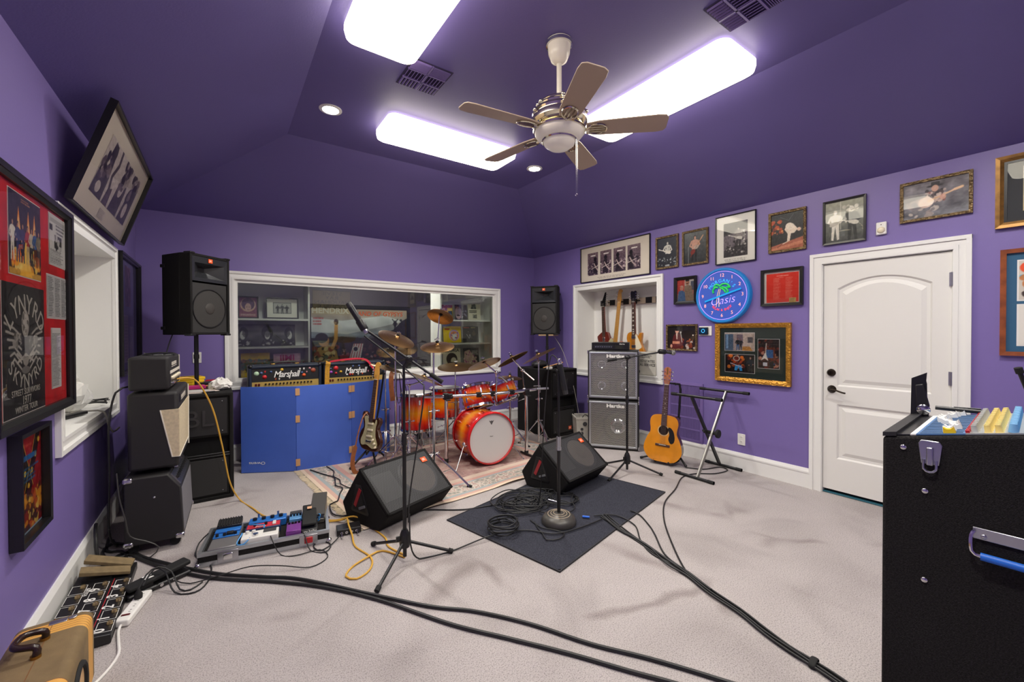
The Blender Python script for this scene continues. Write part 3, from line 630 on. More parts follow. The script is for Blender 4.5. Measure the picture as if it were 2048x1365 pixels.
# ---- left wall
RED = mat('red_velvet', '#c8101c', .85, var=.25, vscale=9)
t = framed('large black framed red velvet display with a tour shirt and clippings', 'left', 2.27, 3.22, 1.051, 2.073, .040, .035, FBLK, RED, name='memorabilia_frame', cat='memorabilia')
cy, cz = 2.745, 1.562
def pin(y0, y1, z0, z1, p, name, bev=True):
    if bev: MB().bb(y0-cy-.004, y1-cy+.004, -.0072, -.006, z0-cz-.004, z1-cz+.004).build('mat_bevel', WHMAT, t, smooth=False)
    return place(p, t, y0-cy, z0-cz, name, .5, -.0085)
p = Pic(.35, .335, .0028, '#1c1a2c').grad('#2c2440', '#241a28').blobs(.1, .1, .95, .3, ('#ffb02c', '#ff7a1c', '#ffe07a'), 60, .05).poly([(.3, .0), (.7, 0), (.58, .25), (.5, .5), (.42, .22)], '#ffd05a').rect(0, 0, 1, .08, '#ffc648', .8)
for u in (.28, .58, .78): p.poly([(u-.06, .55), (u, .85), (u+.06, .55)], '#ff9a2c').poly([(u-.03, .55), (u, .75), (u+.03, .55)], '#ffe29a')
for u, s, l in ((.1, '#e9e2d4', '#e6dfd0'), (.26, '#33406e', '#2c3c74'), (.4, '#3a3f70', '#262e55'), (.56, '#b0242c', '#c9b088'), (.68, '#c8bda8', '#2a2a30'), (.8, '#2c5a94', '#6a3a24'), (.92, '#8c8474', '#4a4038')): p.figure(u, .16, .50, '#c99478', s, l, '#3a241a')
pin(2.462, 2.812, 1.672, 2.007, p.words(.36, .9, .66, .96, 2, '#d98a4c', .9).noise(.03, 24), 'band_photograph')
sh = Pic(.455, .538, .0028, '#2a2829').noise(.03, 40)
for s in (-1, 1):
    for k in range(6): sh.path([(.5+s*.1, .60-.05*k), (.5+s*.26, .66-.045*k), (.5+s*(.46-.03*k), .70-.06*k)], .022, '#b4aea4')
    sh.blobs(.5+s*.08 if s > 0 else .22, .5, .78 if s > 0 else .42, .62, ('#a8a298', '#8a857c', '#55524e'), 24, .03); sh.line((.5, .46), (.5+s*.2, .40), .025, '#b9b3a8').line((.5, .40), (.5+s*.2, .47), .025, '#b9b3a8')
sh.ell(.5, .69, .115, .13, '#1a1819').ell(.5, .7, .09, .11, '#a8a298').blobs(.43, .62, .57, .78, ('#c4beb4', '#6a665f'), 30, .03).rect(.42, .53, .58, .60, '#3a3738').ell(.5, .42, .07, .05, '#9d978d').ell(.5, .34, .1, .03, '#7e7a74')
pin(2.389, 2.844, 1.096, 1.63, sh, 'tour_shirt'); SHT = mat('shirt_print', '#b9b3a8', .8)
t.scale = (.965, .965, .965); t.location = (XL+.036, cy*.965, (cz-CAM_H)*.965+CAM_H)
X0, Z0 = 2.6165-cy, 1.363-cz
arc_text('LYNYRD', .24, 2.36, .78, .115, SHT, t, (X0, -.0095, Z0-.052)); arc_text('SKYNYRD', .22, -2.36, -.78, .085, SHT, t, (X0, -.0095, Z0+.085), flip=True)
for s, z, k in (('STREET SURVIVORS', -.175, .036), ('1977', -.211, .050), ('WINTER TOUR', -.245, .036)): text(s, k, SHT, t, (X0, -.0095, Z0+z), sx=1.1 if k > .05 else 1.0)
p = Pic(.25, .246, .0028, '#d4d2ce').rect(.05, .85, .95, .95, '#8a8886', .5).words(.4, .6, .95, .85, 3, '#3a3a3c', .9).rect(.03, .68, .2, .8, '#222').rect(.3, .35, .75, .62, '#3a3838').blobs(.3, .35, .75, .6, ('#c9c6c2', '#1a1a1a'), 14, .06).words(.05, .03, .95, .32, 9, '#4a4a4c') if 0 else Pic(.25, .246, .0028, '#d4d2ce').rect(.05, .85, .95, .93, '#8a8886', .5).words(.4, .64, .95, .85, 3, '#3a3a3c', .9).rect(.03, .68, .2, .8, '#222222').rect(.3, .35, .75, .62, '#3a3838').blobs(.3, .35, .75, .6, ('#c9c6c2', '#1a1a1a'), 14, .06).words(.05, .03, .95, .32, 9, '#4a4a4c')
pin(2.932, 3.182, 1.772, 2.018, p, 'newspaper_clipping')
p = Pic(.302, .208, .0025, '#c9c8c6'); [p.words(.04+.33*k, .04, .32+.33*k, .96, 24, '#3c3c3e', .95, .8) for k in range(3)]; pin(2.893, 3.195, 1.508, 1.716, p, 'newspaper_clipping')
p = Pic(.14, .29, .0022, '#d9d8d4'); p.words(.05, .03, .95, .93, 38, '#4a4a4c', .95, .8); pin(2.948, 3.088, 1.163, 1.455, p, 'newspaper_clipping')
t = framed('small black framed red and blue poster below the red velvet display', 'left', 2.483, 2.84, .556, 1.022, .02, .04, FBLK)
p = bg(t, '#b51e2a', '#8a1c22', .0028).poly([(.06, .98), (.3, .98), (.66, .45), (.45, .3)], '#14161c').poly([(.98, .98), (.8, .98), (.4, .42), (.55, .3)], '#14161c').path([(.3, .98), (.68, .44)], .015, '#e8b84a').path([(.8, .98), (.38, .42)], .015, '#e8b84a')
for u, v in ((.14, .88), (.26, .74), (.4, .6), (.9, .88), (.78, .74), (.64, .6), (.52, .46)): p.ell(u, v, .04, .03, '#f0c040')
p.words(.05, .7, .95, .8, 1, '#1c7ac4', 1.2, 1).words(.1, .5, .9, .66, 4, '#2a86c8', .9).words(.3, .85, .7, .9, 1, '#d8604a').blobs(.02, .02, .98, .4, ('#e8a02c', '#5a2416', '#f0d060', '#c4501c', '#3a1a2c'), 110, .06)
setpic(p.noise(.05, 30).rect(0, 0, 1, .02, '#aac4d8').rect(0, .97, 1, 1, '#aac4d8'), t, 'poster', .3)
t = framed('black framed lilac mat picture in the left back corner', 'left', 4.60, 5.56, 1.075, 2.107, .03, .045, FBLK, PURP)
place(Pic(.26, .36, .005, '#6a3a54').noise(.12, 12), t, -.13, .08, 'print'); place(Pic(.2, .42, .005, '#8a7a94').words(.1, .1, .9, .9, 12, '#5a4a64'), t, -.2, -.42, 'print'); place(Pic(.2, .3, .005, '#7a7494').noise(.05, 10), t, .05, -.4, 'print')
# ---- print leaning out above the left niche: its foot stands on the casing and its top hangs forward
ang = math.atan2(.182, .566)
t = framed('large black framed sepia portrait print tilted out above the left niche', 'left', 0, 1.41, 0, .60, .008, .035, FBLK, PAPER, loc=(XL+.035+.5*.60*math.sin(ang), 3.80, 2.128+.5*.60*math.cos(ang)+.012), rot=(Matrix.Rotation(PI/2, 3, 'Z')@Matrix.Rotation(ang, 3, 'X')).to_euler())
p = Pic(1.0, .36, .005, '#cfc4be')
for u, ww in ((.0, .26), (.29, .12), (.46, .24), (.74, .26)): p.rect(u, 0, u+ww, 1, '#cfc4be')
p.poly([(.0, 0), (.26, 0), (.25, .4), (.2, .95), (.12, .98), (.1, .7), (.02, .5)], '#352c3c').ell(.1, .5, .06, .18, '#d8ccc6').ell(.17, .8, .05, .16, '#2c2433').blobs(.02, .3, .2, .7, ('#5a4c58', '#2a2230', '#8a7a80'), 24, .03).ell(.12, .16, .05, .1, '#d8ccc6')
p.path([(.31, 0), (.33, .3), (.29, .5), (.34, .75), (.31, 1)], .04, '#3a3040').poly([(.3, 0), (.42, 0), (.4, .35), (.34, .3)], '#4a3a4c')
p.poly([(.46, 0), (.7, 0), (.7, .5), (.64, .95), (.56, .98), (.5, .7)], '#3c3242').ell(.58, .55, .06, .22, '#cfc2bc').blobs(.48, .5, .68, .95, ('#2a2230', '#6a5c66', '#b0a29e'), 30, .03)
p.poly([(.74, 0), (1, 0), (1, .8), (.94, 1), (.84, .9), (.78, .5)], '#382e3e').ell(.86, .25, .05, .16, '#d8ccc6').blobs(.78, .5, .98, .95, ('#8a7c80', '#2a2230', '#c4b8b2'), 30, .03).ell(.93, .6, .05, .25, '#2c2433')
place(p.noise(.04, 30), t, -.45, -.17, 'portrait_print', .35); place(Pic(.16, .06, .003, '#d0c6bc').words(0, 0, 1, 1, 8, '#8a8078'), t, -.12, -.26, 'caption')
# ---- behind the camera, seen only in reflections: a cream poster
t = framed('cream lettered poster on the wall behind the camera', 'front', -3.15, -2.1, 1.95, 2.64, .02, .02, FBLK, mat('cream_poster_paper', '#cdb27a', .7), glass=False)
for k, s in enumerate(('STEVIE', 'RAY', 'VAUGHAN', 'DOUBLE', 'TROUBLE')): text(s, .15, FBLK, t, (0, -.009, .25-.125*k), sx=1.3)

# ================================================================== small wall fittings
def rw(y, z, d=.001): return (XR-d, y, z)
BLUEN = mat('blue_clock_face', '#3a5cc4', .4, emit=.12); BLUER = mat('bright_blue_rim', '#1f80cc', .35, emit=.1)
def neon(n, c, e=.8): return mat('neon_'+n, c, .4, emit=e)
t = thing('neon_clock', 'round blue neon clock with a green palm and Oasis lettering', 'clock', rw(2.316, 1.812), -PI/2)
MB().lathe([(0, 0), (.292, 0), (.292, -.04), (.284, -.05), (.27, -.05), (.262, -.042), (.262, -.034), (0, -.034)], (0, 0, 0), 'Y', 64).build('rim', BLUER, t)
MB().lathe([(0, -.038), (.262, -.038), (.262, -.03)], (0, 0, 0), 'Y', 64).build('face', BLUEN, t)
MB().torus((0, -.042, 0), .255, .0025, 'Y', 72, 6).build('neon_ring', neon('lilac', '#c9a2ea'), t)
NP = neon('pink', '#ffb0a4', .7)
for k in range(1, 13):
    a = PI/2-k*PI/6; text(str(k), .05, NP, t, (.212*math.cos(a), -.041, .212*math.sin(a)), name='numeral')
arc_text("MORGAN'S", .155, 2.5, .64, .05, neon('cyan', '#35b4f0', .7), t, (0, -.041, 0)); arc_text('RELAX & ENJOY', .135, -2.35, -.79, .034, neon('red', '#ff4a52', .7), t, (0, -.041, -.02), flip=True)
text('Oasis', .12, neon('violet', '#c7a6ff', .7), t, (.0, -.041, -.055), shear=.35, off=-.002, rot=(PI/2, -.12, 0))
g = MB()
for pts in ([(-.07, .03), (-.075, .06), (-.05, .09), (-.02, .085)], [(-.055, .075), (-.06, .105), (-.03, .12), (0, .1)], [(0, .1), (.03, .12), (.075, .115), (.105, .08), (.07, .085)], [(.02, .09), (.06, .075), (.085, .04), (.06, .01)], [(.0, .085), (.04, .06), (.06, .03)]):
    g.tube(crom([(a-.02, -.043, b) for a, b in pts], .008), .009, 8)
g.build('palm_fronds', neon('green', '#17c04e', .35), t)
MB().tube([(-.03, -.042, .07), (-.05, -.042, .0), (-.06, -.042, -.12)], .0025, 6).tube([(-.015, -.042, .07), (-.03, -.042, 0), (-.03, -.042, -.12)], .0025, 6).build('palm_trunk', neon('cream', '#f2c98c', .7), t)
MB().box((.01, -.05, 0), (.40, .004, .017), rot=(0, -.29, 0)).build('clock_hands', mat('cyan_hands', '#14a0e8', .35, emit=.3), t)
t = thing('thermostat', 'white wall plate thermostat with a blue screen', 'thermostat', rw(2.519, 1.437), -PI/2)
MB().bb(-.073, .073, -.008, 0, -.052, .052).build('plate', WHITEP, t, bevel=.004)
MB().bb(-.066, .04, -.026, -.008, -.04, .04).build('body', BLACKP, t, bevel=.005)
MB().bb(-.06, .034, -.0275, -.026, -.034, .034).build('screen', mat('dark_screen', '#0d2a44', .15, emit=.2), t, smooth=False)
MB().torus((-.013, -.028, 0), .018, .003, 'Y', 24, 6).build('screen_ring', mat('screen_glow', '#4ab0e8', .4, emit=.9), t)
t = thing('motion_sensor', 'small white motion sensor above the door', 'sensor', rw(1.031, 2.259), -PI/2)
MB().bb(-.033, .033, -.022, 0, -.05, .05).build('housing', WHITEP, t, bevel=.006)
MB().sphere((0, -.02, -.015), .026, 16, sc=(1, .7, 1)).build('lens_dome', CREAM, t); MB().box((0, -.023, .028), (.006, .002, .006)).build('indicator', BLACKP, t, smooth=False)
def plate(label, loc, rz, duplex):
    t = thing('wall_outlet', label, 'outlet', loc, rz)
    MB().bb(-.038, .038, -.006, 0, -.058, .058).build('cover_plate', WHITEP, t, bevel=.003)
    for z in (-.024, .024):
        MB().lathe([(0, -.0085), (.016, -.0085), (.016, -.005)], (0, 0, z), 'Y', 20).build('socket', WHITEP, t)
        if duplex: MB().bb(-.008, -.005, -.0092, -.008, z-.004, z+.006).bb(.005, .008, -.0092, -.008, z-.004, z+.006).build('slots', FBLK, t, smooth=False)
plate('white duplex outlet low on the right wall beside the keyboard stand', rw(2.128, .318), -PI/2, True)
plate('white wall plate behind the left speaker pole', (-.213, YB-.001, 1.166), 0, False)
# ================================================================== loudspeakers and amplifiers
GRILL = mat('dark_grille_cloth', '#2b2a2a', .75, bump=.7, bscale=900); CONE = mat('speaker_cone', '#3a3633', .7); HORN = mat('horn_plastic', '#2c2d30', .22)
BADGE_T = mat('white_badge_print', '#f6e4da', .5); DKBODY = mat('speaker_carpet', '#1c1b1b', .85, bump=.5, bscale=500, spec=.2)
def jbl(t, x, y, z, s=.05, parent=None, rot=(0, 0, 0)):
    b = MB().bb(-s*.5, s*.5, -.003, 0, -s*.42, s*.42).build('badge', ORANGE, parent or t, (x, y, z), rot, smooth=False)
    text('JBL', s*.5, BADGE_T, b, (0, -.0035, 0)); return b
def pa_speaker(label, loc, rz):
    t = thing('loudspeaker', label, 'speaker', loc, rz, None)
    W, D, H = .415, .37, .715; x, y = W/2, D/2
    MB().prism([(-x, -y+.11), (x, -y+.11), (x*.62, y), (-x*.62, y)], 0, H, plane='XY').ring(-x, x, 0, H, .022, -y, -y+.112).build('cabinet', DKBODY, t, bevel=.006)
    MB().bb(-x+.02, x-.02, -y+.018, -y+.11, .022, .46).build('grille', GRILL, t, smooth=False)
    b = MB(); z0, z1, zx, fx = .475, H-.022, .60, x-.022
    o = [(-fx, -y+.006, z0), (fx, -y+.006, z0), (fx, -y+.006, z1), (-fx, -y+.006, z1)]; m = [(-.155, -y+.012, z0+.03), (.155, -y+.012, z0+.03), (.155, -y+.012, z1-.055), (-.155, -y+.012, z1-.055)]
    i = [(-.03, -y+.1, .572), (.03, -y+.1, .572), (.03, -y+.1, .605), (-.03, -y+.1, .605)]
    b.add(o+m+i, [(0, 1, 5, 4), (1, 2, 6, 5), (2, 3, 7, 6), (3, 0, 4, 7), (4, 5, 9, 8), (5, 6, 10, 9), (6, 7, 11, 10), (7, 4, 8, 11)]); b.add(i, [(0, 1, 2, 3)], 1)
    b.build('horn', [HORN, BLACKP], t, smooth=False)
    MB().torus((0, -y+.017, .235), .172, .006, 'Y', 48, 6).build('woofer_ring', BLACKP, t)
    MB().lathe([(0, -y+.012), (.165, -y+.0172)], (0, 0, .235), 'Y', 48).build('cone', mat('cone_behind_cloth', '#343230', .75, bump=.5, bscale=900), t); MB().sphere((0, -y+.016, .235), .052, 20, sc=(1, .25, 1)).build('dust_cap', CONE, t)
    jbl(t, .0, -y+.006, H-.048, .042)
    for sx in (-1, 1):
        for sz in (0, H): MB().box((sx*(x-.02), -y+.03, sz), (.05, .07, .018)).build('corner_guard', BLACKP, t, bevel=.005)
        for sz in (.06, H-.1): MB().box((sx*x*.62, y-.02, sz), (.03, .05, .03)).build('rear_foot', BLACKP, t, bevel=.005)
    return t
def sub(label, loc, rz, W, D, H):
    t = thing('subwoofer', label, 'speaker', loc, rz); x, y = W/2, D/2
    b = MB().bb(-x, x, -y+.09, y, 0, H).ring(-x, x, 0, H, .03, -y, -y+.1).bb(-x+.03, x-.03, -y+.012, -y+.1, .03, .37).bb(-x+.03, x-.03, -y+.012, -y+.1, .54, H-.03)
    b.build('cabinet', DKBODY, t, bevel=.008)
    MB().bb(-x+.05, x-.05, -y+.006, -y+.014, .05, .355).build('grille', GRILL, t, bevel=.003)
    MB().bb(-x+.045, x-.045, -y+.007, -y+.014, .56, H-.045).build('front_panel', BLACK, t, bevel=.003)
    MB().bb(-x+.03, x-.03, -y+.086, -y+.09, .37, .54).build('port_slot', RUBBER, t, smooth=False)
    for z in (.395, .375): MB().cyl((-x+.03, -y+.01, z), (x-.03, -y+.01, z), .008, n=10).build('port_bar', BLACKP, t)
    text('JBL', .20, mat('raised_letter', '#2e2d2e', .3), t, (.0, -y+.003, .70), ext=.004, name='embossed_lettering', spacing=1.0)
    jbl(t, -x+.12 if loc[0] < 1 else x-.14, -y+.004, .10, .055)
    for a in (-x+.08, x-.08):
        for z in (.075, .33, .59, H-.07): MB().sphere((a, -y+.006, z), .005, 8).build('screw', STEEL, t)
    return t
def pole(label, loc, h):
    t = thing('speaker_pole', label, 'pole', loc)
    MB().cyl((0, 0, 0), (0, 0, h), .0175, n=20).build('tube', SATIN, t); MB().cyl((0, 0, h*.55), (0, 0, h*.55+.04), .022, n=20).build('collar', BLACKP, t); MB().lathe([(0, 0), (.035, 0), (.028, .02), (.02, .03)]).build('socket_flange', BLACKP, t)
pa_speaker('black loudspeaker with orange badge on the pole over the left subwoofer', (-.205, 4.79, 1.415), math.radians(47))
pole('thin black pole carrying the left loudspeaker', (-.19, 4.86, .915), .50)
pa_speaker('black loudspeaker with orange badge in the right back corner', (4.08, 4.86, 1.395), math.radians(-60))
pole('thin black pole carrying the right back loudspeaker', (3.93, 4.70, .92), .475)
MB().bb(-.13, .1, -.14, .1, 0, .02).build('plank', mat('pale_plank_wood', '#a88c66', .6), None, (4.06, 4.79, 1.373), (0, 0, math.radians(-60)), smooth=False)
tag(bpy.data.objects['plank'], 'small pale wooden plank under the right back loudspeaker', 'plank')
sub('tall black subwoofer with embossed letters behind the left amplifier stack', (-.19, 4.76, 0), math.radians(1), .53, .82, .915)
sub('tall black subwoofer in the right back corner beside the drums', (3.835, 4.60, 0), math.radians(3), .50, .72, .92)
# ---- things lying on the left subwoofer
YEL = mat('yellow_paper', '#f2c514', .6)
def simple(name, label, cat, m, loc, rz, fn, bevel=0., group=None, smooth=True):
    b = MB(); fn(b); o = b.build(name, m, None, loc, (0, 0, rz), smooth=smooth, bevel=bevel); tag(o, label, cat, group); return o
for k in range(4): simple('notebook', 'yellow note pad in the pile on the left subwoofer', 'notebook', YEL, (-.30+.004*k, 5.03-.003*k, .917+.024*k), .1+.05*k, lambda b: b.bb(-.14, .14, -.1, .1, 0, .022), .002, 'yellow pads on the left subwoofer')
simple('box', 'low magenta box in front of the yellow pads on the left subwoofer', 'box', mat('magenta_card', '#b01c6a', .5), (-.215, 4.80, .916), .2, lambda b: b.bb(-.09, .09, -.05, .05, 0, .03), .003)
simple('case', 'small red case at the back of the left subwoofer', 'case', mat('crimson_vinyl', '#a3182c', .4), (-.04, 5.09, .916), -.1, lambda b: b.bb(-.09, .07, -.05, .05, 0, .05), .01)
simple('tape_roll', 'grey tape roll beside the red case on the left subwoofer', 'tape', mat('grey_tape', '#b5b0aa', .5), (.02, 5.06, .916), 0, lambda b: b.lathe([(.03, 0), (.055, 0), (.055, .048), (.03, .048)], n=32, close=True))
def crumple(b):
    r = random.Random(3); b.sphere((0, 0, .045), .075, 20, sc=(1.1, .8, .65))
    b.v = [(x*(1+r.uniform(-.22, .22)), y*(1+r.uniform(-.22, .22)), max(0, z*(1+r.uniform(-.25, .3)))) for x, y, z in b.v]
simple('paper', 'crumpled white paper at the right edge of the left subwoofer', 'paper', mat('white_paper', '#e6e4de', .8), (.0, 4.60, .916), .3, crumple, smooth=False)
for k, (x, y, a, c) in enumerate(((-.19, 4.50, .1, '#cfcac4'), (-.16, 4.52, .4, '#d8c9c0'), (-.21, 4.53, -.2, '#b9b3ae'))): simple('sheet', 'loose paper sheet in the heap at the front of the left subwoofer', 'paper', mat('sheet_paper_%s' % 'abc'[k], c, .8), (x, y, .916+.004*k), a, lambda b: b.bb(-.12, .12, -.09, .09, 0, .003), 0, 'loose sheets on the left subwoofer')
simple('drumstick', 'orange wooden drumstick lying across the left subwoofer', 'drumstick', mat('orange_wood', '#d98440', .4), (-.10, 4.85, .93), .25, lambda b: b.cyl((-.12, 0, 0), (.12, 0, .006), .007, .006, 12).sphere((.125, 0, .006), .008, 8))
simple('jar', 'small glass jar next to the crumpled paper', 'jar', mat('jar_glass', '#b9b4a0', .15, spec=.8), (-.075, 4.60, .916), 0, lambda b: b.lathe([(0, 0), (.026, 0), (.028, .045), (.022, .055), (.022, .065), (0, .065)]))
simple('box', 'flat black box at the foot of the left speaker pole', 'box', BLACKP, (-.13, 4.96, .916), .1, lambda b: b.bb(-.07, .07, -.04, .04, 0, .045), .004)
simple('knife', 'small black folding knife on the front edge of the left subwoofer', 'tool', BLACKP, (-.09, 4.42, .916), .3, lambda b: b.bb(-.045, .045, -.012, .012, 0, .014), .004)
# ---- things on the right subwoofer
def clutter(b, seed, n, sx, sy):
    r = random.Random(seed)
    for _ in range(n): b.tube(crom([(r.uniform(-sx, sx), r.uniform(-sy, sy), r.uniform(.006, .04)) for _ in range(6)], .03), .006, 6)
simple('bag', 'slumped black cloth bag on the right subwoofer', 'bag', BLACK, (3.72, 4.62, .921), .3, lambda b: b.sphere((0, 0, .05), .12, 18, sc=(1.25, .8, .5)))
simple('cable', 'tangle of black cables on the right subwoofer around the pole', 'cable', CABLE, (3.86, 4.46, .921), 0, lambda b: clutter(b, 4, 3, .14, .09))
simple('adapter', 'small white adapter at the left edge of the right subwoofer', 'adapter', WHITEP, (3.66, 4.33, .921), .2, lambda b: b.bb(-.04, .04, -.025, .025, 0, .035), .006)
simple('drumsticks', 'pair of pale drumsticks leaning on the bag on the right subwoofer', 'drumsticks', mat('pale_stick_wood', '#c9945c', .4), (3.80, 4.40, .93), -.5, lambda b: b.cyl((-.15, 0, .0), (.12, .02, .07), .007).cyl((-.13, .03, .0), (.14, .05, .07), .007))
simple('clip', 'blue plastic clip at the foot of the right speaker pole', 'clip', mat('blue_clip', '#2a62b8', .4), (3.90, 4.42, .921), .2, lambda b: b.bb(-.014, .014, -.012, .012, 0, .06), .004)

# ---- amplifier stack on the left wall, fronts facing the room
TOL = mat('black_tolex', '#211f20', .6, bump=.35, bscale=700); CLOTH = mat('cream_grille_cloth', '#d3c3a3', .8, bump=.6, bscale=500, var=.12, vscale=60); PIPE = mat('white_piping', '#ddd6c8', .5); GRY = mat('grey_grille_cloth', '#77757a', .8, bump=.6, bscale=700)
def knobrow(t, x0, x1, n, y, z, r, m, ln=.014, rot=None, name='knob'):
    me = MB().lathe([(0, -ln), (r*.8, -ln), (r, -.002), (r, 0)], ax='Y', n=14).mesh(name, [m], True)
    for k in range(n): link(name, me, t, (x0+(x1-x0)*k/max(1, n-1), y, z), rot or (0, 0, 0))
A = PI/2-.03
t = thing('combo_amplifier', 'slant-front black combo amplifier on casters at the bottom of the left stack', 'amplifier', (-.356, 3.874, 0), A)
prof = [(-.149, .062), (.149, .062), (.149, .497), (-.07, .497), (-.136, .40)]   # (y, z)
MB().prism(prof, -.324, .324, plane='YZ').build('cabinet', TOL, t, bevel=.008)
s = math.atan2(.066, .097)
MB().add([(-.29, -.1495, .09), (.29, -.1495, .09), (.29, -.138, .385), (-.29, -.138, .385), (-.29, -.14, .09), (.29, -.14, .09), (.29, -.13, .385), (-.29, -.13, .385)], [(0, 1, 2, 3), (4, 7, 6, 5), (0, 4, 5, 1), (1, 5, 6, 2), (2, 6, 7, 3), (3, 7, 4, 0)]).build('grille', GRY, t, smooth=False)
MB().box((0, -.106, .4495), (.58, .008, .09), rot=(-s, 0, 0)).build('control_panel', STEEL, t, smooth=False)
knobrow(t, -.26, .26, 12, -.109, .452, .011, BLACKP, .016, (-s, 0, 0))
for x in (-.12, .12): MB().box((x, -.09, .497), (.05, .03, .012)).build('handle_mount', CHROME, t, bevel=.003)
MB().tube(crom([(-.12, -.09, .503), (-.08, -.09, .53), (.08, -.09, .53), (.12, -.09, .503)], .02), .008, 8).build('handle', BLACKP, t)
for x in (-.318, .318):
    for y, z in ((-.13, .075), (.13, .075), (.13, .487)): MB().box((x, y, z), (.03, .05, .035)).build('corner_cap', CHROME, t, bevel=.01)
    for y in (-.1, .11): MB().cyl((x*.85-.014, y, .03), (x*.85+.014, y, .03), .028, n=18).box((x*.85, y, .056), (.05, .045, .012)).build('caster', RUBBER, t, bevel=.002)
MB().sphere((-.326, 0, .36), .008, 8).build('side_screw', STEEL, t)
def logo(t, x, y, z, L):
    b = MB(); r = random.Random(5)
    for k in range(8):
        a = x-L/2+L*k/8; w_ = L/8*.78; h = .011
        b.ring(a, a+w_, z-h, z+h, .005, y-.0012, y); b.bb(a+w_*.3, a+w_*.6, y-.0012, y, z-h*r.choice((0, 1)), z+h*r.choice((0, 1))+.002)
    b.bb(x-L/2, x+L/2, y-.0012, y, z-.022, z-.018); o = b.build('name_badge', PIPE, t, smooth=False)
def cream_amp():
    t = thing('guitar_amplifier', 'black amplifier cabinet with cream trapezoid grille in the middle of the left stack', 'amplifier', (-.365, 3.955, .512), A+.01)
    W, D, H = .70, .262, .525; x, y = W/2, D/2
    MB().bb(-x, x, -y, y, .012, H).build('cabinet', TOL, t, bevel=.022, seg=3)
    g = [(-x-.003, -y+.10, .405), (-x-.003, -y+.045, .085)]; zt, zb = .405, .085
    MB().prism([(-x+.0, zb), (x-.07, zb), (x-.015, zt), (-x+.0, zt)], -y-.004, -y+.004).build('grille', CLOTH, t, smooth=False)
    MB().prism([(-y-.002, zb), (-y+.035, zb), (-y+.095, zt), (-y-.002, zt)][::-1], -x-.004, -x+.004, plane='YZ').build('side_grille', CLOTH, t, smooth=False)
    MB().tube([(-x-.004, -y+.095, zt), (-x-.004, -y+.035, zb), (-x-.004, -y-.004, zb), (x-.07, -y-.005, zb), (x-.015, -y-.005, zt)], .0045, 6).build('piping', PIPE, t)
    MB().tube([(x-.01, -y-.002, .02), (x-.01, -y-.002, H-.02)], .005, 6).build('edge_piping', PIPE, t)
    MB().bb(-x+.06, x-.2, -y-.003, -y+.002, .445, .50).build('name_plate', BLACKP, t, smooth=False); logo(t, -.07, -y-.004, .472, .30)
    for a in (-x+.06, x-.06):
        for c in (-y+.05, y-.05): MB().cyl((a, c, 0), (a, c, .013), .016).build('foot', RUBBER, t)
cream_amp()
def head_amp():
    t = thing('guitar_amplifier', 'small black amplifier head with cream trim on top of the left stack', 'amplifier', (-.383, 3.875, 1.040), A)
    W, D, H = .55, .21, .235; x, y = W/2, D/2
    MB().bb(-x, x, -y, y, .012, H).build('cabinet', TOL, t, bevel=.02, seg=3)
    MB().bb(-x+.03, x-.01, -y-.003, -y+.003, .115, .135).bb(x-.016, x-.004, -y-.003, -y+.003, .02, H-.01).build('cream_trim', PIPE, t, smooth=False)
    MB().bb(-x+.03, x-.02, -y-.003, -y+.002, .03, .112).build('control_panel', BLACKP, t, smooth=False); logo(t, -.06, -y-.003, .18, .26)
    knobrow(t, -x+.08, x-.1, 7, -y-.003, .085, .012, CREAM); MB().cyl((-.2, -y, .05), (-.2, -y-.02, .05), .009).cyl((-.15, -y, .05), (-.15, -y-.02, .05), .009).build('jack', CHROME, t)
    for a in (-x+.05, x-.05): MB().cyl((a, 0, 0), (a, 0, .013), .014).build('foot', RUBBER, t)
head_amp()
def coil(b, R, n, r, z=0, jit=.01, seed=1):
    q = random.Random(seed)
    b.tube(crom([((R+q.uniform(-jit, jit))*math.cos(k*PI/5), (R+q.uniform(-jit, jit))*math.sin(k*PI/5), z+r+abs(q.uniform(0, jit*.8))+.0012*k) for k in range(10*n)], .02), r, 6)
def topcoil(b):
    coil(b, .085, 2, .004, 0, .015, 5); b.tube(crom([(.0, -.09, .006), (-.05, -.2, .006), (-.11, -.26, .004), (-.12, -.28, -.004)], .02), .004, 6); b.cyl((-.02, -.06, .012), (.03, -.02, .012), .009)
simple('cable', 'coiled black cable with a grey plug lying on the small amplifier head', 'cable', CABLE, (-.375, 3.90, 1.26), 0, topcoil)

# ---- two amplifier half stacks behind the blue panels
NAVY = mat('navy_tolex', '#1d2638', .5, bump=.3, bscale=600); GOLDP = mat('gold_control_panel', '#d9b765', .35, metal=.4); WSCR = mat('white_script', '#f4f2ec', .4)
STK = [mat('sticker_'+n, c, .45) for n, c in (('mint', '#b9d8b4'), ('red', '#c8242c'), ('white', '#e6e2da'), ('yellow', '#e8b83c'), ('orange', '#e8602c'), ('blue', '#5a6f9c'), ('pink', '#d89aa4'), ('violet', '#a04ab0'), ('black', '#2a2a2e'), ('rust', '#9c4a34'))]
STM = [MB().lathe([(0, -.003), (.93, -.003), (1, 0)], ax='Y', n=20).mesh('sticker', [m], True) for m in STK]
PKM = [MB().prism([(0, -1), (.45, -.2), (.75, .7), (.4, .95), (-.4, .95), (-.75, .7), (-.45, -.2)], -.1, 0).mesh('guitar_pick', [m]) for m in STK]
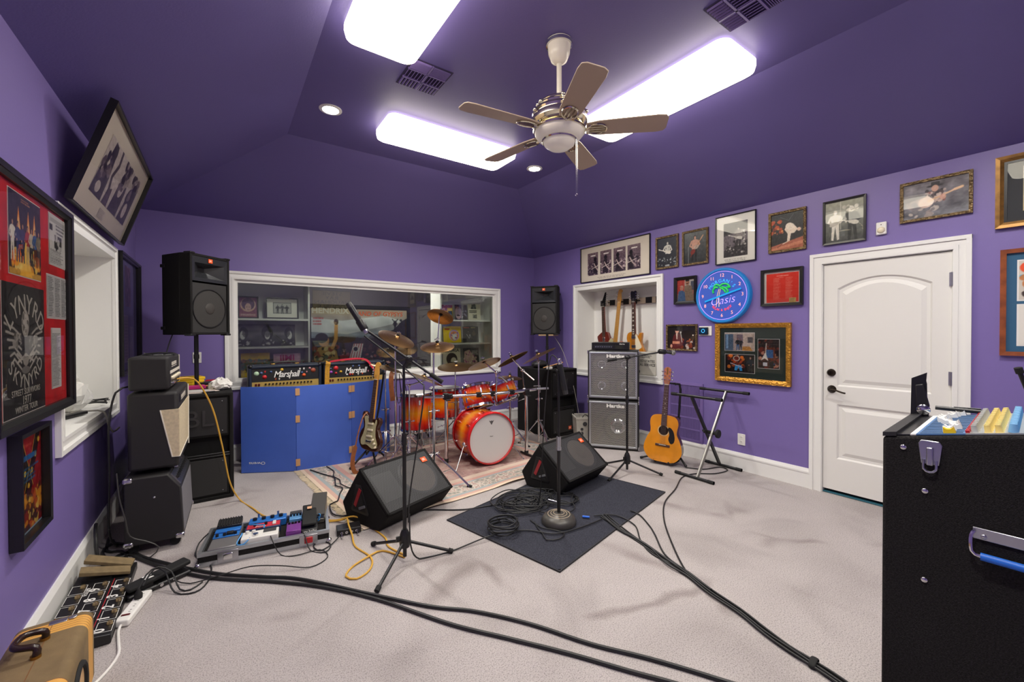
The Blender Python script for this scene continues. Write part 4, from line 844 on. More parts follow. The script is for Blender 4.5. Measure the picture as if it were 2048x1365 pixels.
def marshall(lab, x, y, stickers):
    W, D = .72, .27; hx = W/2
    c = thing('speaker_cabinet', 'navy speaker cabinet under the %s amplifier head behind the blue panels' % lab, 'speaker', (x, y+.06, 0))
    MB().bb(-hx, hx, -.17, .17, .04, .785).build('cabinet', NAVY, c, bevel=.012); MB().bb(-hx+.035, hx-.035, -.174, -.168, .075, .75).build('grille', GRILL, c, smooth=False)
    for a in (-hx+.07, hx-.07):
        for q in (-.12, .12): MB().cyl((a-.014, q, .022), (a+.014, q, .022), .022).build('caster', RUBBER, c)
    t = thing('guitar_amplifier', '%s navy amplifier head with stickers and white script behind the blue panels' % lab, 'amplifier', (x, y, .785))
    MB().ring(-hx, hx, .008, .29, .032, -D/2, D/2).bb(-hx+.03, hx-.03, -D/2+.02, D/2, .03, .27).build('cabinet', NAVY, t, bevel=.012, seg=3)
    MB().bb(-hx+.033, hx-.033, -D/2+.012, -D/2+.021, .115, .258).build('front_panel', BLACK, t, smooth=False)
    MB().bb(-hx+.033, hx-.033, -D/2+.010, -D/2+.022, .035, .113).build('control_panel', GOLDP, t, smooth=False)
    knobrow(t, -.2, .25, 14, -D/2+.01, .088, .0095, BLACKP, .016)
    for a in (-.29, -.262): MB().box((a, -D/2+.006, .085), (.018, .012, .024)).build('rocker_switch', mat('red_switch', '#5a1414', .3), t, bevel=.002)
    text('Marshall', .098, WSCR, t, (.0, -D/2+.011, .185), ext=.003, shear=.28, off=.0012, sx=.86, name='script_lettering', spacing=.9)
    MB().tube(crom([(-.12, 0, .292), (-.09, 0, .312), (.09, 0, .312), (.12, 0, .292)], .02), .011, 8).build('handle', BLACKP, t)
    for a in (-.12, .12): MB().box((a, 0, .295), (.045, .03, .012)).build('handle_mount', GOLDM, t, bevel=.003)
    for sx in (-1, 1):
        for z in (.02, .278): MB().sphere((sx*(hx-.02), -D/2+.02, z), .026, 12).build('corner_cap', BLACKP, t)
    for a, z, r, k, pick in stickers: link('guitar_pick' if pick else 'sticker', (PKM if pick else STM)[k], t, (a, -D/2+.012, z)).scale = (r, 1 if not pick else .02, r)
ST1 = [(-.285, .205, .024, 0, 0), (-.24, .21, .014, 5, 0), (-.205, .222, .012, 1, 1), (-.21, .165, .022, 1, 0), (-.15, .218, .012, 5, 0), (-.045, .238, .016, 3, 0), (.06, .232, .010, 8, 1), (.135, .236, .012, 2, 1), (.175, .236, .013, 2, 1), (.235, .24, .012, 6, 0), (.272, .215, .026, 9, 0), (.155, .195, .012, 5, 0), (.205, .2, .010, 6, 1), (.175, .165, .019, 4, 0), (.24, .17, .012, 8, 1), (-.105, .135, .014, 9, 1), (-.07, .135, .011, 2, 1), (.03, .145, .014, 2, 1)]
ST2 = [(-.285, .22, .012, 5, 0), (-.225, .225, .026, 1, 0), (-.28, .18, .018, 7, 0), (-.225, .165, .015, 1, 0), (-.17, .18, .015, 3, 0), (-.03, .24, .012, 5, 0), (.04, .24, .013, 5, 0), (.17, .235, .012, 2, 1), (.21, .235, .011, 1, 1), (-.1, .14, .012, 2, 0), (-.065, .14, .012, 1, 0), (-.035, .14, .011, 4, 0), (.03, .14, .013, 2, 1), (.08, .145, .012, 4, 1), (.15, .17, .012, 6, 1)]
marshall('left', .592, 5.335, ST1); marshall('right', 1.335, 5.335, ST2)
# straps draped over the right head
def strap(name, label, m, pts, wd, nrm, group=None, thin=1.):
    P = crom(pts, .02); b = MB(); n = len(P); N = Vector(nrm).normalized(); vs = []; w0 = wd
    for i, p in enumerate(P):
        d = (P[min(i+1, n-1)]-P[max(i-1, 0)]).normalized(); s = d.cross(N); s = s.normalized() if s.length > .05 else Vector((1, 0, 0))
        u = s.cross(d).normalized(); wd = w0*(thin if i < n*.45 else 1)
        vs += [p+s*wd/2+u*.0015, p-s*wd/2+u*.0015, p-s*wd/2-u*.0015, p+s*wd/2-u*.0015]
    fs = [(i*4+k, i*4+(k+1) % 4, i*4+4+(k+1) % 4, i*4+4+k) for i in range(n-1) for k in range(4)]+[(0, 3, 2, 1), ((n-1)*4, (n-1)*4+1, (n-1)*4+2, (n-1)*4+3)]
    b.add(vs, fs); o = b.build(name, m); tag(o, label, 'strap', group); return o
strap('guitar_strap', 'yellow woven strap hanging down the left end of the right amplifier head', mat('yellow_strap', '#c9922a', .7, var=.3, vscale=60), [(1.03, 5.30, 1.085), (1.02, 5.18, 1.085), (1.012, 5.185, 1.02), (1.008, 5.188, .93), (1.005, 5.19, .82)], .05, (0, -1, .2))
strap('guitar_strap', 'red strap draped over the top of the right amplifier head', mat('red_strap', '#b51c34', .6), [(1.06, 5.30, 1.082), (1.2, 5.28, 1.10), (1.38, 5.27, 1.108), (1.46, 5.19, 1.09), (1.52, 5.17, 1.01), (1.58, 5.165, .91)], .045, (0, -.4, 1))

# ---- zigzag blue folding panels
BLU = mat('blue_foam_board', '#4668c6', .55, var=.06, vscale=3); CARD = mat('tan_cardboard', '#c99a6a', .8)
t = thing('folding_panel', 'blue three-panel folding board with tan tabs in front of the amplifier heads', 'panel', (.154, 5.017, 0))
pts = [(.154, 5.017), (.624, 4.764), (1.165, 4.725), (1.645, 4.90)]; objs = []
for k in range(3):
    (xa, ya), (xb, yb) = pts[k], pts[k+1]; L = math.hypot(xb-xa, yb-ya); a = math.atan2(yb-ya, xb-xa)
    p = MB().bb(0.002, L-.002, 0, .012, .004, .878).build('panel', BLU, t, (xa-.154, ya-5.017, 0), (0, 0, a), bevel=.0015); objs.append((p, L, a))
    if k: 
        for z in ((.82, .54, .09) if k == 1 else (.815, .53, .15)): MB().bb(-.004 if k == 1 else -.036, .036 if k == 1 else -.002, -.004, 0, z-.036, z+.036).build('cardboard_tab', CARD, p, smooth=False)
    if k == 2:
        for z in (.815, .53, .15): MB().bb(.002, .036, -.004, 0, z-.036, z+.036).build('cardboard_tab', CARD, p, smooth=False)
text('Owens', .042, WSCR, objs[0][0], (.155, -.0015, .10), rot=(PI/2, PI, 0), sx=1.3)

# ---- silver-grilled bass stack
def perf(name, base, hole, scale):  # hole: radius as a share of the pitch
    m = mat(name, base, .35, metal=.7); nt, b = nodes_of(m); tc = nt.nodes.new('ShaderNodeTexCoord'); mp = nt.nodes.new('ShaderNodeMapping'); mp.inputs['Scale'].default_value = (scale, scale, scale*.5774)
    v = []
    for off in ((0, 0, 0), (.5, 0, .5)):
        ad = nt.nodes.new('ShaderNodeVectorMath'); ad.operation = 'ADD'; ad.inputs[1].default_value = off; fr = nt.nodes.new('ShaderNodeVectorMath'); fr.operation = 'FRACTION'
        su = nt.nodes.new('ShaderNodeVectorMath'); su.operation = 'SUBTRACT'; su.inputs[1].default_value = (.5, 0, .5); mu = nt.nodes.new('ShaderNodeVectorMath'); mu.operation = 'MULTIPLY'; mu.inputs[1].default_value = (1, 0, 1.732)
        ln = nt.nodes.new('ShaderNodeVectorMath'); ln.operation = 'LENGTH'
        nt.links.new(mp.outputs[0], ad.inputs[0]); nt.links.new(ad.outputs[0], fr.inputs[0]); nt.links.new(fr.outputs[0], su.inputs[0]); nt.links.new(su.outputs[0], mu.inputs[0]); nt.links.new(mu.outputs[0], ln.inputs[0]); v.append(ln.outputs['Value'])
    mn = nt.nodes.new('ShaderNodeMath'); mn.operation = 'MINIMUM'; nt.links.new(v[0], mn.inputs[0]); nt.links.new(v[1], mn.inputs[1]); lt = nt.nodes.new('ShaderNodeMath'); lt.operation = 'LESS_THAN'; lt.inputs[1].default_value = hole
    nt.links.new(tc.outputs['Object'], mp.inputs[0]); nt.links.new(mn.outputs[0], lt.inputs[0])
    out = nt.nodes['Material Output']; tr = nt.nodes.new('ShaderNodeBsdfTransparent'); mx = nt.nodes.new('ShaderNodeMixShader')
    nt.links.new(lt.outputs[0], mx.inputs[0]); nt.links.new(b.outputs[0], mx.inputs[1]); nt.links.new(tr.outputs[0], mx.inputs[2]); nt.links.new(mx.outputs[0], out.inputs[0]); return m
PERF = perf('perforated_silver_grille', '#d0cfc8', .39, 66.); BAFF = mat('bass_baffle', '#232227', .6)
def bass_cab(label, loc, rz, cones, H=.60):
    t = thing('bass_cabinet', label, 'speaker', loc, rz); W, D = .60, .42; x, y = W/2, D/2
    MB().bb(-x, x, -y+.06, y, .0, H).ring(-x, x, 0, H, .016, -y, -y+.062).build('cabinet', TOL, t, bevel=.006)
    MB().ring(-x+.016, x-.016, .016, H-.016, .022, -y-.004, -y+.02).build('grille_frame', ALU, t, bevel=.003)
    MB().bb(-x+.016, x-.016, -y+.05, -y+.06, .016, H-.016).build('baffle', BAFF, t, smooth=False)
    MB().add([(-x+.036, -y+.004, .036), (x-.036, -y+.004, .036), (x-.036, -y+.004, H-.036), (-x+.036, -y+.004, H-.036)], [(0, 1, 2, 3)]).build('grille', PERF, t, smooth=False)
    for cx, cz, R in cones:
        s = MB().lathe([(R, -y+.045), (R*.92, -y+.036), (R*.84, -y+.046)], (cx, 0, cz), 'Y', 40, close=True).build('woofer', RUBBER, t)
        MB().lathe([(R*.48, -y+.04), (R*.38, -y+.028), (R*.26, -y+.04)], (cx, 0, cz), 'Y', 40, close=True).build('woofer_ring', CHROME, s); MB().lathe([(0, -y+.034), (R*.25, -y+.046)], (cx, 0, cz), 'Y', 24).build('dust_cap', CONE, s); MB().lathe([(R*.4, -y+.047), (R*.84, -y+.048)], (cx, 0, cz), 'Y', 40).build('cone', mat('aluminium_cone', '#4c4a3e', .45, metal=.4), s)
    text('Hartke', .055, WSCR, t, (0.03, -y-.002, H-.068), off=.002, sx=1.35, ext=.003)
    for a in (-x, x):
        for z in (.02, H-.02): MB().box((a, -y+.02, z), (.012, .05, .04)).build('corner_cap', CHROME, t, bevel=.004)
    for a in (-x+.08, x-.08): MB().cyl((a, -.12, -.012), (a, -.12, 0), .02).cyl((a, .12, -.012), (a, .12, 0), .02).build('foot', RUBBER, t)
RZ = math.radians(-53)
bass_cab('tall silver-grilled bass cabinet with one large cone at the bottom of the stack', (4.04, 3.525, .013), RZ, [(.06, .27, .19)], .585)
bass_cab('silver-grilled bass cabinet with four cones in the middle of the stack', (4.04, 3.525, .612), RZ, [(-.14, .42, .12), (.14, .42, .12), (-.14, .155, .12), (.14, .155, .12)], .59)
t = thing('bass_amplifier', 'slim black bass amplifier head on top of the silver stack', 'amplifier', (4.0, 3.535, 1.204), RZ)
MB().bb(-.22, .22, -.17, .17, .008, .095).build('chassis', BLACKP, t, bevel=.004); MB().bb(-.222, .222, -.175, -.169, .008, .095).build('front_panel', SATIN, t, bevel=.002)
MB().bb(-.19, .03, -.178, -.174, .025, .062).build('control_strip', mat('grey_strip', '#3a3c40', .35, metal=.5), t, smooth=False); knobrow(t, -.17, .015, 8, -.178, .043, .007, STEEL)
MB().bb(.06, .15, -.178, -.174, .022, .06).build('vent', RUBBER, t, smooth=False); text('Hartke', .022, WSCR, t, (.14, -.1762, .078))
for a in (-.17, .17): MB().cyl((a, -.1, 0), (a, -.1, .009), .014).cyl((a, .1, 0), (a, .1, .009), .014).build('foot', RUBBER, t)

# ---- floor wedges
MESH = perf('wedge_steel_mesh', '#4a4a4c', .34, 95.); _nb = nodes_of(MESH)[1]; _nb.inputs['Metallic'].default_value = .2; _nb.inputs['Roughness'].default_value = .55
def wedge(label, loc, rz, L=.655):
    t = thing('floor_monitor', label, 'speaker', loc, rz); h = L/2
    pr = [(-.19, .003), (.17, .003), (.235, .125), (.03, .405), (-.3, .135)]   # (y, z): front foot, back foot, back, apex, lip
    MB().prism(pr, -h, h, plane='YZ').build('cabinet', DKBODY, t, bevel=.012)
    e = Vector((0, .33, .27)).normalized(); n = Vector((0, -.27, .33)).normalized(); sl = math.hypot(.33, .27); tilt = math.atan2(.27, .33)
    c = thing('tmp', '', '', (0, 0, 0)) if 0 else None
    rot = (tilt-PI/2, 0, 0); o = (0, -.3, .135)
    def P(x, v, d): q = Vector(o)+e*v+n*d; return (x, q.y, q.z)
    g = MB(); 
    for (a0, a1, b0, b1) in ((-h, h, 0, .02), (-h, h, sl-.02, sl), (-h, -h+.022, 0, sl), (h-.022, h, 0, sl)):
        vs = [P(a, v, d) for d in (0.004, .02) for a, v in ((a0, b0), (a1, b0), (a1, b1), (a0, b1))]; g.add(vs, [(0, 3, 2, 1), (4, 5, 6, 7), (0, 1, 5, 4), (1, 2, 6, 5), (2, 3, 7, 6), (3, 0, 4, 7)])
    g.build('front_rim', DKBODY, t, bevel=.003)
    gm = MB().add([(-h+.022, 0, .02), (h-.022, 0, .02), (h-.022, 0, sl-.02), (-h+.022, 0, sl-.02)], [(0, 1, 2, 3)]).build('grille', MESH, t, smooth=False)
    gm.location = Vector(o)+n*.016; gm.rotation_euler = rot
    wf = MB().lathe([(.175, -.006), (.165, -.011), (.15, -.007)], (.11, 0, .215), 'Y', 48, close=True).build('woofer_ring', BLACKP, t); wf.location = Vector(o); wf.rotation_euler = rot
    cn = MB().lathe([(0, -.006), (.06, -.011), (.075, -.004), (.15, -.008)], (.11, 0, .215), 'Y', 48).build('cone', mat('paper_cone', '#80756a', .8), t); cn.location = Vector(o); cn.rotation_euler = rot
    hn = MB().bb(-.28, -.10, -.008, -.004, .1, .34).build('horn', mat('horn_grey', '#24211f', .6), t, smooth=False); hn.location = Vector(o); hn.rotation_euler = rot
    bd = jbl(t, 0, 0, 0, .055); bd.location = P(h-.09, sl-.10, .019); bd.rotation_euler = (tilt-PI/2, .0, 0)
    # handle cup with red strip on the left end
    k = MB(); k.prism([(-.085, .09), (.105, .09), (.115, .1), (.055, .30), (-.0, .30), (-.095, .105)], -h-.004, -h+.002, plane='YZ'); k.build('handle_plate', SATIN, t, bevel=.002)
    MB().prism([(-.06, .11), (.085, .11), (.045, .27), (.01, .27)], -h-.006, -h-.003, plane='YZ').build('handle_recess', RUBBER, t, smooth=False)
    MB().box((-h-.008, .03, .205), (.003, .03, .15), rot=(.45, 0, 0)).build('red_strip', mat('red_label_strip', '#a3202a', .4), t, smooth=False)
    MB().box((-h-.006, -.02, .14), (.008, .08, .02), rot=(-.4, 0, 0)).build('handle_grip', mat('grey_grip', '#6a6c70', .4), t, bevel=.004)
    for a in (-h+.06, h-.06): MB().cyl((a, -.12, 0), (a, -.12, .004), .02).cyl((a, .1, 0), (a, .1, .004), .02).build('foot', RUBBER, t)
def wl_(fbx, fby, yaw, L): a = math.radians(yaw); q = Vector((fbx, fby, 0))+Vector((math.cos(a), math.sin(a), 0))*L/2+Vector((-math.sin(a), math.cos(a), 0))*.19; return (q.x, q.y, 0)
wedge('black floor monitor wedge on the left beside the microphone stand', wl_(.903, 2.967, 20.6, .66), math.radians(20.6), .66)
wedge('black floor monitor wedge on the far corner of the dark mat', wl_(2.385, 2.71, 12.3, .65), math.radians(12.3), .65)
# ================================================================== drums, stands, guitars, microphones
def orient(zdir, face=None):
    """matrix whose Z runs along zdir and whose -Y looks as nearly as possible along face"""
    z = Vector(zdir).normalized(); f = Vector(face) if face else z.orthogonal()
    y = -(f-z*f.dot(z)).normalized(); x = y.cross(z); return Matrix((x, y, z)).transposed()
def tilt(toward, roll):
    """a cymbal's axis, leaning TOWARD the room's front corner and rolled right side up by ROLL degrees"""
    f = Vector((.574, .819, 0)); r = Vector((.819, -.574, 0)); return (Vector((0, 0, 1))-f*math.tan(math.radians(toward))-r*math.tan(math.radians(roll))).normalized()
RUG = mat('persian_rug', '#b59a90', .95, bump=.5, bscale=300, spec=.1)
def _rug():
    nt, b = nodes_of(RUG); tc = nt.nodes.new('ShaderNodeTexCoord'); sp = nt.nodes.new('ShaderNodeSeparateXYZ'); nt.links.new(tc.outputs['Object'], sp.inputs[0])
    def math_(op, a, b_=None):
        n = nt.nodes.new('ShaderNodeMath'); n.operation = op
        for i, v in enumerate((a, b_)):
            if v is None: continue
            if isinstance(v, (int, float)): n.inputs[i].default_value = v
            else: nt.links.new(v, n.inputs[i])
        return n.outputs[0]
    dx = math_('SUBTRACT', 1.30, math_('ABSOLUTE', sp.outputs[0])); dy = math_('SUBTRACT', 1.0, math_('ABSOLUTE', sp.outputs[1])); d = math_('MINIMUM', dx, dy)
    band = ramp(nt, [(0, '#d8c3ac'), (.035, '#c9a597'), (.07, '#9fa6a6'), (.105, '#b5b0a6'), (.27, '#9aa3a5'), (.30, '#c49a90'), (.35, '#c8b4a4'), (.42, '#b08f88')], 'CONSTANT'); nt.links.new(d, band.inputs[0])
    v = nt.nodes.new('ShaderNodeTexVoronoi'); v.inputs['Scale'].default_value = 17; nt.links.new(tc.outputs['Object'], v.inputs['Vector'])
    mot = ramp(nt, [(0, '#3d5a55'), (.28, '#b9a79c'), (.36, '#40424c'), (.42, '#d8c9ba'), (.6, '#a8706c'), (.75, '#cdbcb0')], 'CONSTANT'); nt.links.new(v.outputs['Distance'], mot.inputs[0])
    n = nt.nodes.new('ShaderNodeTexNoise'); n.inputs['Scale'].default_value = 5; n.inputs['Detail'].default_value = 6; nt.links.new(tc.outputs['Object'], n.inputs['Vector'])
    mid = ramp(nt, [(.3, '#5c4546'), (.45, '#8f6f6c'), (.55, '#a9968c'), (.68, '#7a4e50')]); nt.links.new(n.outputs['Fac'], mid.inputs[0])
    m1 = nt.nodes.new('ShaderNodeMix'); m1.data_type = 'RGBA'; k = ramp(nt, [(0, '#000000'), (.105, '#bcbcbc'), (.27, '#303030'), (.42, '#8a8a8a')], 'CONSTANT'); nt.links.new(d, k.inputs[0])
    nt.links.new(k.outputs[0], m1.inputs[0]); nt.links.new(band.outputs[0], m1.inputs[6]); nt.links.new(mot.outputs[0], m1.inputs[7])
    m2 = nt.nodes.new('ShaderNodeMix'); m2.data_type = 'RGBA'; k2 = ramp(nt, [(0, '#000000'), (.42, '#d0d0d0')], 'CONSTANT'); nt.links.new(d, k2.inputs[0])
    nt.links.new(k2.outputs[0], m2.inputs[0]); nt.links.new(m1.outputs[2], m2.inputs[6]); nt.links.new(mid.outputs[0], m2.inputs[7]); nt.links.new(m2.outputs[2], b.inputs['Base Color'])
_rug()
rug = thing('rug', 'worn pink and cream oriental rug under the drum kit', 'rug', (2.02, 4.18, 0), math.radians(6))
b = MB(); nx, ny = 52, 40; q = random.Random(2)
for j in range(ny+1):
    for i in range(nx+1):
        x, y = -1.30+2.6*i/nx, -1.0+2.0*j/ny; z = .008+(.014*max(0, math.sin(x*7+.6))*(1 if j < 2 else .3 if j < 4 else 0)); b.v.append((x, y, z))
b.f = [(j*(nx+1)+i, j*(nx+1)+i+1, (j+1)*(nx+1)+i+1, (j+1)*(nx+1)+i) for j in range(ny) for i in range(nx)]; b.m = [0]*len(b.f)
b.build('pile', RUG, rug)
b = MB()
for k in range(150):
    y = -.99+1.98*k/149; b.box((-1.325+q.uniform(-.008, .008), y, .005), (.06, .006, .004), rot=(0, 0, q.uniform(-.5, .5)))
fr = b.build('fringe', mat('cream_fringe', '#d9c8a8', .9), rug, smooth=False); fr['kind'] = 'stuff'

def burst(D):
    k = 'sunburst_lacquer_%d' % int(D*1000)
    if k in _mats: return _mats[k]
    m = mat(k, '#e07020', .16, coat=.8); nt, b = nodes_of(m); tc = nt.nodes.new('ShaderNodeTexCoord'); sp = nt.nodes.new('ShaderNodeSeparateXYZ'); a = nt.nodes.new('ShaderNodeMath'); a.operation = 'ABSOLUTE'; mu = nt.nodes.new('ShaderNodeMath'); mu.operation = 'MULTIPLY'; mu.inputs[1].default_value = 2/D
    n = nt.nodes.new('ShaderNodeTexNoise'); n.inputs['Scale'].default_value = 6; ad = nt.nodes.new('ShaderNodeMath'); ad.operation = 'MULTIPLY_ADD'; ad.inputs[1].default_value = .22; mp = nt.nodes.new('ShaderNodeMapping'); mp.inputs['Scale'].default_value = (6, 6, .6)
    nt.links.new(tc.outputs['Object'], sp.inputs[0]); nt.links.new(sp.outputs[2], a.inputs[0]); nt.links.new(a.outputs[0], mu.inputs[0]); nt.links.new(tc.outputs['Object'], mp.inputs[0]); nt.links.new(mp.outputs[0], n.inputs['Vector']); nt.links.new(n.outputs['Fac'], ad.inputs[0]); nt.links.new(mu.outputs[0], ad.inputs[2])
    r = ramp(nt, [(.1, '#f09a10'), (.38, '#ee7a10'), (.62, '#e0400e'), (.82, '#c81808'), (1, '#a80a08')]); nt.links.new(ad.outputs[0], r.inputs[0]); nt.links.new(r.outputs[0], b.inputs['Base Color']); return m
HEADW = mat('white_drum_head', '#dcdad6', .45); HEADC = mat('clear_drum_head', '#b9a892', .3); REDH = mat('red_hoop_lacquer', '#c8161c', .2, coat=.7)
def drum(name, label, loc, R, D, nl, rot=None, hoop=CHROME, front=HEADW, group=None, hw=.022, M=None):
    t = thing(name, label, 'drum', loc, 0, group)
    if M: t.rotation_euler = M.to_euler()
    elif rot: t.rotation_euler = rot
    MB().lathe([(R-.006, -D/2), (R, -D/2), (R, D/2), (R-.006, D/2)], n=56, close=True).build('shell', burst(D), t)
    for s in (1, -1):
        z = s*D/2; MB().lathe([(R+.003, z-s*.012), (R+.012, z-s*.012), (R+.014, z+s*hw*.6), (R+.006, z+s*hw), (R-.004, z+s*hw), (R-.002, z+s*.004)], n=56, close=True).build('hoop', hoop, t)
        MB().lathe([(0, z+s*.005), (R-.004, z+s*.006), (R+.002, z)], n=56).build('drum_head', front if s > 0 else HEADC, t)
    lug = MB().prism(rrect(.009, .028, .008), 0, .018, plane='XY').mesh('lug', [CHROME], True); rod = MB().cyl((0, 0, 0), (0, 0, .07), .0035, n=8).box((0, 0, .074), (.009, .009, .012)).mesh('tension_rod', [CHROME], True)
    for k in range(nl):
        a = 2*PI*(k+.3)/nl
        for s in (1, -1):
            l = link('lug', lug, t); l.matrix_local = Matrix.Translation((R*math.cos(a), R*math.sin(a), s*(D/2-.075)))@Matrix.Rotation(a, 4, 'Z')@Matrix.Rotation(PI/2, 4, 'Y')@Matrix.Rotation(PI/2, 4, 'Z')
            o = link('tension_rod', rod, l); o.matrix_local = (l.matrix_local.inverted()@Matrix.Translation(((R+.014)*math.cos(a), (R+.014)*math.sin(a), s*(D/2-.05)))@(Matrix.Identity(4) if s > 0 else Matrix.Rotation(PI, 4, 'X')))
    return t
bd = drum('bass_drum', 'sunburst bass drum with white front head and red hoops', (2.375, 3.95, .298), .268, .40, 8, rot=(PI/2, 0, math.radians(-5)), hoop=REDH, hw=.032)
for s in (-1, 1):
    a = math.radians(198 if s < 0 else -18)
    MB().cyl((s*.26, -.06, .08), (s*.40, -.285, .19), .007, n=10).cyl((s*.40, -.285, .19), (s*.41, -.294, .196), .011, n=10).sphere((s*.258, -.06, .08), .026, 12).build('spur', CHROME, bd)
Pm = MB().prism([(-.03, .02), (0, -.03), (.03, .02), (.012, .012), (0, .018), (-.012, .012)], .2065, .2075, plane='XY').build('crest_print', mat('grey_print', '#5a5856', .6), bd, (0, .17, 0), smooth=False); text('Remo', .016, _mats['grey_print'], bd, (0, .02, .2068), rot=(0, 0, 0))
t1 = drum('floor_tom', 'sunburst floor tom nearest the left microphone stand', (1.88, 4.64, .505), .178, .40, 6, group='floor toms of the drum kit')
t2 = drum('floor_tom', 'sunburst floor tom behind the left rack leg', (2.43, 5.03, .50), .195, .36, 6, group='floor toms of the drum kit')
for t, R in ((t1, .178), (t2, .195)):
    z = t.location.z
    for k in range(3):
        a = .9+k*2*PI/3; c, s = math.cos(a), math.sin(a)
        MB().tube([((R+.02)*c, (R+.02)*s, .08), ((R+.02)*c, (R+.02)*s, -.12), ((R+.05)*c, (R+.05)*s, -z+.05)], .006, 8).cyl(((R+.05)*c, (R+.05)*s, -z+.05), ((R+.052)*c, (R+.052)*s, -z+.012), .012).build('leg', CHROME, t)
M1 = orient(Vector((-.02, .36, 1)), (0, -1, 0)); M2 = orient(Vector((-.2, .40, 1)), (0, -1, 0))
ta = drum('rack_tom', 'sunburst rack tom on the left of the chrome rack above the bass drum', (2.44, 4.19, .68), .168, .23, 6, M=M1, group='rack toms of the drum kit')
tb = drum('rack_tom', 'sunburst rack tom on the right of the chrome rack', (2.80, 4.15, .71), .152, .20, 6, M=M2, group='rack toms of the drum kit')
# chrome drum rack
t = thing('drum_rack', 'chrome tubular drum rack with black clamps in front of the rack toms', 'drum rack', (2.43, 3.95, 0)); L, Rr = Vector((-.44, .13, 0)), Vector((.45, -.13, 0))
for p in (L, Rr):
    MB().cyl(p+Vector((0, 0, .03)), p+Vector((0, 0, .74)), .019, n=18).build('upright', CHROME, t); MB().cyl(p+Vector((0, 0, .018)), p+Vector((0, 0, .06)), .024, n=16).build('rubber_foot', RUBBER, t)
    MB().box(p+Vector((0, 0, .735)), (.06, .06, .07)).cyl(p+Vector((-.03, -.05, .70)), p+Vector((.03, -.05, .70)), .008).build('clamp', BLACKP, t, bevel=.008)
bar = crom([L+Vector((-.20, .12, .735)), L+Vector((0, 0, .735)), Vector((0, -.02, .74)), Rr+Vector((0, 0, .755)), Rr+Vector((.14, .0, .76))], .05); MB().tube(bar, .019, 16).build('crossbar', CHROME, t)
MB().tube([Rr+Vector((-.02, .08, .03)), Rr+Vector((.0, -.16, .02))], .012, 8).build('base_bar', BLACKP, t)
for f in (.22, .45, .58, .75): p = bar[int(f*len(bar))]; MB().box(p, (.055, .055, .055), rot=(0, 0, -.28)).cyl(p+Vector((0, -.04, .0)), p+Vector((0, -.055, 0)), .016, n=6).build('clamp', BLACKP, t, bevel=.008)
for (x, y, z, u, v, w_) in ((2.44, 4.02, .70, 2.38, 3.98, .735), (2.76, 4.0, .72, 2.68, 3.88, .745)): MB().tube([(x-2.43, y-3.95, z), (x-2.43, y-3.99, z+.03), (u-2.43, v-3.95, w_)], .010, 8).sphere((x-2.43, y-3.95, z), .022, 10).build('tom_mount', CHROME, t)
def o3(p): return Vector(p)-Vector((2.43, 3.95, 0))
for pts in ([(2.486, 3.85, .68), (2.488, 3.85, 1.0)], [(2.60, 3.80, .87), (2.488, 3.85, .985), (2.40, 3.98, 1.10)], [(2.86, 3.83, .77), (2.84, 3.84, 1.0)], [(2.93, 3.74, .88), (2.84, 3.84, .99), (2.76, 3.95, 1.14)]): MB().tube([o3(p) for p in pts], .0085, 8).build('boom_arm', CHROME, t)
for p in ((2.488, 3.85, .985), (2.84, 3.84, .99), (2.86, 3.83, .77), (2.486, 3.85, .745)): MB().sphere(o3(p), .02, 10).cyl(o3(p)+Vector((-.03, 0, 0)), o3(p)+Vector((.03, 0, 0)), .006).build('wing_joint', CHROME, t)
MB().cyl(o3((3.02, 3.80, .765)), o3((3.16, 3.76, .765)), .013).tube([o3((2.98, 3.81, .80)), o3((3.06, 3.79, .80)), o3((3.06, 3.79, .72))], .005, 6).build('hex_rod', STEEL, t)

BRONZE = mat('cymbal_bronze', '#8f6c45', .32, metal=.95)
def _br():
    nt, b = nodes_of(BRONZE); tc = nt.nodes.new('ShaderNodeTexCoord'); ln = nt.nodes.new('ShaderNodeVectorMath'); ln.operation = 'LENGTH'; w_ = nt.nodes.new('ShaderNodeTexNoise'); w_.noise_dimensions = '1D'; w_.inputs['Scale'].default_value = 160; w_.inputs['Detail'].default_value = 3
    nt.links.new(tc.outputs['Object'], ln.inputs[0]); nt.links.new(ln.outputs['Value'], w_.inputs['W']); r = ramp(nt, [(.3, '#75583a'), (.55, '#96734a'), (.75, '#ab8656')]); nt.links.new(w_.outputs['Fac'], r.inputs[0]); nt.links.new(r.outputs[0], b.inputs['Base Color'])
    bp = nt.nodes.new('ShaderNodeBump'); bp.inputs['Strength'].default_value = .25; bp.inputs['Distance'].default_value = .001; nt.links.new(w_.outputs['Fac'], bp.inputs['Height']); nt.links.new(bp.outputs[0], b.inputs['Normal'])
_br()
def cymbal(label, loc, R, ax):
    t = thing('cymbal', label, 'cymbal', loc, 0, 'cymbals of the drum kit'); t.rotation_euler = orient(ax, (0, -1, 0)).to_euler()
    k = R*.16; pr = [(.006, .0), (k*.5, -.004), (k*.85, -.012), (k, -.02), (R*.5, -.028), (R*.8, -.036), (R, -.046)]
    MB().lathe([(r, z) for r, z in pr]+[(r, z-.0018) for r, z in pr[::-1]], n=64, close=True).build('plate', BRONZE, t)
    MB().cyl((0, 0, 0), (0, 0, .012), .016, n=14).cyl((0, 0, -.03), (0, 0, -.012), .014, n=14).build('felt_washer', RUBBER, t); MB().cyl((0, 0, -.05), (0, 0, .045), .004, n=8).box((0, 0, .03), (.045, .01, .012)).build('wing_nut', CHROME, t)
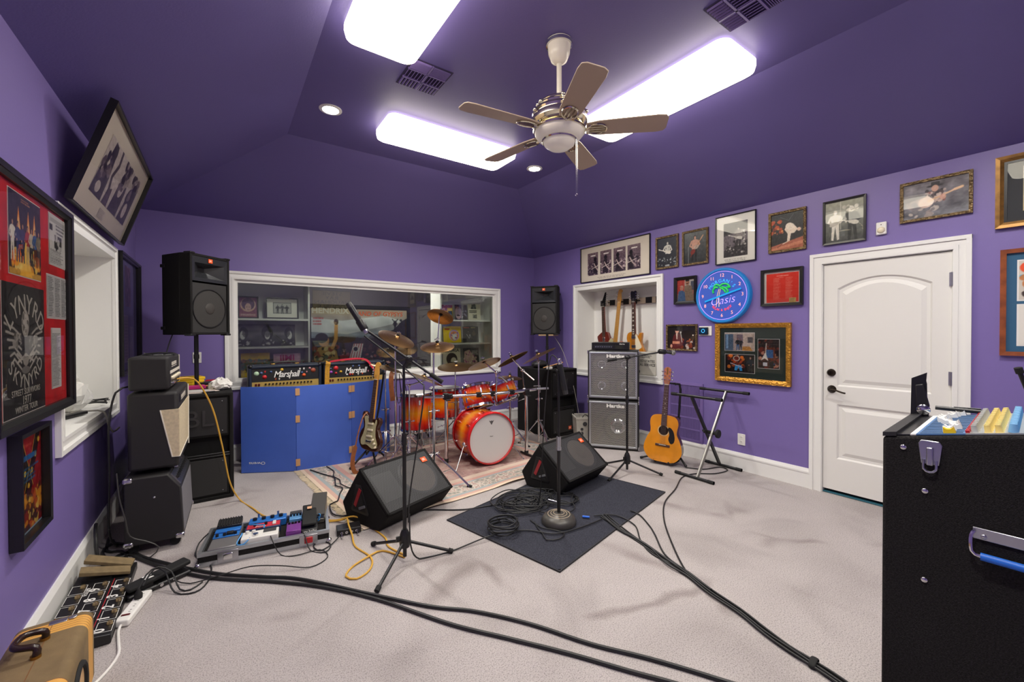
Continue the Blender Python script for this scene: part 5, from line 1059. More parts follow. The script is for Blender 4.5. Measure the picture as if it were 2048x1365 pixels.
def tripod(b, z0, r, feet0, h=.30, rr=.006, dbl=True):
    for k in range(3):
        a = feet0+k*2*PI/3; c, s = math.cos(a), math.sin(a)
        for e in ((-.008, .008) if dbl else (0,)): b.tube([(c*.018-s*e, s*.018+c*e, h), (c*r*.55-s*e, s*r*.55+c*e, h*.52), (c*r-s*e, s*r+c*e, .014)], rr, 6)
        b.tube([(c*.018, s*.018, h*.35), (c*r*.5, s*r*.5, h*.56)], rr*.8, 6)
def feet(t, r, feet0):
    for k in range(3): a = feet0+k*2*PI/3; MB().cyl((r*.93*math.cos(a), r*.93*math.sin(a), .02), (r*1.06*math.cos(a), r*1.06*math.sin(a), .012), .014, n=10).build('rubber_foot', RUBBER, t)
def cym_stand(label, x, y, h, top, r=.26, a0=.3, extra=None):
    t = thing('cymbal_stand', label, 'cymbal stand', (x, y, 0), 0, 'chrome cymbal stands')
    b = MB(); tripod(b, 0, r, a0); b.build('tripod', CHROME, t); feet(t, r, a0)
    MB().cyl((0, 0, .03), (0, 0, h*.55), .0125, n=14).build('lower_tube', CHROME, t); MB().cyl((0, 0, h*.5), (0, 0, h), .0085, n=12).build('upper_tube', CHROME, t)
    for z in (.30, h*.55): MB().cyl((0, 0, z-.02), (0, 0, z+.02), .018, n=14).cyl((-.05, 0, z), (.05, 0, z), .005).sphere((.05, 0, z), .011, 8).build('clamp', CHROME, t)
    tp = Vector(top)-Vector((x, y, 0)); MB().tube([(0, 0, h), tp-Vector((0, 0, .05)), tp-Vector((0, 0, .03))], .007, 8).sphere((0, 0, h), .018, 10).cyl((-.04, 0, h+.01), (.03, 0, h+.01), .006).build('tilter', CHROME, t)
    if extra: MB().tube([Vector(p)-Vector((x, y, 0)) for p in extra], .0055, 8).build('extension_rod', CHROME, t)
    return t
cymbal('small splash cymbal tilted at the top of the tall left stand', (1.677, 3.529, 1.612), .122, tilt(-33, -10))
cymbal('flat bronze cymbal below the splash on the tall left stand', (1.640, 3.545, 1.338), .157, tilt(17, -1))
cym_stand('tall chrome stand of the splash cymbal with legs reaching past the left floor monitor', 1.612, 3.565, 1.27, (1.640, 3.545, 1.335), .34, -.77, [(1.642, 3.545, 1.33), (1.66, 3.537, 1.585)])
cymbal('bronze cymbal tilted steeply down to the right beside the boom microphone', (1.56, 4.36, 1.40), .20, tilt(14, -26))
cym_stand('chrome stand of the steeply tilted cymbal behind the electric guitar', 1.545, 4.41, 1.30, (1.56, 4.36, 1.39), .30, .9)
cymbal('large bronze cymbal tilted over the left floor tom', (1.765, 4.13, .98), .225, tilt(-14, -20))
cym_stand('short chrome boom stand of the cymbal over the left floor tom', 1.648, 4.27, .86, (1.765, 4.13, .97), .26, 2.2)
cymbal('dark hi-hat cymbal edge-on behind the boom stand', (1.53, 4.62, 1.07), .18, tilt(-4, -17))
cym_stand('chrome hi-hat stand near the right end of the blue panels', 1.53, 4.70, 1.0, (1.53, 4.62, 1.06), .26, .2)
cymbal('wide bronze cymbal level in front of the right window shelves', (2.455, 4.747, 1.03), .235, tilt(10, 0))
cym_stand('chrome stand of the level cymbal between the floor toms and the bass drum', 2.449, 4.758, .97, (2.455, 4.747, 1.02), .26, .5)
cymbal('bronze cymbal tilted up to the right on the left rack arm', (2.40, 3.98, 1.115), .19, tilt(-17, 20))
cymbal('bronze cymbal tilted steeply up to the right on the right rack arm', (2.76, 3.95, 1.155), .195, tilt(-12, 28))
cymbal('bronze cymbal seen edge-on in front of the right subwoofer', (3.31, 4.15, 1.165), .235, tilt(-2, 27))
cym_stand('chrome stand of the edge-on cymbal beside the right subwoofer', 3.305, 4.12, 1.05, (3.31, 4.15, 1.155), .25, .4)
cymbal('small copper hi-hat cymbal behind the rack', (2.95, 4.25, .90), .15, tilt(4, -3))
cym_stand('chrome stand of the small copper hi-hat behind the rack', 2.95, 4.25, .86, (2.95, 4.25, .89), .24, 1.2)
t = thing('drum_throne', 'black drum stool half hidden behind the floor toms', 'stool', (2.08, 5.08, 0)); MB().lathe([(0, .47), (.15, .47), (.165, .49), (.165, .52), (.14, .545), (0, .55)]).build('seat', BLACK, t); MB().cyl((0, 0, .05), (0, 0, .47), .022).build('post', BLACKP, t); b = MB(); tripod(b, 0, .22, .4, .26, .009); b.build('tripod', BLACKP, t)

# ------------------------------------------------------------------ guitars
ROSE = mat('rosewood', '#4a2f24', .4); MAPLE = mat('maple_neck', '#d9a048', .3, coat=.4); PEARL = mat('pearl_inlay', '#e6e0d0', .3); PICKG = mat('mint_pickguard', '#b4ac86', .35); STRING = mat('steel_string', '#cfcac0', .3, metal=1.)
def smooth_poly(pts, step=.012): return [(p.x, p.y) for p in crom([(a, b, 0) for a, b in pts], step, True)]
STRAT = [(-.02, .0), (-.11, .02), (-.158, .10), (-.14, .19), (-.108, .235), (-.118, .29), (-.145, .36), (-.12, .40), (-.075, .37), (-.035, .33), (.035, .33), (.075, .35), (.11, .345), (.125, .30), (.10, .24), (.125, .19), (.16, .10), (.115, .01)]
LP = [(0, 0), (-.10, .015), (-.165, .10), (-.155, .18), (-.112, .24), (-.125, .31), (-.108, .375), (-.055, .40), (-.03, .395), (.03, .36), (.06, .335), (.085, .375), (.125, .385), (.125, .34), (.115, .27), (.125, .22), (.16, .15), (.165, .09), (.10, .015)]
EXPL = [(-.13, .0), (-.09, -.02), (.12, .10), (.15, .16), (.085, .36), (.06, .40), (-.03, .41), (-.12, .36), (-.135, .33), (-.11, .2)]
TELE = [(0, 0), (-.10, .01), (-.158, .09), (-.15, .18), (-.115, .24), (-.125, .33), (-.08, .40), (-.03, .38), (.03, .35), (.055, .345), (.10, .38), (.125, .345), (.115, .25), (.15, .17), (.158, .09), (.10, .01)]
def guitar(label, loc, M, body, bm, neck, fret, head, headm, hs, inlay=True, guard=None, guardm=None, pick=(), L=.64, z0=.33, name='electric_guitar', tun='six', thick=.045, group=None, bridge=.10, extra=None):
    t = thing(name, label, 'guitar', loc, 0, group); t.rotation_euler = M.to_euler()
    MB().prism(smooth_poly(body), -thick/2, thick/2).build('body', bm, t, bevel=.008, seg=3)
    zn = bridge+L; F = -thick/2
    MB().prism([(-.028, z0), (.028, z0), (.0215, zn), (-.0215, zn)], F-.004, F+.018).build('neck', neck, t, bevel=.004)
    fb = MB().prism([(-.028, z0-.03), (.028, z0-.03), (.0215, zn), (-.0215, zn)], F-.010, F-.004).build('fretboard', fret, t, smooth=False)
    g = MB()
    for k in range(1, 22):
        z = zn-L*(1-2**(-k/12)); wd = .0215+(.0065)*(zn-z)/(zn-z0); g.bb(-wd, wd, F-.0112, F-.0095, z-.001, z+.001)
    g.build('frets', STRING, fb, smooth=False)
    if inlay:
        zs = [zn-L*(1-2**(-(k-.5)/12)) for k in (3, 5, 7, 9, 12, 15, 17, 19)]; g = MB()
        for z in zs: g.bb(-.011, .011, F-.0105, F-.0098, z-.008, z+.008)
        g.build('inlays', PEARL, fb, smooth=False)
    MB().bb(-.022, .022, F-.012, F, zn, zn+.005).build('nut', PEARL, t, smooth=False)
    MB().prism(smooth_poly([(a, zn+b) for a, b in head], .01), F-.002, F+.013).build('headstock', headm, t, bevel=.002)
    tn = MB().cyl((0, -.008, 0), (0, 0, 0), .005, n=10).cyl((0, .006, 0), (.026, .006, 0), .004, n=8).sphere((.03, .006, 0), .009, 10, sc=(1, .7, 1)).mesh('tuning_peg', [CHROME], True)
    for (x, z, s) in hs: link('tuning_peg', tn, t, (x, F, zn+z), (0, 0 if s > 0 else PI, 0))
    if guard: MB().prism(smooth_poly(guard), F-.003, F).build('pickguard', guardm, t, smooth=False)
    for (z, wd, hh, m) in pick: MB().bb(-wd, wd, F-.012, F, z-hh, z+hh).build('pickup', m, t, bevel=.004)
    MB().bb(-.04, .04, F-.012, F, bridge-.012, bridge+.008).build('bridge', CHROME, t, bevel=.003)
    g = MB()
    for k in range(6): a = -.0165+.0066*k; g.tube([(a*1.5, F-.014, bridge), (a, F-.0135, zn), (a*.9, F-.006, zn+.05)], .0008, 4)
    g.build('strings', STRING, t)
    return t
H6 = [(-.022, 0), (-.03, .02), (-.034, .12), (-.02, .17), (.01, .185), (.03, .165), (.022, .14), (.034, .10), (.026, .02), (.022, 0)]
FENDER = [(-.022, -.005), (-.03, .02), (-.04, .05), (-.03, .16), (-.005, .185), (.025, .18), (.04, .155), (.02, .135), (.03, .06), (.025, .01), (.022, -.005)]
GIB = [(-.022, -.005), (-.028, .015), (-.042, .05), (-.046, .14), (-.02, .15), (0, .142), (.02, .15), (.046, .14), (.042, .05), (.028, .015), (.022, -.005)]
BANANA = [(-.024, -.005), (-.03, .02), (-.015, .08), (.02, .15), (.045, .20), (.06, .205), (.062, .19), (.05, .10), (.032, .02), (.024, -.005)]
SUNB = mat('brown_sunburst_lacquer', '#3a1f14', .15, coat=.8, var=.5, vscale=5)
strat_top = Vector((.127, .02, .985)); 
st = guitar('sunburst electric guitar with aged pickguard on a black stand before the blue panels', (1.262, 4.40, .195), orient(strat_top, (-.90, -.44, 0)), STRAT, SUNB, MAPLE, ROSE, FENDER, MAPLE, [(-.035, .035+.025*k, -1) for k in range(6)],
    False, [(-.03, .06), (-.10, .05), (-.12, .10), (-.09, .18), (-.08, .26), (-.10, .34), (-.06, .35), (-.03, .30), (.03, .30), (.05, .28), (.07, .33), (.085, .30), (.075, .24), (.085, .15), (.12, .07), (.06, .03)], PICKG, [(.28, .04, .01, CREAM), (.215, .04, .01, CREAM), (.15, .04, .01, CREAM)])
for x, z in ((.06, .12), (.085, .085), (.105, .05)): MB().lathe([(0, -.018), (.010, -.018), (.012, 0)], (x, -.025, z), 'Y', 16).build('control_knob', CREAM, st)
# its stand
t = thing('guitar_stand', 'black guitar stand under the sunburst electric guitar', 'guitar stand', (1.32, 4.52, 0))
MB().tube([(0, 0, .20), (.10, .06, .62), (.155, .08, .93), (.14, .02, .985), (.10, -.04, .99)], .011, 10).build('upright', SATIN, t); MB().tube([(.04, -.06, .985), (.07, -.04, .99), (.11, -.03, .99), (.12, -.08, .985)], .009, 8).build('yoke', RUBBER, t)
for p in ((-.24, -.05, .014), (.20, .15, .014), (-.02, -.24, .014)): MB().tube([(0, 0, .22), p], .011, 10).cyl((p[0]*.94, p[1]*.94, p[2]+.012), p, .015).build('leg', SATIN, t)
MB().tube([(0, 0, .2), (-.09, -.14, .17), (-.11, -.19, .18), (-.11, -.21, .215)], .009, 8).tube([(0, 0, .2), (.04, -.10, .17), (.03, -.17, .17), (.03, -.19, .21)], .009, 8).build('cradle_arm', RUBBER, t); MB().sphere((0, 0, .22), .028, 12).build('hub', BRASS, t)
LEA = mat('brown_leather', '#8a4f26', .5, var=.25, vscale=20)
strap('guitar_strap', 'brown leather strap hanging from the sunburst electric guitar to the rug', LEA, [(1.24, 4.39, .60), (1.19, 4.37, .56), (1.13, 4.34, .40), (1.10, 4.33, .27), (1.075, 4.32, .18), (1.07, 4.31, .08), (1.10, 4.30, .018), (1.17, 4.30, .016), (1.25, 4.32, .016)], .042, (-.3, -1, .15), thin=.3)
# three instruments in the right niche
nf = (-1, 0, 0); XN = 4.60
GOLDT = mat('amber_flame_top', '#b9741e', .18, coat=.8, var=.35, vscale=6); DRED = mat('dark_red_mahogany', '#6a241a', .3, coat=.5); PBAS = mat('sunburst_orange', '#a8421c', .2, coat=.6, var=.5, vscale=4); BLKH = mat('black_headstock', '#151313', .25)
guitar('dark red angular guitar with black hooked headstock, left in the niche', (XN, 4.165, 1.02), orient((.02, .065, 1), nf), EXPL, DRED, DRED, ROSE, BANANA, BLKH, [(.052-.0*k, .03+.028*k, 1) for k in range(6)], False, None, None, [(.30, .02, .03, CHROME), (.20, .02, .03, CHROME)], group='guitars in the right niche', L=.66, bridge=.12, z0=.38)
guitar('bass guitar with pale maple neck, middle one in the niche', (XN, 4.02, .93), orient((.02, -.11, 1), nf), TELE, PBAS, MAPLE, MAPLE, FENDER, MAPLE, [(-.036, .04+.035*k, -1) for k in range(4)], False, TELE[4:10]+[(.03, .2), (-.02, .1)], PICKG, [(.2, .04, .015, BLACKP)], group='guitars in the right niche', L=.80, bridge=.12, name='bass_guitar')
guitar('amber single-cutaway guitar with cream pickguard, right in the niche', (XN, 3.645, 1.03), orient((.02, .028, 1), nf), LP, GOLDT, DRED, ROSE, GIB, BLKH, [(x, .045+.035*k, s) for k in range(3) for x, s in ((-.044, -1), (.044, 1))], True, [(.03, .36), (.03, .16), (.10, .17), (.125, .20), (.06, .33)], CREAM, [(.325, .034, .02, CHROME), (.20, .034, .02, CHROME)], group='guitars in the right niche', L=.66, bridge=.145, z0=.37)
rk = thing('guitar_rack', 'black and cream striped guitar hanger board on the niche back wall', 'guitar rack', (XR+.338, 3.75, 1.855), -PI/2)
MB().bb(-.60, .58, -.03, 0, -.04, .04).build('board', mat('cream_board', '#cbb9a4', .5), rk, bevel=.003)
for x in (-.55, -.37, -.12, .02, .26, .42): MB().bb(x-.05, x+.05, -.032, -.028, -.04, .04).build('black_stripe', BLACKP, rk, smooth=False)
for x in (-.36, -.19, .1): MB().tube([(x-.03, -.10, 0), (x-.03, -.05, 0), (x, -.03, 0), (x+.03, -.05, 0), (x+.03, -.10, 0)], .007, 8).build('hanger_hook', RUBBER, rk)
# acoustic guitar on its stand
SPR = mat('honey_spruce', '#d98a1e', .22, coat=.7, var=.12, vscale=9); MAHO = mat('mahogany_sides', '#5a2c1c', .25, coat=.5)
def acoustic():
    M = orient((.085, -.02, 1), (-.94, -.36, 0)); t = thing('acoustic_guitar', 'honey-coloured acoustic guitar on a floor stand by the purple vent', 'guitar', (3.89, 2.72, .035), 0); t.rotation_euler = M.to_euler()
    o = [(0, 0), (-.12, .012), (-.185, .08), (-.196, .15), (-.17, .24), (-.14, .30), (-.136, .34), (-.146, .42), (-.12, .48), (-.05, .50), (.05, .50), (.12, .48), (.146, .42), (.136, .34), (.14, .30), (.17, .24), (.196, .15), (.185, .08), (.12, .012)]; P = smooth_poly(o)
    MB().prism(P, -.05, .055).build('sides', MAHO, t, bevel=.004); MB().prism(P, -.054, -.0495).build('top', SPR, t, bevel=.001)
    MB().lathe([(0, -.0548), (.05, -.0548)], (0, 0, .335), 'Y', 40).build('sound_hole', mat('hole_shade', '#2a1408', .8), t); MB().lathe([(.05, -.0552), (.06, -.0552), (.06, -.054), (.05, -.054)], (0, 0, .335), 'Y', 40, close=True).build('rosette', mat('rosette_inlay', '#c9a878', .4), t)  # hole is a flat disc with its inner shade put in the colour
    MB().prism(smooth_poly([(.045, .36), (.065, .375), (.10, .34), (.118, .27), (.11, .22), (.08, .205), (.055, .25), (.062, .30)]), -.0562, -.054).build('pickguard', BLACKP, t, smooth=False)
    MB().bb(-.075, .075, -.062, -.054, .165, .19).build('bridge', ROSE, t, bevel=.004); MB().bb(-.036, .036, -.066, -.062, .18, .184).build('saddle', PEARL, t, smooth=False)
    zn = .825; MB().prism([(-.028, .47), (.028, .47), (.0215, zn), (-.0215, zn)], -.056, -.03).build('neck', MAHO, t, bevel=.004)
    fb = MB().prism([(-.029, .385), (.029, .385), (.0215, zn), (-.0215, zn)], -.062, -.055).build('fretboard', ROSE, t, smooth=False); g = MB()
    for k in range(1, 20):
        z = zn-.645*(1-2**(-k/12)); wd = .0215+.0075*(zn-z)/.44; g.bb(-wd, wd, -.0634, -.0615, z-.001, z+.001)
    g.build('frets', STRING, fb, smooth=False); g = MB()
    for k in (5, 7, 9, 12): z = zn-.645*(1-2**(-(k-.5)/12)); g.lathe([(0, -.0628), (.006, -.0628)], (0, 0, z), 'Y', 10)
    g.build('inlays', PEARL, fb, smooth=False)
    MB().bb(-.022, .022, -.066, -.054, zn, zn+.005).build('nut', PEARL, t, smooth=False); MB().prism([(-.022, zn), (.022, zn), (.034, zn+.05), (.036, zn+.17), (.012, zn+.19), (-.012, zn+.19), (-.036, zn+.17), (-.034, zn+.05)], -.055, -.04).build('headstock', mat('headstock_veneer', '#a8684a', .3), t, bevel=.002)
    text('Martin', .012, GOLDM, t, (0, -.0555, zn+.165)) if 0 else MB().bb(-.006, .006, -.0558, -.055, zn+.11, zn+.18).build('head_inlay', GOLDM, t, smooth=False)
    tn = MB().cyl((0, -.008, 0), (0, 0, 0), .006, n=10).cyl((0, .006, 0), (.024, .006, 0), .004, n=8).sphere((.03, .006, 0), .010, 10, sc=(1, .7, 1)).mesh('tuning_peg', [CHROME], True)
    for k in range(3):
        for s in (-1, 1): link('tuning_peg', tn, t, (s*.024, -.055, zn+.055+.042*k), (0, 0 if s > 0 else PI, 0))
    g = MB()
    for k in range(6): a = -.0165+.0066*k; g.tube([(a*1.6, -.066, .18), (a, -.0662, zn), (a*.9, -.06, zn+.08)], .0008, 4)
    g.build('strings', STRING, t)
acoustic()
t = thing('guitar_stand', 'black stand behind the acoustic guitar', 'guitar stand', (4.03, 2.66, 0))
MB().tube([(0, 0, .15), (.04, -.02, .55), (.05, -.03, .80), (.03, -.03, .86), (-.04, -.01, .87)], .012, 10).build('upright', SATIN, t); MB().cyl((.03, -.015, .44), (.034, -.017, .50), .02).build('collar', BLACKP, t); MB().tube([(-.07, .035, .865), (-.055, .04, .87), (-.035, .02, .87), (-.035, -.03, .87), (-.055, -.05, .87), (-.07, -.045, .865)], .009, 8).build('yoke', RUBBER, t)
for p in ((-.18, .32, .014), (-.05, -.16, .014), (.12, .03, .014)): MB().tube([(0, 0, .17), (p[0]*.4, p[1]*.4, .09), p], .011, 10).cyl((p[0]*.93, p[1]*.93, p[2]+.01), p, .014).build('leg', SATIN, t)
for s in (.1, -.08): MB().tube([(0, 0, .10), (-.06, s, .055), (-.19, s+.02, .028), (-.215, s+.02, .06)], .009, 8).build('cradle_arm', RUBBER, t)

# ------------------------------------------------------------------ microphones and their stands
MGRIL = mat('mic_wire_grille', '#a9a8a2', .4, metal=.9, bump=1.0, bscale=500, btype='VORONOI', bdist=.003); MBODY = mat('mic_body', '#2c2c2e', .35, metal=.4)
def boom_stand(label, x, y, zt, fts, b0, b1, group='boom microphone stands'):
    t = thing('microphone_stand', label, 'microphone stand', (x, y, 0), 0, None); o = Vector((x, y, 0))
    MB().cyl((0, 0, .03), (0, 0, zt*.62), .012, n=16).build('lower_tube', SATIN, t); MB().cyl((0, 0, zt*.6), (0, 0, zt), .0085, n=14).build('upper_tube', SATIN, t); MB().cyl((0, 0, zt*.6), (0, 0, zt*.66), .016, n=16).build('collar', BLACKP, t)
    MB().lathe([(.013, .085), (.03, .09), (.034, .12), (.03, .17), (.018, .20), (.013, .20)], n=20, close=True).box((-.04, 0, .15), (.03, .012, .03)).build('hub', BLACKP, t)
    for f in fts:
        p = Vector((f[0], f[1], .012))-o; MB().tube([(0, 0, .13), p], .0095, 10).build('leg', SATIN, t); MB().cyl(p*.92+Vector((0, 0, .012)), p, .015, n=12).build('rubber_foot', RUBBER, t)
    c = Vector((x, y, zt)); B0, B1 = Vector(b0), Vector(b1)
    MB().tube([B0-o, B1-o], .008, 12).build('boom', SATIN, t); k = B0+(B1-B0)*((c-B0).dot(B1-B0)/(B1-B0).length_squared)
    MB().cyl(c-o, k-o, .012).sphere(k-o, .026, 14).cyl(k-o+Vector((0, -.03, 0)), k-o+Vector((0, .03, 0)), .014).build('boom_joint', BLACKP, t); MB().cyl(B0-o, B0-o+(B1-B0).normalized()*.09, .014, n=14).build('counterweight', RUBBER, t)
    return t
def mic(label, tail, tip, kind='ball', clip=None):
    a, b_ = Vector(tail), Vector(tip); L = (b_-a).length; t = thing('microphone', label, 'microphone', a); t.rotation_euler = orient(b_-a).to_euler()
    if kind == 'ball':
        MB().lathe([(0, 0), (.010, 0), (.011, .01), (.0165, L-.05), (.019, L-.045), (0, L-.045)], n=20).build('handle', MBODY, t); MB().sphere((0, 0, L-.026), .026, 18).build('grille', MGRIL, t); MB().torus((0, 0, L-.028), .026, .002, n=20, m=6).build('ring', STEEL, t)
    else:
        MB().lathe([(0, 0), (.011, 0), (.012, .03), (.019, .05), (.02, L-.03), (.017, L), (0, L)], n=20).build('handle', MBODY, t); MB().lathe([(.0205, L-.028), (.0205, L-.02), (.018, L+.003), (0, L+.003)], n=20).build('grille', mat('dark_mic_grille', '#4a4a4a', .5, metal=.7), t); MB().lathe([(.013, .0), (.016, .004), (.016, .045), (.013, .05)], n=20, close=True).build('collar', CHROME if kind == 'long' else STEEL, t)
    if clip: MB().lathe([(.0215, L*clip-.035), (.0245, L*clip-.03), (.0245, L*clip+.03), (.0215, L*clip+.035)], n=20, close=True).build('clip', BLACKP, t)
    return t
boom_stand('black boom microphone stand nearest the camera before the left floor monitor', .93, 2.50, 1.215, ((.82, 2.805), (1.215, 2.409), (.685, 2.275)), (1.125, 2.358, 1.12), (.735, 2.637, 1.45))
mic('black microphone on the raised boom end nearest the camera', (.745, 2.632, 1.425), (.651, 2.698, 1.611), 'stick', .28)
boom_stand('black boom microphone stand before the silver bass stack', 3.37, 2.77, 1.175, ((3.563, 2.492), (3.004, 2.69), (3.37, 3.067)), (3.202, 2.88, 1.137), (3.625, 2.585, 1.22))
mic('black microphone with silver ball grille on the right boom', (3.62, 2.588, 1.232), (3.768, 2.484, 1.213), 'ball', .25)
t = thing('microphone_stand', 'straight black microphone stand with heavy round base on the dark mat', 'microphone stand', (2.05, 2.32, .012))
BASE = mat('dark_cast_base', '#4a4743', .4, metal=.3); MB().lathe([(0, .075), (.03, .075), (.045, .07), (.09, .062), (.115, .045), (.13, .02), (.128, 0), (0, 0)], n=48).build('base', BASE, t)
for r in (.04, .06, .082): MB().torus((0, 0, .0735-(r-.03)*.2), r, .0022, n=44, m=6).build('base_ring', mat('tan_ring', '#b5a48c', .5), t)
MB().cyl((0, 0, .07), (0, 0, .60), .0125, n=16).build('lower_tube', SATIN, t); MB().cyl((0, 0, .58), (0, 0, 1.15), .0085, n=14).build('upper_tube', SATIN, t); MB().cyl((0, 0, .56), (0, 0, .64), .017, n=18).cyl((0, 0, .54), (0, 0, .56), .02, n=18).build('clutch', STEEL, t); MB().box((.0, -.01, 1.16), (.03, .03, .05)).cyl((-.02, 0, 1.13), (.02, 0, 1.13), .012).build('clip', BLACKP, t, bevel=.005)
mic('long dark microphone hanging head down on the round-base stand', (2.035, 2.30, 1.235), (2.088, 2.285, .972), 'long')
# ================================================================== window display, floor gear, cables, mixer
YW = YB
def prop(label, x0, x1, z0, z1, p, cat='record', lean=.10, y=.30, name='record_sleeve', frame=None, thick=.004, group=None):
    W, H = x1-x0, z1-z0; t = thing(name, label, cat, ((x0+x1)/2, YW+y, z0), 0, group, (-lean, 0, 0))
    MB().bb(-W/2, W/2, 0, thick, 0, H).build('backing' if frame else 'sleeve', FBLK if frame else mat('sleeve_card', '#cfc9bd', .7), t, smooth=False)
    q = 0
    if frame: MB().ring(-W/2, W/2, 0, H, frame[0], -.014, thick).build('frame', frame[1], t, smooth=False); q = frame[0]
    if isinstance(p, Pic): p.build('cover_print', t, (-W/2+q, -.001, q), .4)
    return t
def P_(w, h, bg, c=.0055): return Pic(w, h, c, bg)
DKF = mat('dark_grey_frame', '#2b2a2c', .4)
# left unit
p = P_(.18, .24, '#5c2a5a').grad('#6a2f66', '#8c4a5c').ell(.5, .62, .42, .34, '#c9a090').ell(.5, .66, .36, .30, '#4a2050').ell(.5, .5, .17, .2, '#c49a94').rect(.4, .5, .46, .53, '#4a2050').rect(.54, .5, .6, .53, '#4a2050').rect(.44, .38, .56, .4, '#5c2a5a').rect(.1, .08, .9, .18, '#d8c0b4', .6).noise(.04, 20)
prop('purple framed print on the top left shelf behind the window', .165, .375, 1.605, 1.87, p, 'picture', frame=(.013, DKF), name='framed_print')
p = P_(.33, .24, '#dcd8d0').rect(.2, .22, .8, .78, '#3a3a3c').rect(.215, .24, .785, .76, '#a8a6a2').figure(.35, .2, .46, '#8a8884', '#2a2a2c', '#333335', '#1c1c1e').figure(.5, .2, .48, '#9a9894', '#3a3a3c', '#333335', '#1c1c1e', head=1.3).figure(.65, .2, .46, '#8a8884', '#222224', '#333335', '#1c1c1e')
prop('wide framed photo with white mat on the top left shelf behind the window', .45, .81, 1.605, 1.865, p, 'picture', frame=(.014, FBLK), name='framed_print')
p = P_(.61, .265, '#4a4849').grad('#6b6667', '#2e2c2d').noise(.07, 9)
for u, f in ((.1, -1), (.5, 0), (.88, 1)):
    p.ell(u, .60, .10 if f == 0 else .075, .32 if f == 0 else .26, '#161516').ell(u-.0*f, .52, .05, .22, '#c9c6c2').rect(u-.03, .52, u-.01, .56, '#222').rect(u+.01, .52, u+.03, .56, '#222') if 0 else p.ell(u, .60, .10 if f == 0 else .075, .32 if f == 0 else .26, '#161516').ell(u+.012*f, .50, .045, .2, '#c9c6c2').ell(u-.03*f, .6, .05, .2, '#161516', 0, .6)
    p.rect(u-.028, .53, u-.008, .56, '#2a2829').rect(u+.008, .53, u+.028, .56, '#2a2829').poly([(u-.14, 0), (u-.07, .28), (u+.07, .28), (u+.14, 0)], '#2a2829').blobs(u-.12, 0, u+.12, .26, ('#b8b4ae', '#5a5758', '#161516'), 16, .02)
prop('wide black-and-white panorama of three heads on the middle left shelf behind the window', .16, .775, 1.27, 1.535, p, 'print', name='panorama_print')
p = P_(.30, .30, '#e8c01c').rect(0, .0, 1, .72, '#6a6a58').blobs(0, .25, 1, .7, ('#5a7a6a', '#8a5a3a', '#3a3a34', '#b07a4a'), 60, .06).blobs(0, .02, 1, .3, ('#2a2a24', '#c8a01c', '#b8402c', '#e8c01c'), 40, .07).poly([(0, 0), (.55, .1), (.3, .22), (0, .2)], '#f0c81c').words(.3, .8, .7, .9, 2, '#8a7a3a', .9)
prop('yellow record sleeve on the bottom left shelf behind the window', .19, .49, .887, 1.185, p, group=None)
t = prop('pink hand-lettered sign on the bottom left shelf behind the window', .53, .83, .887, 1.17, P_(.30, .283, '#d9a8c4').noise(.05, 12), 'sign', name='lettered_sign')
PKI = mat('magenta_marker', '#c02a7a', .6); text('JIMI', .10, PKI, t, (0, -.004, .225), off=.002, sx=1.1); text('HENDRIX', .085, PKI, t, (0, -.004, .135), off=.002, sx=1.05)
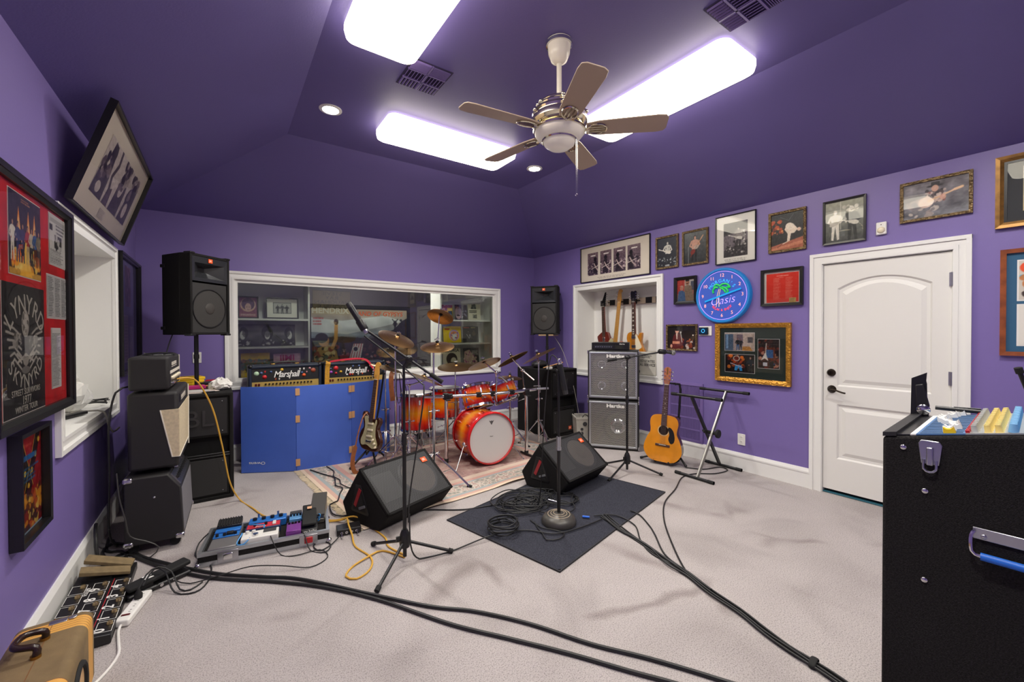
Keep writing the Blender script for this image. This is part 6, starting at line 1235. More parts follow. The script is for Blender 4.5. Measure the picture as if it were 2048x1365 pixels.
# right unit
RU = [('red and yellow small booklet on the top right shelf behind the splash cymbal', 2.81, 2.99, 1.627, 1.86, P_(.18, .233, '#a03030').rect(.5, 0, 1, .8, '#d8b020').rect(.58, .1, .95, .6, '#26282c').ell(.76, .3, .14, .1, '#5a9ac0').blobs(0, .4, .5, 1, ('#c8a090', '#7a2a34'), 16, .1)),
      ('dark purple record sleeve with a face on the top right shelf behind the window', 3.03, 3.25, 1.627, 1.87, P_(.22, .243, '#3a3048').grad('#4a3c5c', '#2a2436').ell(.3, .45, .26, .4, '#8a7484').ell(.3, .22, .2, .16, '#b89aa0').ell(.28, .3, .14, .05, '#2a2430').blobs(.55, .1, .95, .6, ('#6a6a8a', '#1e1c28', '#a09ab0'), 20, .05)),
      ('cream record sleeve with black lettering on the top right shelf behind the window', 3.27, 3.50, 1.627, 1.89, P_(.23, .263, '#d4cdb8').rect(.3, .68, .66, .96, '#4a5450').blobs(.3, .7, .66, .95, ('#8a9490', '#23282a'), 14, .05).words(.08, .42, .92, .62, 2, '#1c1c1c', 1.3, 1).rect(.36, .12, .68, .34, '#6a6a64').blobs(.36, .12, .68, .34, ('#2a2a28', '#b8b4a4'), 14, .04)),
      ('yellow record sleeve with a round picture on the middle right shelf behind the window', 2.83, 3.14, 1.267, 1.525, P_(.31, .258, '#e8c414').ell(.6, .45, .28, .34, '#b89ac8').ell(.6, .42, .22, .27, '#d8803a').ell(.62, .35, .13, .18, '#d8d8d0').blobs(.4, .2, .8, .65, ('#e8a030', '#7a4a8a', '#c8c0d0'), 14, .05).words(.1, .72, .4, .92, 1, '#b8303a', 1, 1).words(.45, .84, .95, .9, 1, '#9a8020', .9)),
      ('dark record sleeve with a coloured title band on the middle right shelf behind the window', 3.17, 3.46, 1.267, 1.525, P_(.29, .258, '#2a2527').words(.08, .86, .5, .96, 1, '#e8502c', 1.2, 1).words(.52, .86, .92, .96, 1, '#c9b97a', 1.2, 1).figure(.35, .1, .62, '#a8968a', '#3a3436', '#28242a', '#1a1618').figure(.7, .1, .66, '#8a6a5a', '#5a4a3a', '#28242a', '#1a1618').path([(.25, .5), (.4, .25), (.45, .5), (.5, .3)], .02, '#d8d8dc')),
      ('cream record sleeve with a brown head under its title on the bottom right shelf', 2.82, 3.13, .887, 1.18, P_(.31, .293, '#d9cfb4').ell(.5, .42, .3, .32, '#3a2a24').ell(.6, .3, .16, .2, '#d9cfb4').poly([(.2, 0), (.28, .3), (.8, .2), (.85, 0)], '#4a362c')),
      ('grey and pink record sleeve on the bottom right shelf behind the window', 3.18, 3.47, .887, 1.175, P_(.29, .288, '#4a4446').poly([(0, 0), (.1, .8), (.4, .9), (.95, .1), (.9, 0)], '#c8a898').blobs(.05, .05, .8, .8, ('#e0c4b0', '#3a3436', '#b04a8a', '#d8b0a8'), 44, .06).words(.55, .6, .95, .85, 3, '#d8d0c8', 1.2))]
for k, (lb, a, b_, c_, d, p) in enumerate(RU):
    t = prop(lb, a, b_, c_, d, p)
    if k == 5: text('GLORIA', .075, mat('dark_print', '#2a2220', .6), t, (0, -.003, .255), off=.001)
# large poster standing behind the pane between the shelf units
p = Pic(1.27, .80, .0065, '#7a8490').grad('#b09a86', '#8a96a4', 0, .55, 1, 1).poly([(.0, .62), (.35, .58), (.75, .72), (.95, .80), (.75, .9), (.3, .8), (0, .85)], '#c9ccd0').noise(.05, 14).poly([(0, 0), (1, 0), (1, .86), (.93, .8), (.85, .66), (.6, .5), (.3, .54), (0, .52)], '#2c2a2e').blobs(.28, .12, .72, .42, ('#7a3434', '#c9a8a0', '#3a2a2e', '#a05a50', '#54383a'), 90, .02).blobs(0, .3, 1, .5, ('#4a3c40', '#3a3238'), 40, .05, .5)
p.poly([(.35, .10), (.47, .10), (.51, .42), (.41, .42)], '#e6e0dc')
for k in range(4): p.line((.365+.028*k, .10), (.42+.024*k, .42), .008, '#b0303a')
p.rect(.27, .14, .36, .24, '#8a2c34').ell(.43, .33, .03, .05, '#e6e0dc').ell(.43, .33, .022, .036, '#2a282c')
p.poly([(.0, .06), (.06, .36), (.16, .42), (.24, .30), (.27, .08), (.16, .02)], '#b08a50').blobs(.01, .08, .24, .38, ('#e0c890', '#5a6a5a', '#8a4030', '#2c2a26'), 40, .022).ell(.12, .47, .05, .09, '#c98f50').ell(.1, .52, .06, .08, '#2a2420').path([(.2, .36), (.235, .5), (.24, .72)], .035, '#d09a54').ell(.24, .78, .022, .05, '#4a3a34').poly([(.19, .02), (.27, .1), (.24, .14), (.17, .06)], '#d8ccb0')
p.figure(.86, .62, .2, '#1c1a1e', '#1c1a1e', '#1c1a1e', '#1c1a1e').line((.86, .77), (.83, .84), .01, '#1c1a1e').line((.86, .77), (.89, .84), .01, '#1c1a1e').blobs(.9, .7, 1, .82, ('#1c1a1e',), 12, .02).words(.02, .72, .13, .86, 3, '#b03a3a', .9, .9)
t = prop('large black framed festival poster standing in the middle of the window', .895, 2.255, .90, 1.80, p, 'poster', .04, .20, 'framed_poster', frame=(.045, FBLK), thick=.012)
text('HENDRIX', .105, mat('grey_print_white', '#c9c4bc', .6), t, (-.40, -.004, .815), off=.003, sx=1.0); text('BAND OF GYPSYS', .085, mat('orange_print', '#d8602a', .6), t, (.23, -.004, .785), off=.002, shear=.15)
bl = thing('added_booth_lamp', 'added unseen lamp on the ceiling of the room behind the window', 'ceiling light', (1.85, YB+.55, 2.298))  # lamp added out of view to lift the window display
MB().lathe([(0, 0), (.09, 0), (.09, -.02), (.07, -.035), (0, -.04)], n=28).build('shade', mat('added_booth_glow', '#fff4e0', .4, emit=6.), bl)
l = bpy.data.lights.new('added_booth_light', 'POINT'); l.energy = 45; l.shadow_soft_size = .07; l.color = (1, .95, .88); lo = bpy.data.objects.new('added_booth_light', l); COL.objects.link(lo); lo.parent = bl; lo.location = (0, 0, -.12)

st_ = thing('added_light_strip', 'added unseen light strip under the window head brightening the display shelves', 'light strip', (1.855, YB+.078, 2.034))  # strip added out of sight to brighten the dark shelves
MB().bb(-1.66, 1.66, -.018, .018, -.008, 0).build('diffuser', mat('added_strip_glow', '#fff3de', .4, emit=60.), st_, smooth=False)

# ---- mail totes
TOTE = mat('white_corrugated_plastic', '#cfcbc0', .6, var=.12, vscale=7); GPR = mat('grey_tote_print', '#4a4a4c', .7)
def tote(label, loc, rz, W, D, H, txt):
    t = thing('mail_tote', label, 'box', loc, rz); x, y = W/2, D/2; k = .88; b = MB()
    o = [(-x, -y), (x, -y), (x, y), (-x, y)]; vs = [(a*k, c*k, 0) for a, c in o]+[(a, c, H) for a, c in o]+[(a*.97, c*.97, H) for a, c in o]+[(a*k*.96, c*k*.96, .006) for a, c in o]
    fs = [(0, 3, 2, 1)]+[(i, (i+1) % 4, 4+(i+1) % 4, 4+i) for i in range(4)]+[(4+i, 4+(i+1) % 4, 8+(i+1) % 4, 8+i) for i in range(4)]+[(8+i, 8+(i+1) % 4, 12+(i+1) % 4, 12+i) for i in range(4)]+[(12, 13, 14, 15)]
    b.add(vs, fs).build('body', TOTE, t, smooth=False); MB().ring(-x-.004, x+.004, -y-.004, y+.004, .014, -H-.003, -H+.02).build('rim', TOTE, t, rot=(-PI/2, 0, 0), smooth=False)
    sl = math.atan2(y*(1-k), H); f = lambda z: -y*k-(y-y*k)*z/H-.003
    if txt:
        for s, z, sz in (('MAIL IS THE PROPERTY', .83, .024), ('OF THE UNITED STATES', .76, .018), ('UNITED STATES', .60, .046), ('POSTAL SERVICE', .44, .046)): text(s, sz, GPR, t, (.02, f(z*H), z*H), rot=(PI/2+sl, 0, 0), shear=.15)
        MB().bb(-.12, -.04, 0, .001, .02, .05).build('label_print', GPR, t, (0, f(.02), 0), rot=(sl, 0, 0), smooth=False)
    else:
        for a, z, r in ((-.06, .7, .03), (-.1, .45, .02), (-.1, .25, .022), (.1, .2, .025)): MB().lathe([(0, -.001), (r, -.001), (r, 0)], (0, 0, 0), 'Y', 16).build('stain_print', GPR, t, (a, f(z*H), z*H), (sl, 0, 0))
        MB().tube(crom([(-.1, 0, .18), (-.02, .05, .28), (.05, 0, .25), (.12, .04, .27), (.08, -.05, .2)], .02), .006, 6).build('coiled_cord', CABLE, t)
    return t
tote('open white mail tote on the floor between the right subwoofer and the silver bass stack', (4.10, 4.06, .001), math.radians(-32), .36, .30, .28, False)
tote('white mail tote with grey postal lettering standing in the right niche', (XR+.16, 3.385, .882), -PI/2, .44, .26, .29, True)
# ---- left niche
def bagmesh(b):
    r = random.Random(11); b.sphere((0, 0, .10), .13, 22, sc=(.75, 1.0, .8)); b.sphere((.0, .02, .21), .04, 12, sc=(1, 1.2, .9))
    b.v = [(x*(1+r.uniform(-.2, .2)), y*(1+r.uniform(-.2, .2)), max(0, z*(1+r.uniform(-.12, .12)))) for x, y, z in b.v]
simple('plastic_bag', 'crumpled white plastic bag on the left niche sill', 'bag', mat('white_plastic_film', '#e2e0da', .25, spec=.7), (-.86, 4.13, .886), 0, bagmesh, smooth=False)
simple('cable', 'flat black cable loops on the left niche sill beyond the bag', 'cable', CABLE, (-.80, 4.34, .888), .3, lambda b: coil(b, .085, 3, .004, 0, .03, 9))
simple('remote', 'black remote control on the near end of the left niche sill', 'remote', BLACKP, (-.80, 3.86, .887), 1.2, lambda b: b.bb(-.10, .10, -.025, .025, 0, .02), .005)
def cable(label, pts, r=.005, m=CABLE, name='cable', cat='cable', group=None, step=.03):
    b = MB(); b.tube(crom(pts, step), r, 8); o = b.build(name, m); tag(o, label, cat, group); return o
def floor(pts, r, z=0): return [(x, y, r+z+.001) for x, y in pts]
GREYC = mat('grey_cable', '#8c8880', .5)
cable('grey cable drooping over the left niche sill edge', [(-.84, 4.02, .892), (-.74, 3.98, .90), (-.665, 3.95, .89), (-.64, 3.93, .80), (-.62, 3.95, .745), (-.60, 4.02, .76)], .006, GREYC)
cable('black power cable hanging behind the left amplifier stack', [(-.50, 3.66, 1.08), (-.555, 3.62, 1.05), (-.585, 3.60, .85), (-.59, 3.62, .5), (-.60, 3.66, .15), (-.58, 3.75, .02), (-.62, 3.9, .008)], .006)
cable('thin grey cord trailing down the side of the bottom amplifier to the carpet', [(-.545, 3.55, .55), (-.53, 3.525, .40), (-.50, 3.515, .25), (-.48, 3.51, .15), (-.40, 3.50, .10), (-.34, 3.49, .05), (-.38, 3.47, .006), (-.46, 3.50, .006)], .004, mat('dark_grey_cable', '#3a3836', .35))
cable('black cable bunch in the left corner behind the amplifier stack', [(-.66, 3.66, .22), (-.645, 3.56, .20), (-.63, 3.50, .10), (-.61, 3.52, .012), (-.55, 3.60, .01), (-.48, 3.66, .012), (-.60, 3.80, .02), (-.64, 3.70, .012), (-.55, 3.47, .01)], .009)
cable('black cable looping out of the left corner along the baseboard', floor([(-.65, 3.95), (-.62, 3.72), (-.54, 3.66), (-.50, 3.50), (-.57, 3.44), (-.60, 3.52), (-.50, 3.58), (-.42, 3.47)], .008), .008)
# ---- mat, cables on it
MATM = mat('navy_grey_ribbed_mat', '#3a3b44', .95, bump=1.0, bscale=330, bdist=.004, var=.45, vscale=160, spec=.1)
t = thing('floor_mat', 'dark blue-grey carpet mat on the floor under the right floor monitor', 'mat', (2.303, 2.535, 0), math.radians(13.5))
b = MB(); n = 40
for j in range(n+1):
    for i in range(n+1):
        x, y = -.815+1.63*i/n, -.52+1.04*j/n
        if i == 0 and j == 0: x += .02; y += .02
        b.v.append((x, y, .008+.004*max(0, math.sin(x*9+y*4))*max(0, math.sin(y*5+1))))
b.f = [(j*(n+1)+i, j*(n+1)+i+1, (j+1)*(n+1)+i+1, (j+1)*(n+1)+i) for j in range(n) for i in range(n)]; b.m = [0]*len(b.f); b.build('pile', MATM, t)
MB().ring(-.815, .815, -.52, .52, .008, -.0105, -.0005).build('bound_edge', mat('dark_binding', '#26252a', .8), t, rot=(-PI/2, 0, 0), smooth=False)
MZ = .012
simple('cable', 'neat coil of black cable on the near left corner of the dark mat', 'cable', CABLE, (1.638, 2.447, MZ), .4, lambda b: (coil(b, .105, 6, .0042, 0, .012, 21), b.tube(crom([(.06, .06, .02), (.11, .13, .03), (.16, .10, .03), (.14, .0, .02), (.05, -.03, .02)], .02), .0042, 6)))
def pile(seed, n, cx, cy, s):
    r = random.Random(seed); pts = []
    for k in range(n):
        R = r.uniform(.09, .20)*s; ox, oy = r.uniform(-.10, .10), r.uniform(-.08, .08)
        for j in range(9): a = j*2*PI/8+r.uniform(-.1, .1); pts.append((cx+ox+R*1.25*math.cos(a), cy+oy+R*math.sin(a), MZ+.006+r.uniform(0, .022)+.0015*k))
    return pts
cable('black cable piled in loops on the mat before the right floor monitor', pile(31, 5, 2.07, 2.75, 1.0), .0045, group='tangled cables on the dark mat')
cable('black cable piled in loops on the mat before the right floor monitor', pile(32, 5, 2.10, 2.72, .95), .0045, group='tangled cables on the dark mat')
cable('black cable piled in loops on the mat before the right floor monitor', pile(33, 4, 2.03, 2.76, 1.1), .0045, group='tangled cables on the dark mat')
cable('loose black cable loops behind the round microphone base', pile(35, 4, 2.28, 2.55, .8), .0045)
cable('single black cable loop left of the round microphone base', [(1.90, 2.42, MZ+.006), (1.86, 2.34, MZ+.006), (1.83, 2.24, MZ+.006), (1.80, 2.16, MZ+.006), (1.88, 2.12, MZ+.006), (1.96, 2.16, MZ+.006), (1.93, 2.24, MZ+.006), (1.88, 2.32, MZ+.008), (1.89, 2.46, MZ+.006)], .0042)
MB().cyl((2.20, 2.62, .045), (2.235, 2.555, .04), .007).build('jack_plug', STEEL); tag(bpy.data.objects['jack_plug'], 'bright metal jack plug in the cable tangle on the mat', 'plug')
MB().cyl((2.245, 2.27, .022), (2.28, 2.23, .022), .008).build('cable_connector', mat('blue_band', '#2a6ad8', .4)); tag(bpy.data.objects['cable_connector'], 'blue-banded cable connector right of the round microphone base', 'plug')
# ---- floor cables
BUN = [(2.387, 2.198), (2.339, 1.986), (2.309, 1.749), (2.259, 1.526), (2.226, 1.388), (2.176, 1.223), (2.144, 1.048), (2.097, .909), (2.073, .794), (2.063, .705), (2.045, .603), (2.0, .45), (1.9, .2)]
r = random.Random(4)
for k in range(6):
    o = (k-2.5)*.009; z = .0 if k % 2 else .008
    cable('thick black cable in the bundle running to the lower right', [(x+o*(1 if j > 3 else 1+1.2*r.uniform(-1, 1))+r.uniform(-.004, .004), y+o*.2, .0055+z+(MZ if j < 1 else 0)) for j, (x, y) in enumerate(BUN)], .0052, group='bundled floor cables')
cb = thing('cable_strap', 'black hook-and-loop strap round the cable bundle at the bottom of the photo', 'strap', (2.063, .70, .012), .1); MB().torus((0, 0, .0), .031, .005, 'Y', 20, 8).build('band', RUBBER, cb); cb.scale = (1, 2.6, .5)
cable('stray black cable looping right of the bundle at the mat edge', [(2.33, 2.23, .02), (2.47, 2.14, .02), (2.48, 1.97, .007), (2.33, 1.80, .007), (2.25, 1.65, .007), (2.25, 1.50, .007), (2.235, 1.39, .012)], .0048)
cable('black cable curving from the mat edge down into the bundle', [(2.63, 2.13, .02), (2.65, 2.06, .008), (2.56, 1.90, .006), (2.48, 1.795, .006), (2.309, 1.596, .006), (2.235, 1.40, .016), (2.18, 1.22, .02)], .0055)
cable('long black cable from under the keyboard stand to the bundle', floor([(3.97, 2.50), (4.07, 2.36), (4.27, 2.30), (4.24, 2.20), (4.04, 2.22), (3.88, 2.33), (3.682, 2.351), (3.35, 2.21), (3.023, 2.09), (2.735, 1.899), (2.459, 1.643), (2.25, 1.41), (2.19, 1.25)], .0055), .0055)
cable('upper thick black cable sweeping from the left corner across the front carpet', floor([(-.476, 3.61), (-.378, 3.432), (-.066, 3.032), (.174, 2.813), (.361, 2.65), (.65, 2.278), (.875, 1.994), (1.046, 1.825), (1.219, 1.592), (1.364, 1.332), (1.514, 1.12), (1.655, .887), (1.75, .70), (1.8, .4)], .0088), .0088)
cable('lower thick black cable sweeping from the left corner across the front carpet', floor([(-.465, 3.53), (-.292, 3.255), (-.061, 2.965), (.247, 2.698), (.467, 2.476), (.678, 2.195), (.901, 1.817), (1.084, 1.568), (1.249, 1.341), (1.389, 1.127), (1.484, .99), (1.6, .80), (1.68, .5)], .0088), .0088)
cable('black cable from the boom stand foot across the mat to the bundle', [(.95, 2.47, .3), (.945, 2.44, .12), (.99, 2.46, .02), (1.046, 2.45, .006), (1.224, 2.426, .006), (1.521, 2.408, .03), (1.759, 2.352, .02), (1.899, 2.19, .02), (2.104, 2.153, .02), (2.343, 2.157, .02)], .0048)
cable('black cable from under the left floor monitor to the tangle on the mat', [(1.25, 3.14, .02), (1.36, 3.09, .008), (1.591, 2.93, .008), (1.862, 2.831, .02), (2.074, 2.70, .03)], .0055)
cable('black cable hanging from the end of the nearest boom down past the floor monitor', [(.735, 2.66, 1.41), (.85, 2.57, 1.30), (1.0, 2.43, 1.13), (.995, 2.34, 1.08), (.97, 2.37, .80), (.94, 2.44, .42), (.945, 2.47, .25)], .0045)
cable('black cable hanging from the round-base microphone to the wedge handle', [(2.02, 2.30, 1.23), (2.0, 2.33, 1.262), (1.985, 2.35, 1.20), (1.975, 2.39, .85), (2.0, 2.45, .50), (2.06, 2.55, .16), (2.09, 2.62, .03)], .0042)
cable('thin grey cable from the right back loudspeaker down to the white tote', [(4.05, 4.72, 1.40), (4.10, 4.55, 1.15), (4.05, 4.30, .75), (3.98, 4.10, .35), (3.93, 3.98, .05), (3.93, 3.90, .006)], .0035, GREYC)
cable('black speaker cable slanting from the left loudspeaker to the amplifier head', [(-.36, 4.86, 1.42), (-.36, 4.6, 1.36), (-.355, 4.3, 1.29), (-.35, 4.13, 1.262)], .0045)
YC = mat('yellow_cable_rubber', '#d0a03c', .5)
cable('yellow instrument cable from the amplifier head to the carpet before the boom stand', [(-.27, 3.93, 1.09), (-.22, 3.95, 1.095), (-.15, 4.02, 1.05), (-.06, 4.10, .82), (.0, 4.15, .50), (.05, 4.19, .18), (.12, 4.20, .012), (.20, 3.95, .006), (.267, 3.723, .006), (.40, 3.52, .006), (.60, 3.37, .006), (.72, 3.28, .02), (.75, 3.20, .055), (.735, 3.09, .055), (.735, 2.99, .02), (.72, 2.85, .006), (.765, 2.65, .006), (.72, 2.52, .006), (.63, 2.47, .006), (.585, 2.53, .006), (.64, 2.61, .006), (.75, 2.66, .012), (.85, 2.69, .006), (.94, 2.53, .006)], .006, YC)
cable('second yellow cable looping over the black stage box', [(.60, 3.42, .006), (.70, 3.32, .012), (.80, 3.21, .055), (.86, 3.14, .03), (.90, 3.0, .006), (.92, 2.84, .006), (.90, 2.72, .006), (.95, 2.56, .006)], .006, YC)
cable('thin black cable at the left end of the pedalboard curling over the carpet', [(-.08, 3.40, .10), (-.13, 3.40, .05), (-.145, 3.32, .006), (-.10, 3.22, .006), (-.06, 3.10, .006), (-.076, 2.93, .006), (-.13, 2.857, .006), (-.22, 2.91, .01), (-.27, 3.02, .09), (-.32, 3.06, .10), (-.36, 2.98, .06)], .0042)
cable('thin black cable looped in front of the pedalboard latch', [(.40, 3.22, .11), (.44, 3.06, .09), (.466, 2.97, .006), (.54, 2.889, .006), (.592, 2.968, .006), (.548, 3.06, .006), (.493, 3.02, .006), (.517, 2.928, .006), (.60, 2.97, .008), (.66, 3.03, .02)], .0038)
cable('long thin black cable wandering from the pedalboard to the foot controller', [(.25, 3.20, .11), (.26, 3.06, .09), (.301, 3.02, .006), (.375, 2.955, .006), (.519, 2.942, .006), (.541, 2.816, .006), (.43, 2.757, .006), (.278, 2.832, .03), (.13, 2.925, .03), (-.017, 2.93, .025), (-.157, 2.971, .006), (-.22, 3.02, .02)], .0032)
cable('black cable tangle lying on the left border of the rug', [(.74, 4.68, .016), (.835, 4.437, .016), (.889, 4.295, .02), (.87, 4.15, .02), (.855, 4.048, .02), (.89, 3.95, .02), (.843, 3.84, .016), (.788, 3.682, .016), (.722, 3.643, .016), (.702, 3.451, .014), (.76, 3.36, .014), (.84, 3.36, .014)], .0055)
cable('black cable fanning out towards the blue panels on the rug', [(.90, 4.70, .016), (.93, 4.50, .016), (.89, 4.32, .024), (.92, 4.20, .016), (.90, 4.05, .024), (.95, 3.92, .016), (1.0, 3.86, .016)], .0048)

# ---- keyboard stand
t = thing('keyboard_stand', 'black X-shaped keyboard stand with one silver leg against the purple wall', 'keyboard stand', (4.03, 2.28, 0))
FO = lambda x, y, z: (x-4.03, y-2.28, z)
for x, z, y0, y1 in ((3.745, .016, 2.47, 2.07), (4.325, .016, 2.50, 2.10), (3.755, .80, 2.52, 2.0), (4.325, .805, 2.55, 2.03)):
    MB().cyl(FO(x, y0, z), FO(x, y1, z), .014, n=16).build('cross_tube', SATIN, t)
    for a, b_ in ((y0, y0-.06), (y1, y1+.06)): MB().cyl(FO(x, a, z), FO(x, b_, z), .0165, n=16).build('end_cap', RUBBER, t)
def bar(p, q, w_, d): 
    p, q = Vector(p), Vector(q); b = MB(); M = orient(q-p, (0, -1, 0)); L = (q-p).length
    vs = [(M@Vector(v))+p for v in ((-w_/2, -d/2, 0), (w_/2, -d/2, 0), (w_/2, d/2, 0), (-w_/2, d/2, 0), (-w_/2, -d/2, L), (w_/2, -d/2, L), (w_/2, d/2, L), (-w_/2, d/2, L))]
    return b.add(vs, [(0, 3, 2, 1), (4, 5, 6, 7), (0, 1, 5, 4), (1, 2, 6, 5), (2, 3, 7, 6), (3, 0, 4, 7)])
bar(FO(3.745, 2.235, .02), FO(4.325, 2.26, .80), .035, .02).build('silver_leg', mat('worn_silver_metal', '#8f8d88', .4, metal=.9), t, bevel=.004); bar(FO(4.325, 2.33, .02), FO(3.755, 2.30, .795), .035, .02).build('black_leg', SATIN, t, bevel=.004)
MB().cyl(FO(4.04, 2.20, .41), FO(4.04, 2.34, .41), .018).cyl(FO(4.04, 2.205, .41), FO(4.04, 2.18, .41), .042, n=24).build('locking_disc', RUBBER, t, bevel=.004); MB().cyl(FO(3.96, 2.30, .435), FO(4.02, 2.30, .42), .013).build('pull_knob', RUBBER, t)

# ---- pedalboard
YPB = math.radians(-9.4); pb = thing('pedalboard', 'open aluminium-edged flight-case pedalboard on the carpet', 'pedalboard', (.2615, 3.268, 0), YPB)
W, D, H = .73, .37, .085; x, y = W/2, D/2
MB().bb(-x, x, -y, y, .004, .06).bb(-x, x, -y, -y+.012, .06, H).bb(-x, x, y-.012, y, .06, H).bb(-x, -x+.012, -y, y, .06, H).bb(x-.012, x, -y, y, .06, H).build('tray', CARPETB, pb, smooth=False)
MB().ring(-x-.003, x+.003, -y-.003, y+.003, .02, -H-.003, -H+.02).build('top_edge', ALU, pb, rot=(-PI/2, 0, 0), smooth=False); MB().ring(-x-.003, x+.003, -y-.003, y+.003, .02, -.03, -.002).build('bottom_edge', ALU, pb, rot=(-PI/2, 0, 0), smooth=False)
for a in (-x, x):
    for c in (-y, y): MB().sphere((a, c, .014), .018, 12).build('ball_corner', CHROME, pb)
for a in (-.21, .24): MB().bb(a-.055, a+.055, -y-.006, -y-.001, .01, .078).build('latch_dish', STEEL, pb, bevel=.004); MB().box((a, -y-.01, .045), (.05, .008, .04)).build('latch', mat('red_latch', '#b8242c', .4) if a > 0 else CHROME, pb, bevel=.004)
def pbl(px, py, pz=.062): v = Matrix.Rotation(YPB, 4, 'Z')@Vector((px, py, pz)); return (v.x+.2615, v.y+3.268, pz)
def pedal(label, px, py, rz=0): return thing('effect_pedal', label, 'pedal', pbl(px, py), YPB+rz)
BLUE1 = mat('bright_blue_enamel', '#2f74c4', .3, metal=.2); LBL = mat('light_blue_enamel', '#6aa4d8', .3, metal=.2); PURPE = mat('purple_enamel', '#7a3a8c', .3, metal=.2); WHE = mat('white_enamel', '#e0ded8', .3); REDE = mat('red_enamel', '#c8303a', .35); GRYE = mat('grey_hammered', '#7c7a7a', .4, metal=.4)
kn = MB().cyl((0, 0, 0), (0, 0, .016), .009, n=14).mesh('knob', [BLACKP], True); knw = MB().cyl((0, 0, 0), (0, 0, .016), .011, n=14).mesh('knob', [WHE], True)
p = pedal('large blue and silver pedal with ribbed treadle at the left end of the pedalboard', -.245, -.005)
MB().bb(-.075, .075, -.17, .16, 0, .035).build('chassis', GRYE, p, bevel=.006); MB().bb(-.072, .072, -.03, .03, .035, .042).build('blue_panel', BLUE1, p, bevel=.002); MB().bb(-.072, .072, .035, .09, .035, .05).build('name_band', BLUE1, p, bevel=.003)
b = MB().prism([(.085, .045), (.17, .05), (.17, .085), (.085, .065)], -.07, .07, plane='YZ')
b.build('treadle', BLACKP, p, bevel=.003); b = MB()
for k in range(9): b.box((-.06+.015*k, .128, .078), (.005, .08, .006), rot=(.23, 0, 0))
b.build('treadle_ribs', RUBBER, p, smooth=False); MB().box((.02, 0, .05), (.04, .03, .016)).build('switch_block', BLACKP, p, bevel=.003)
for a in (-.05, -.01, .05): link('knob', kn, p, (a, -.012, .042))
p = pedal('wide blue four-knob pedal behind the red pedal on the pedalboard', -.02, .13)
MB().bb(-.115, .115, -.045, .045, 0, .05).build('chassis', BLUE1, p, bevel=.005)
for k in range(4): link('knob', kn, p, (-.08+.053*k, .0, .05)).scale = (1.5, 1.5, 1)
for a in (-.06, .06): MB().cyl((a, .035, .05), (a, .035, .075), .008, n=12).build('toggle', CHROME, p)
p = pedal('red-faced pedal with white switch in the middle of the pedalboard', -.035, .035)
MB().bb(-.11, .10, -.045, .04, 0, .045).build('chassis', mat('dark_blue_enamel', '#1e2f5c', .4), p, bevel=.004); MB().bb(-.10, .095, -.036, .034, .045, .048).build('face_plate', REDE, p, bevel=.001); MB().box((.06, .0, .052), (.022, .05, .012)).build('rocker', WHE, p, bevel=.004); link('knob', kn, p, (-.055, .0, .048)); link('knob', kn, p, (.01, .0, .048)); text('POG', .03, WHE, p, (-.02, -.022, .0485), rot=(0, 0, 0))
p = pedal('white pedal with dark footplate at the front of the pedalboard', -.05, -.10)
MB().bb(-.10, .11, -.055, .055, 0, .05).build('chassis', WHE, p, bevel=.005); MB().bb(.02, .095, .0, .05, .05, .053).build('footplate', mat('dark_grey_rubber', '#3a3a3c', .7), p, bevel=.001)
for a in (-.07, -.035): link('knob', knw, p, (a, .025, .05))
MB().cyl((-.02, -.02, .05), (-.02, -.02, .062), .016, n=16).build('footswitch', CHROME, p)
p = pedal('light blue compact pedal at the back of the pedalboard', .155, .10); 
MB().bb(-.04, .04, -.06, .065, 0, .048).build('chassis', LBL, p, bevel=.004); MB().bb(-.038, .038, .025, .07, .048, .056).build('treadle', mat('dark_grey_rubber', '#3a3a3c', .7), p, bevel=.002)
for k in range(4): link('knob', kn, p, (-.03+.02*k, -.005, .048)).scale = (.8, .8, 1)
p = pedal('purple compact pedal at the front of the pedalboard', .15, -.075)
MB().bb(-.045, .045, -.085, .07, 0, .045).prism([(-.085, .045), (.0, .045), (.0, .062), (-.085, .05)], -.043, .043, plane='YZ').build('chassis', PURPE, p, bevel=.004)
for k in range(4): link('knob', kn, p, (-.03+.02*k, .035, .045)).scale = (.8, .8, 1)
p = pedal('black wah pedal with rounded treadle on the pedalboard', .245, .0)
MB().prism([(-.055, -.15), (.055, -.15), (.045, .12), (-.045, .12)], 0, .035, plane='XY').build('chassis', BLACK, p, bevel=.01); MB().prism([(-.13, .05), (.13, .075), (.135, .10), (-.13, .068)], -.045, .045, plane='YZ').build('treadle', RUBBER, p, bevel=.006); text('cry baby', .026, WSCR, p, (0, -.1515, .022), off=.0008); MB().bb(-.015, .015, .05, .085, 0, .001).build('sticker', mat('tan_sticker', '#d8a884', .6), p, (0, 0, .094), rot=(.1, 0, 0), smooth=False)
p = pedal('grey volume pedal with raised treadle at the right end of the pedalboard', .305, .11, -.12)
MB().prism([(-.10, 0), (.10, 0), (.10, .04), (-.10, .03)], -.048, .048, plane='YZ').build('chassis', mat('bare_aluminium', '#9a958a', .4, metal=.8), p, bevel=.003); MB().prism([(-.10, .05), (.095, .135), (.10, .15), (-.105, .065)], -.05, .05, plane='YZ').build('treadle', mat('grip_tape', '#4a4846', .9, bump=.5, bscale=600), p, bevel=.003); MB().prism([(-.10, .03), (.10, .03), (.095, .13), (-.1, .05)], .043, .048, plane='YZ').build('side_wall', _mats['bare_aluminium'], p, smooth=False)
PC = mat('blue_patch_cable', '#3f8ac8', .4)
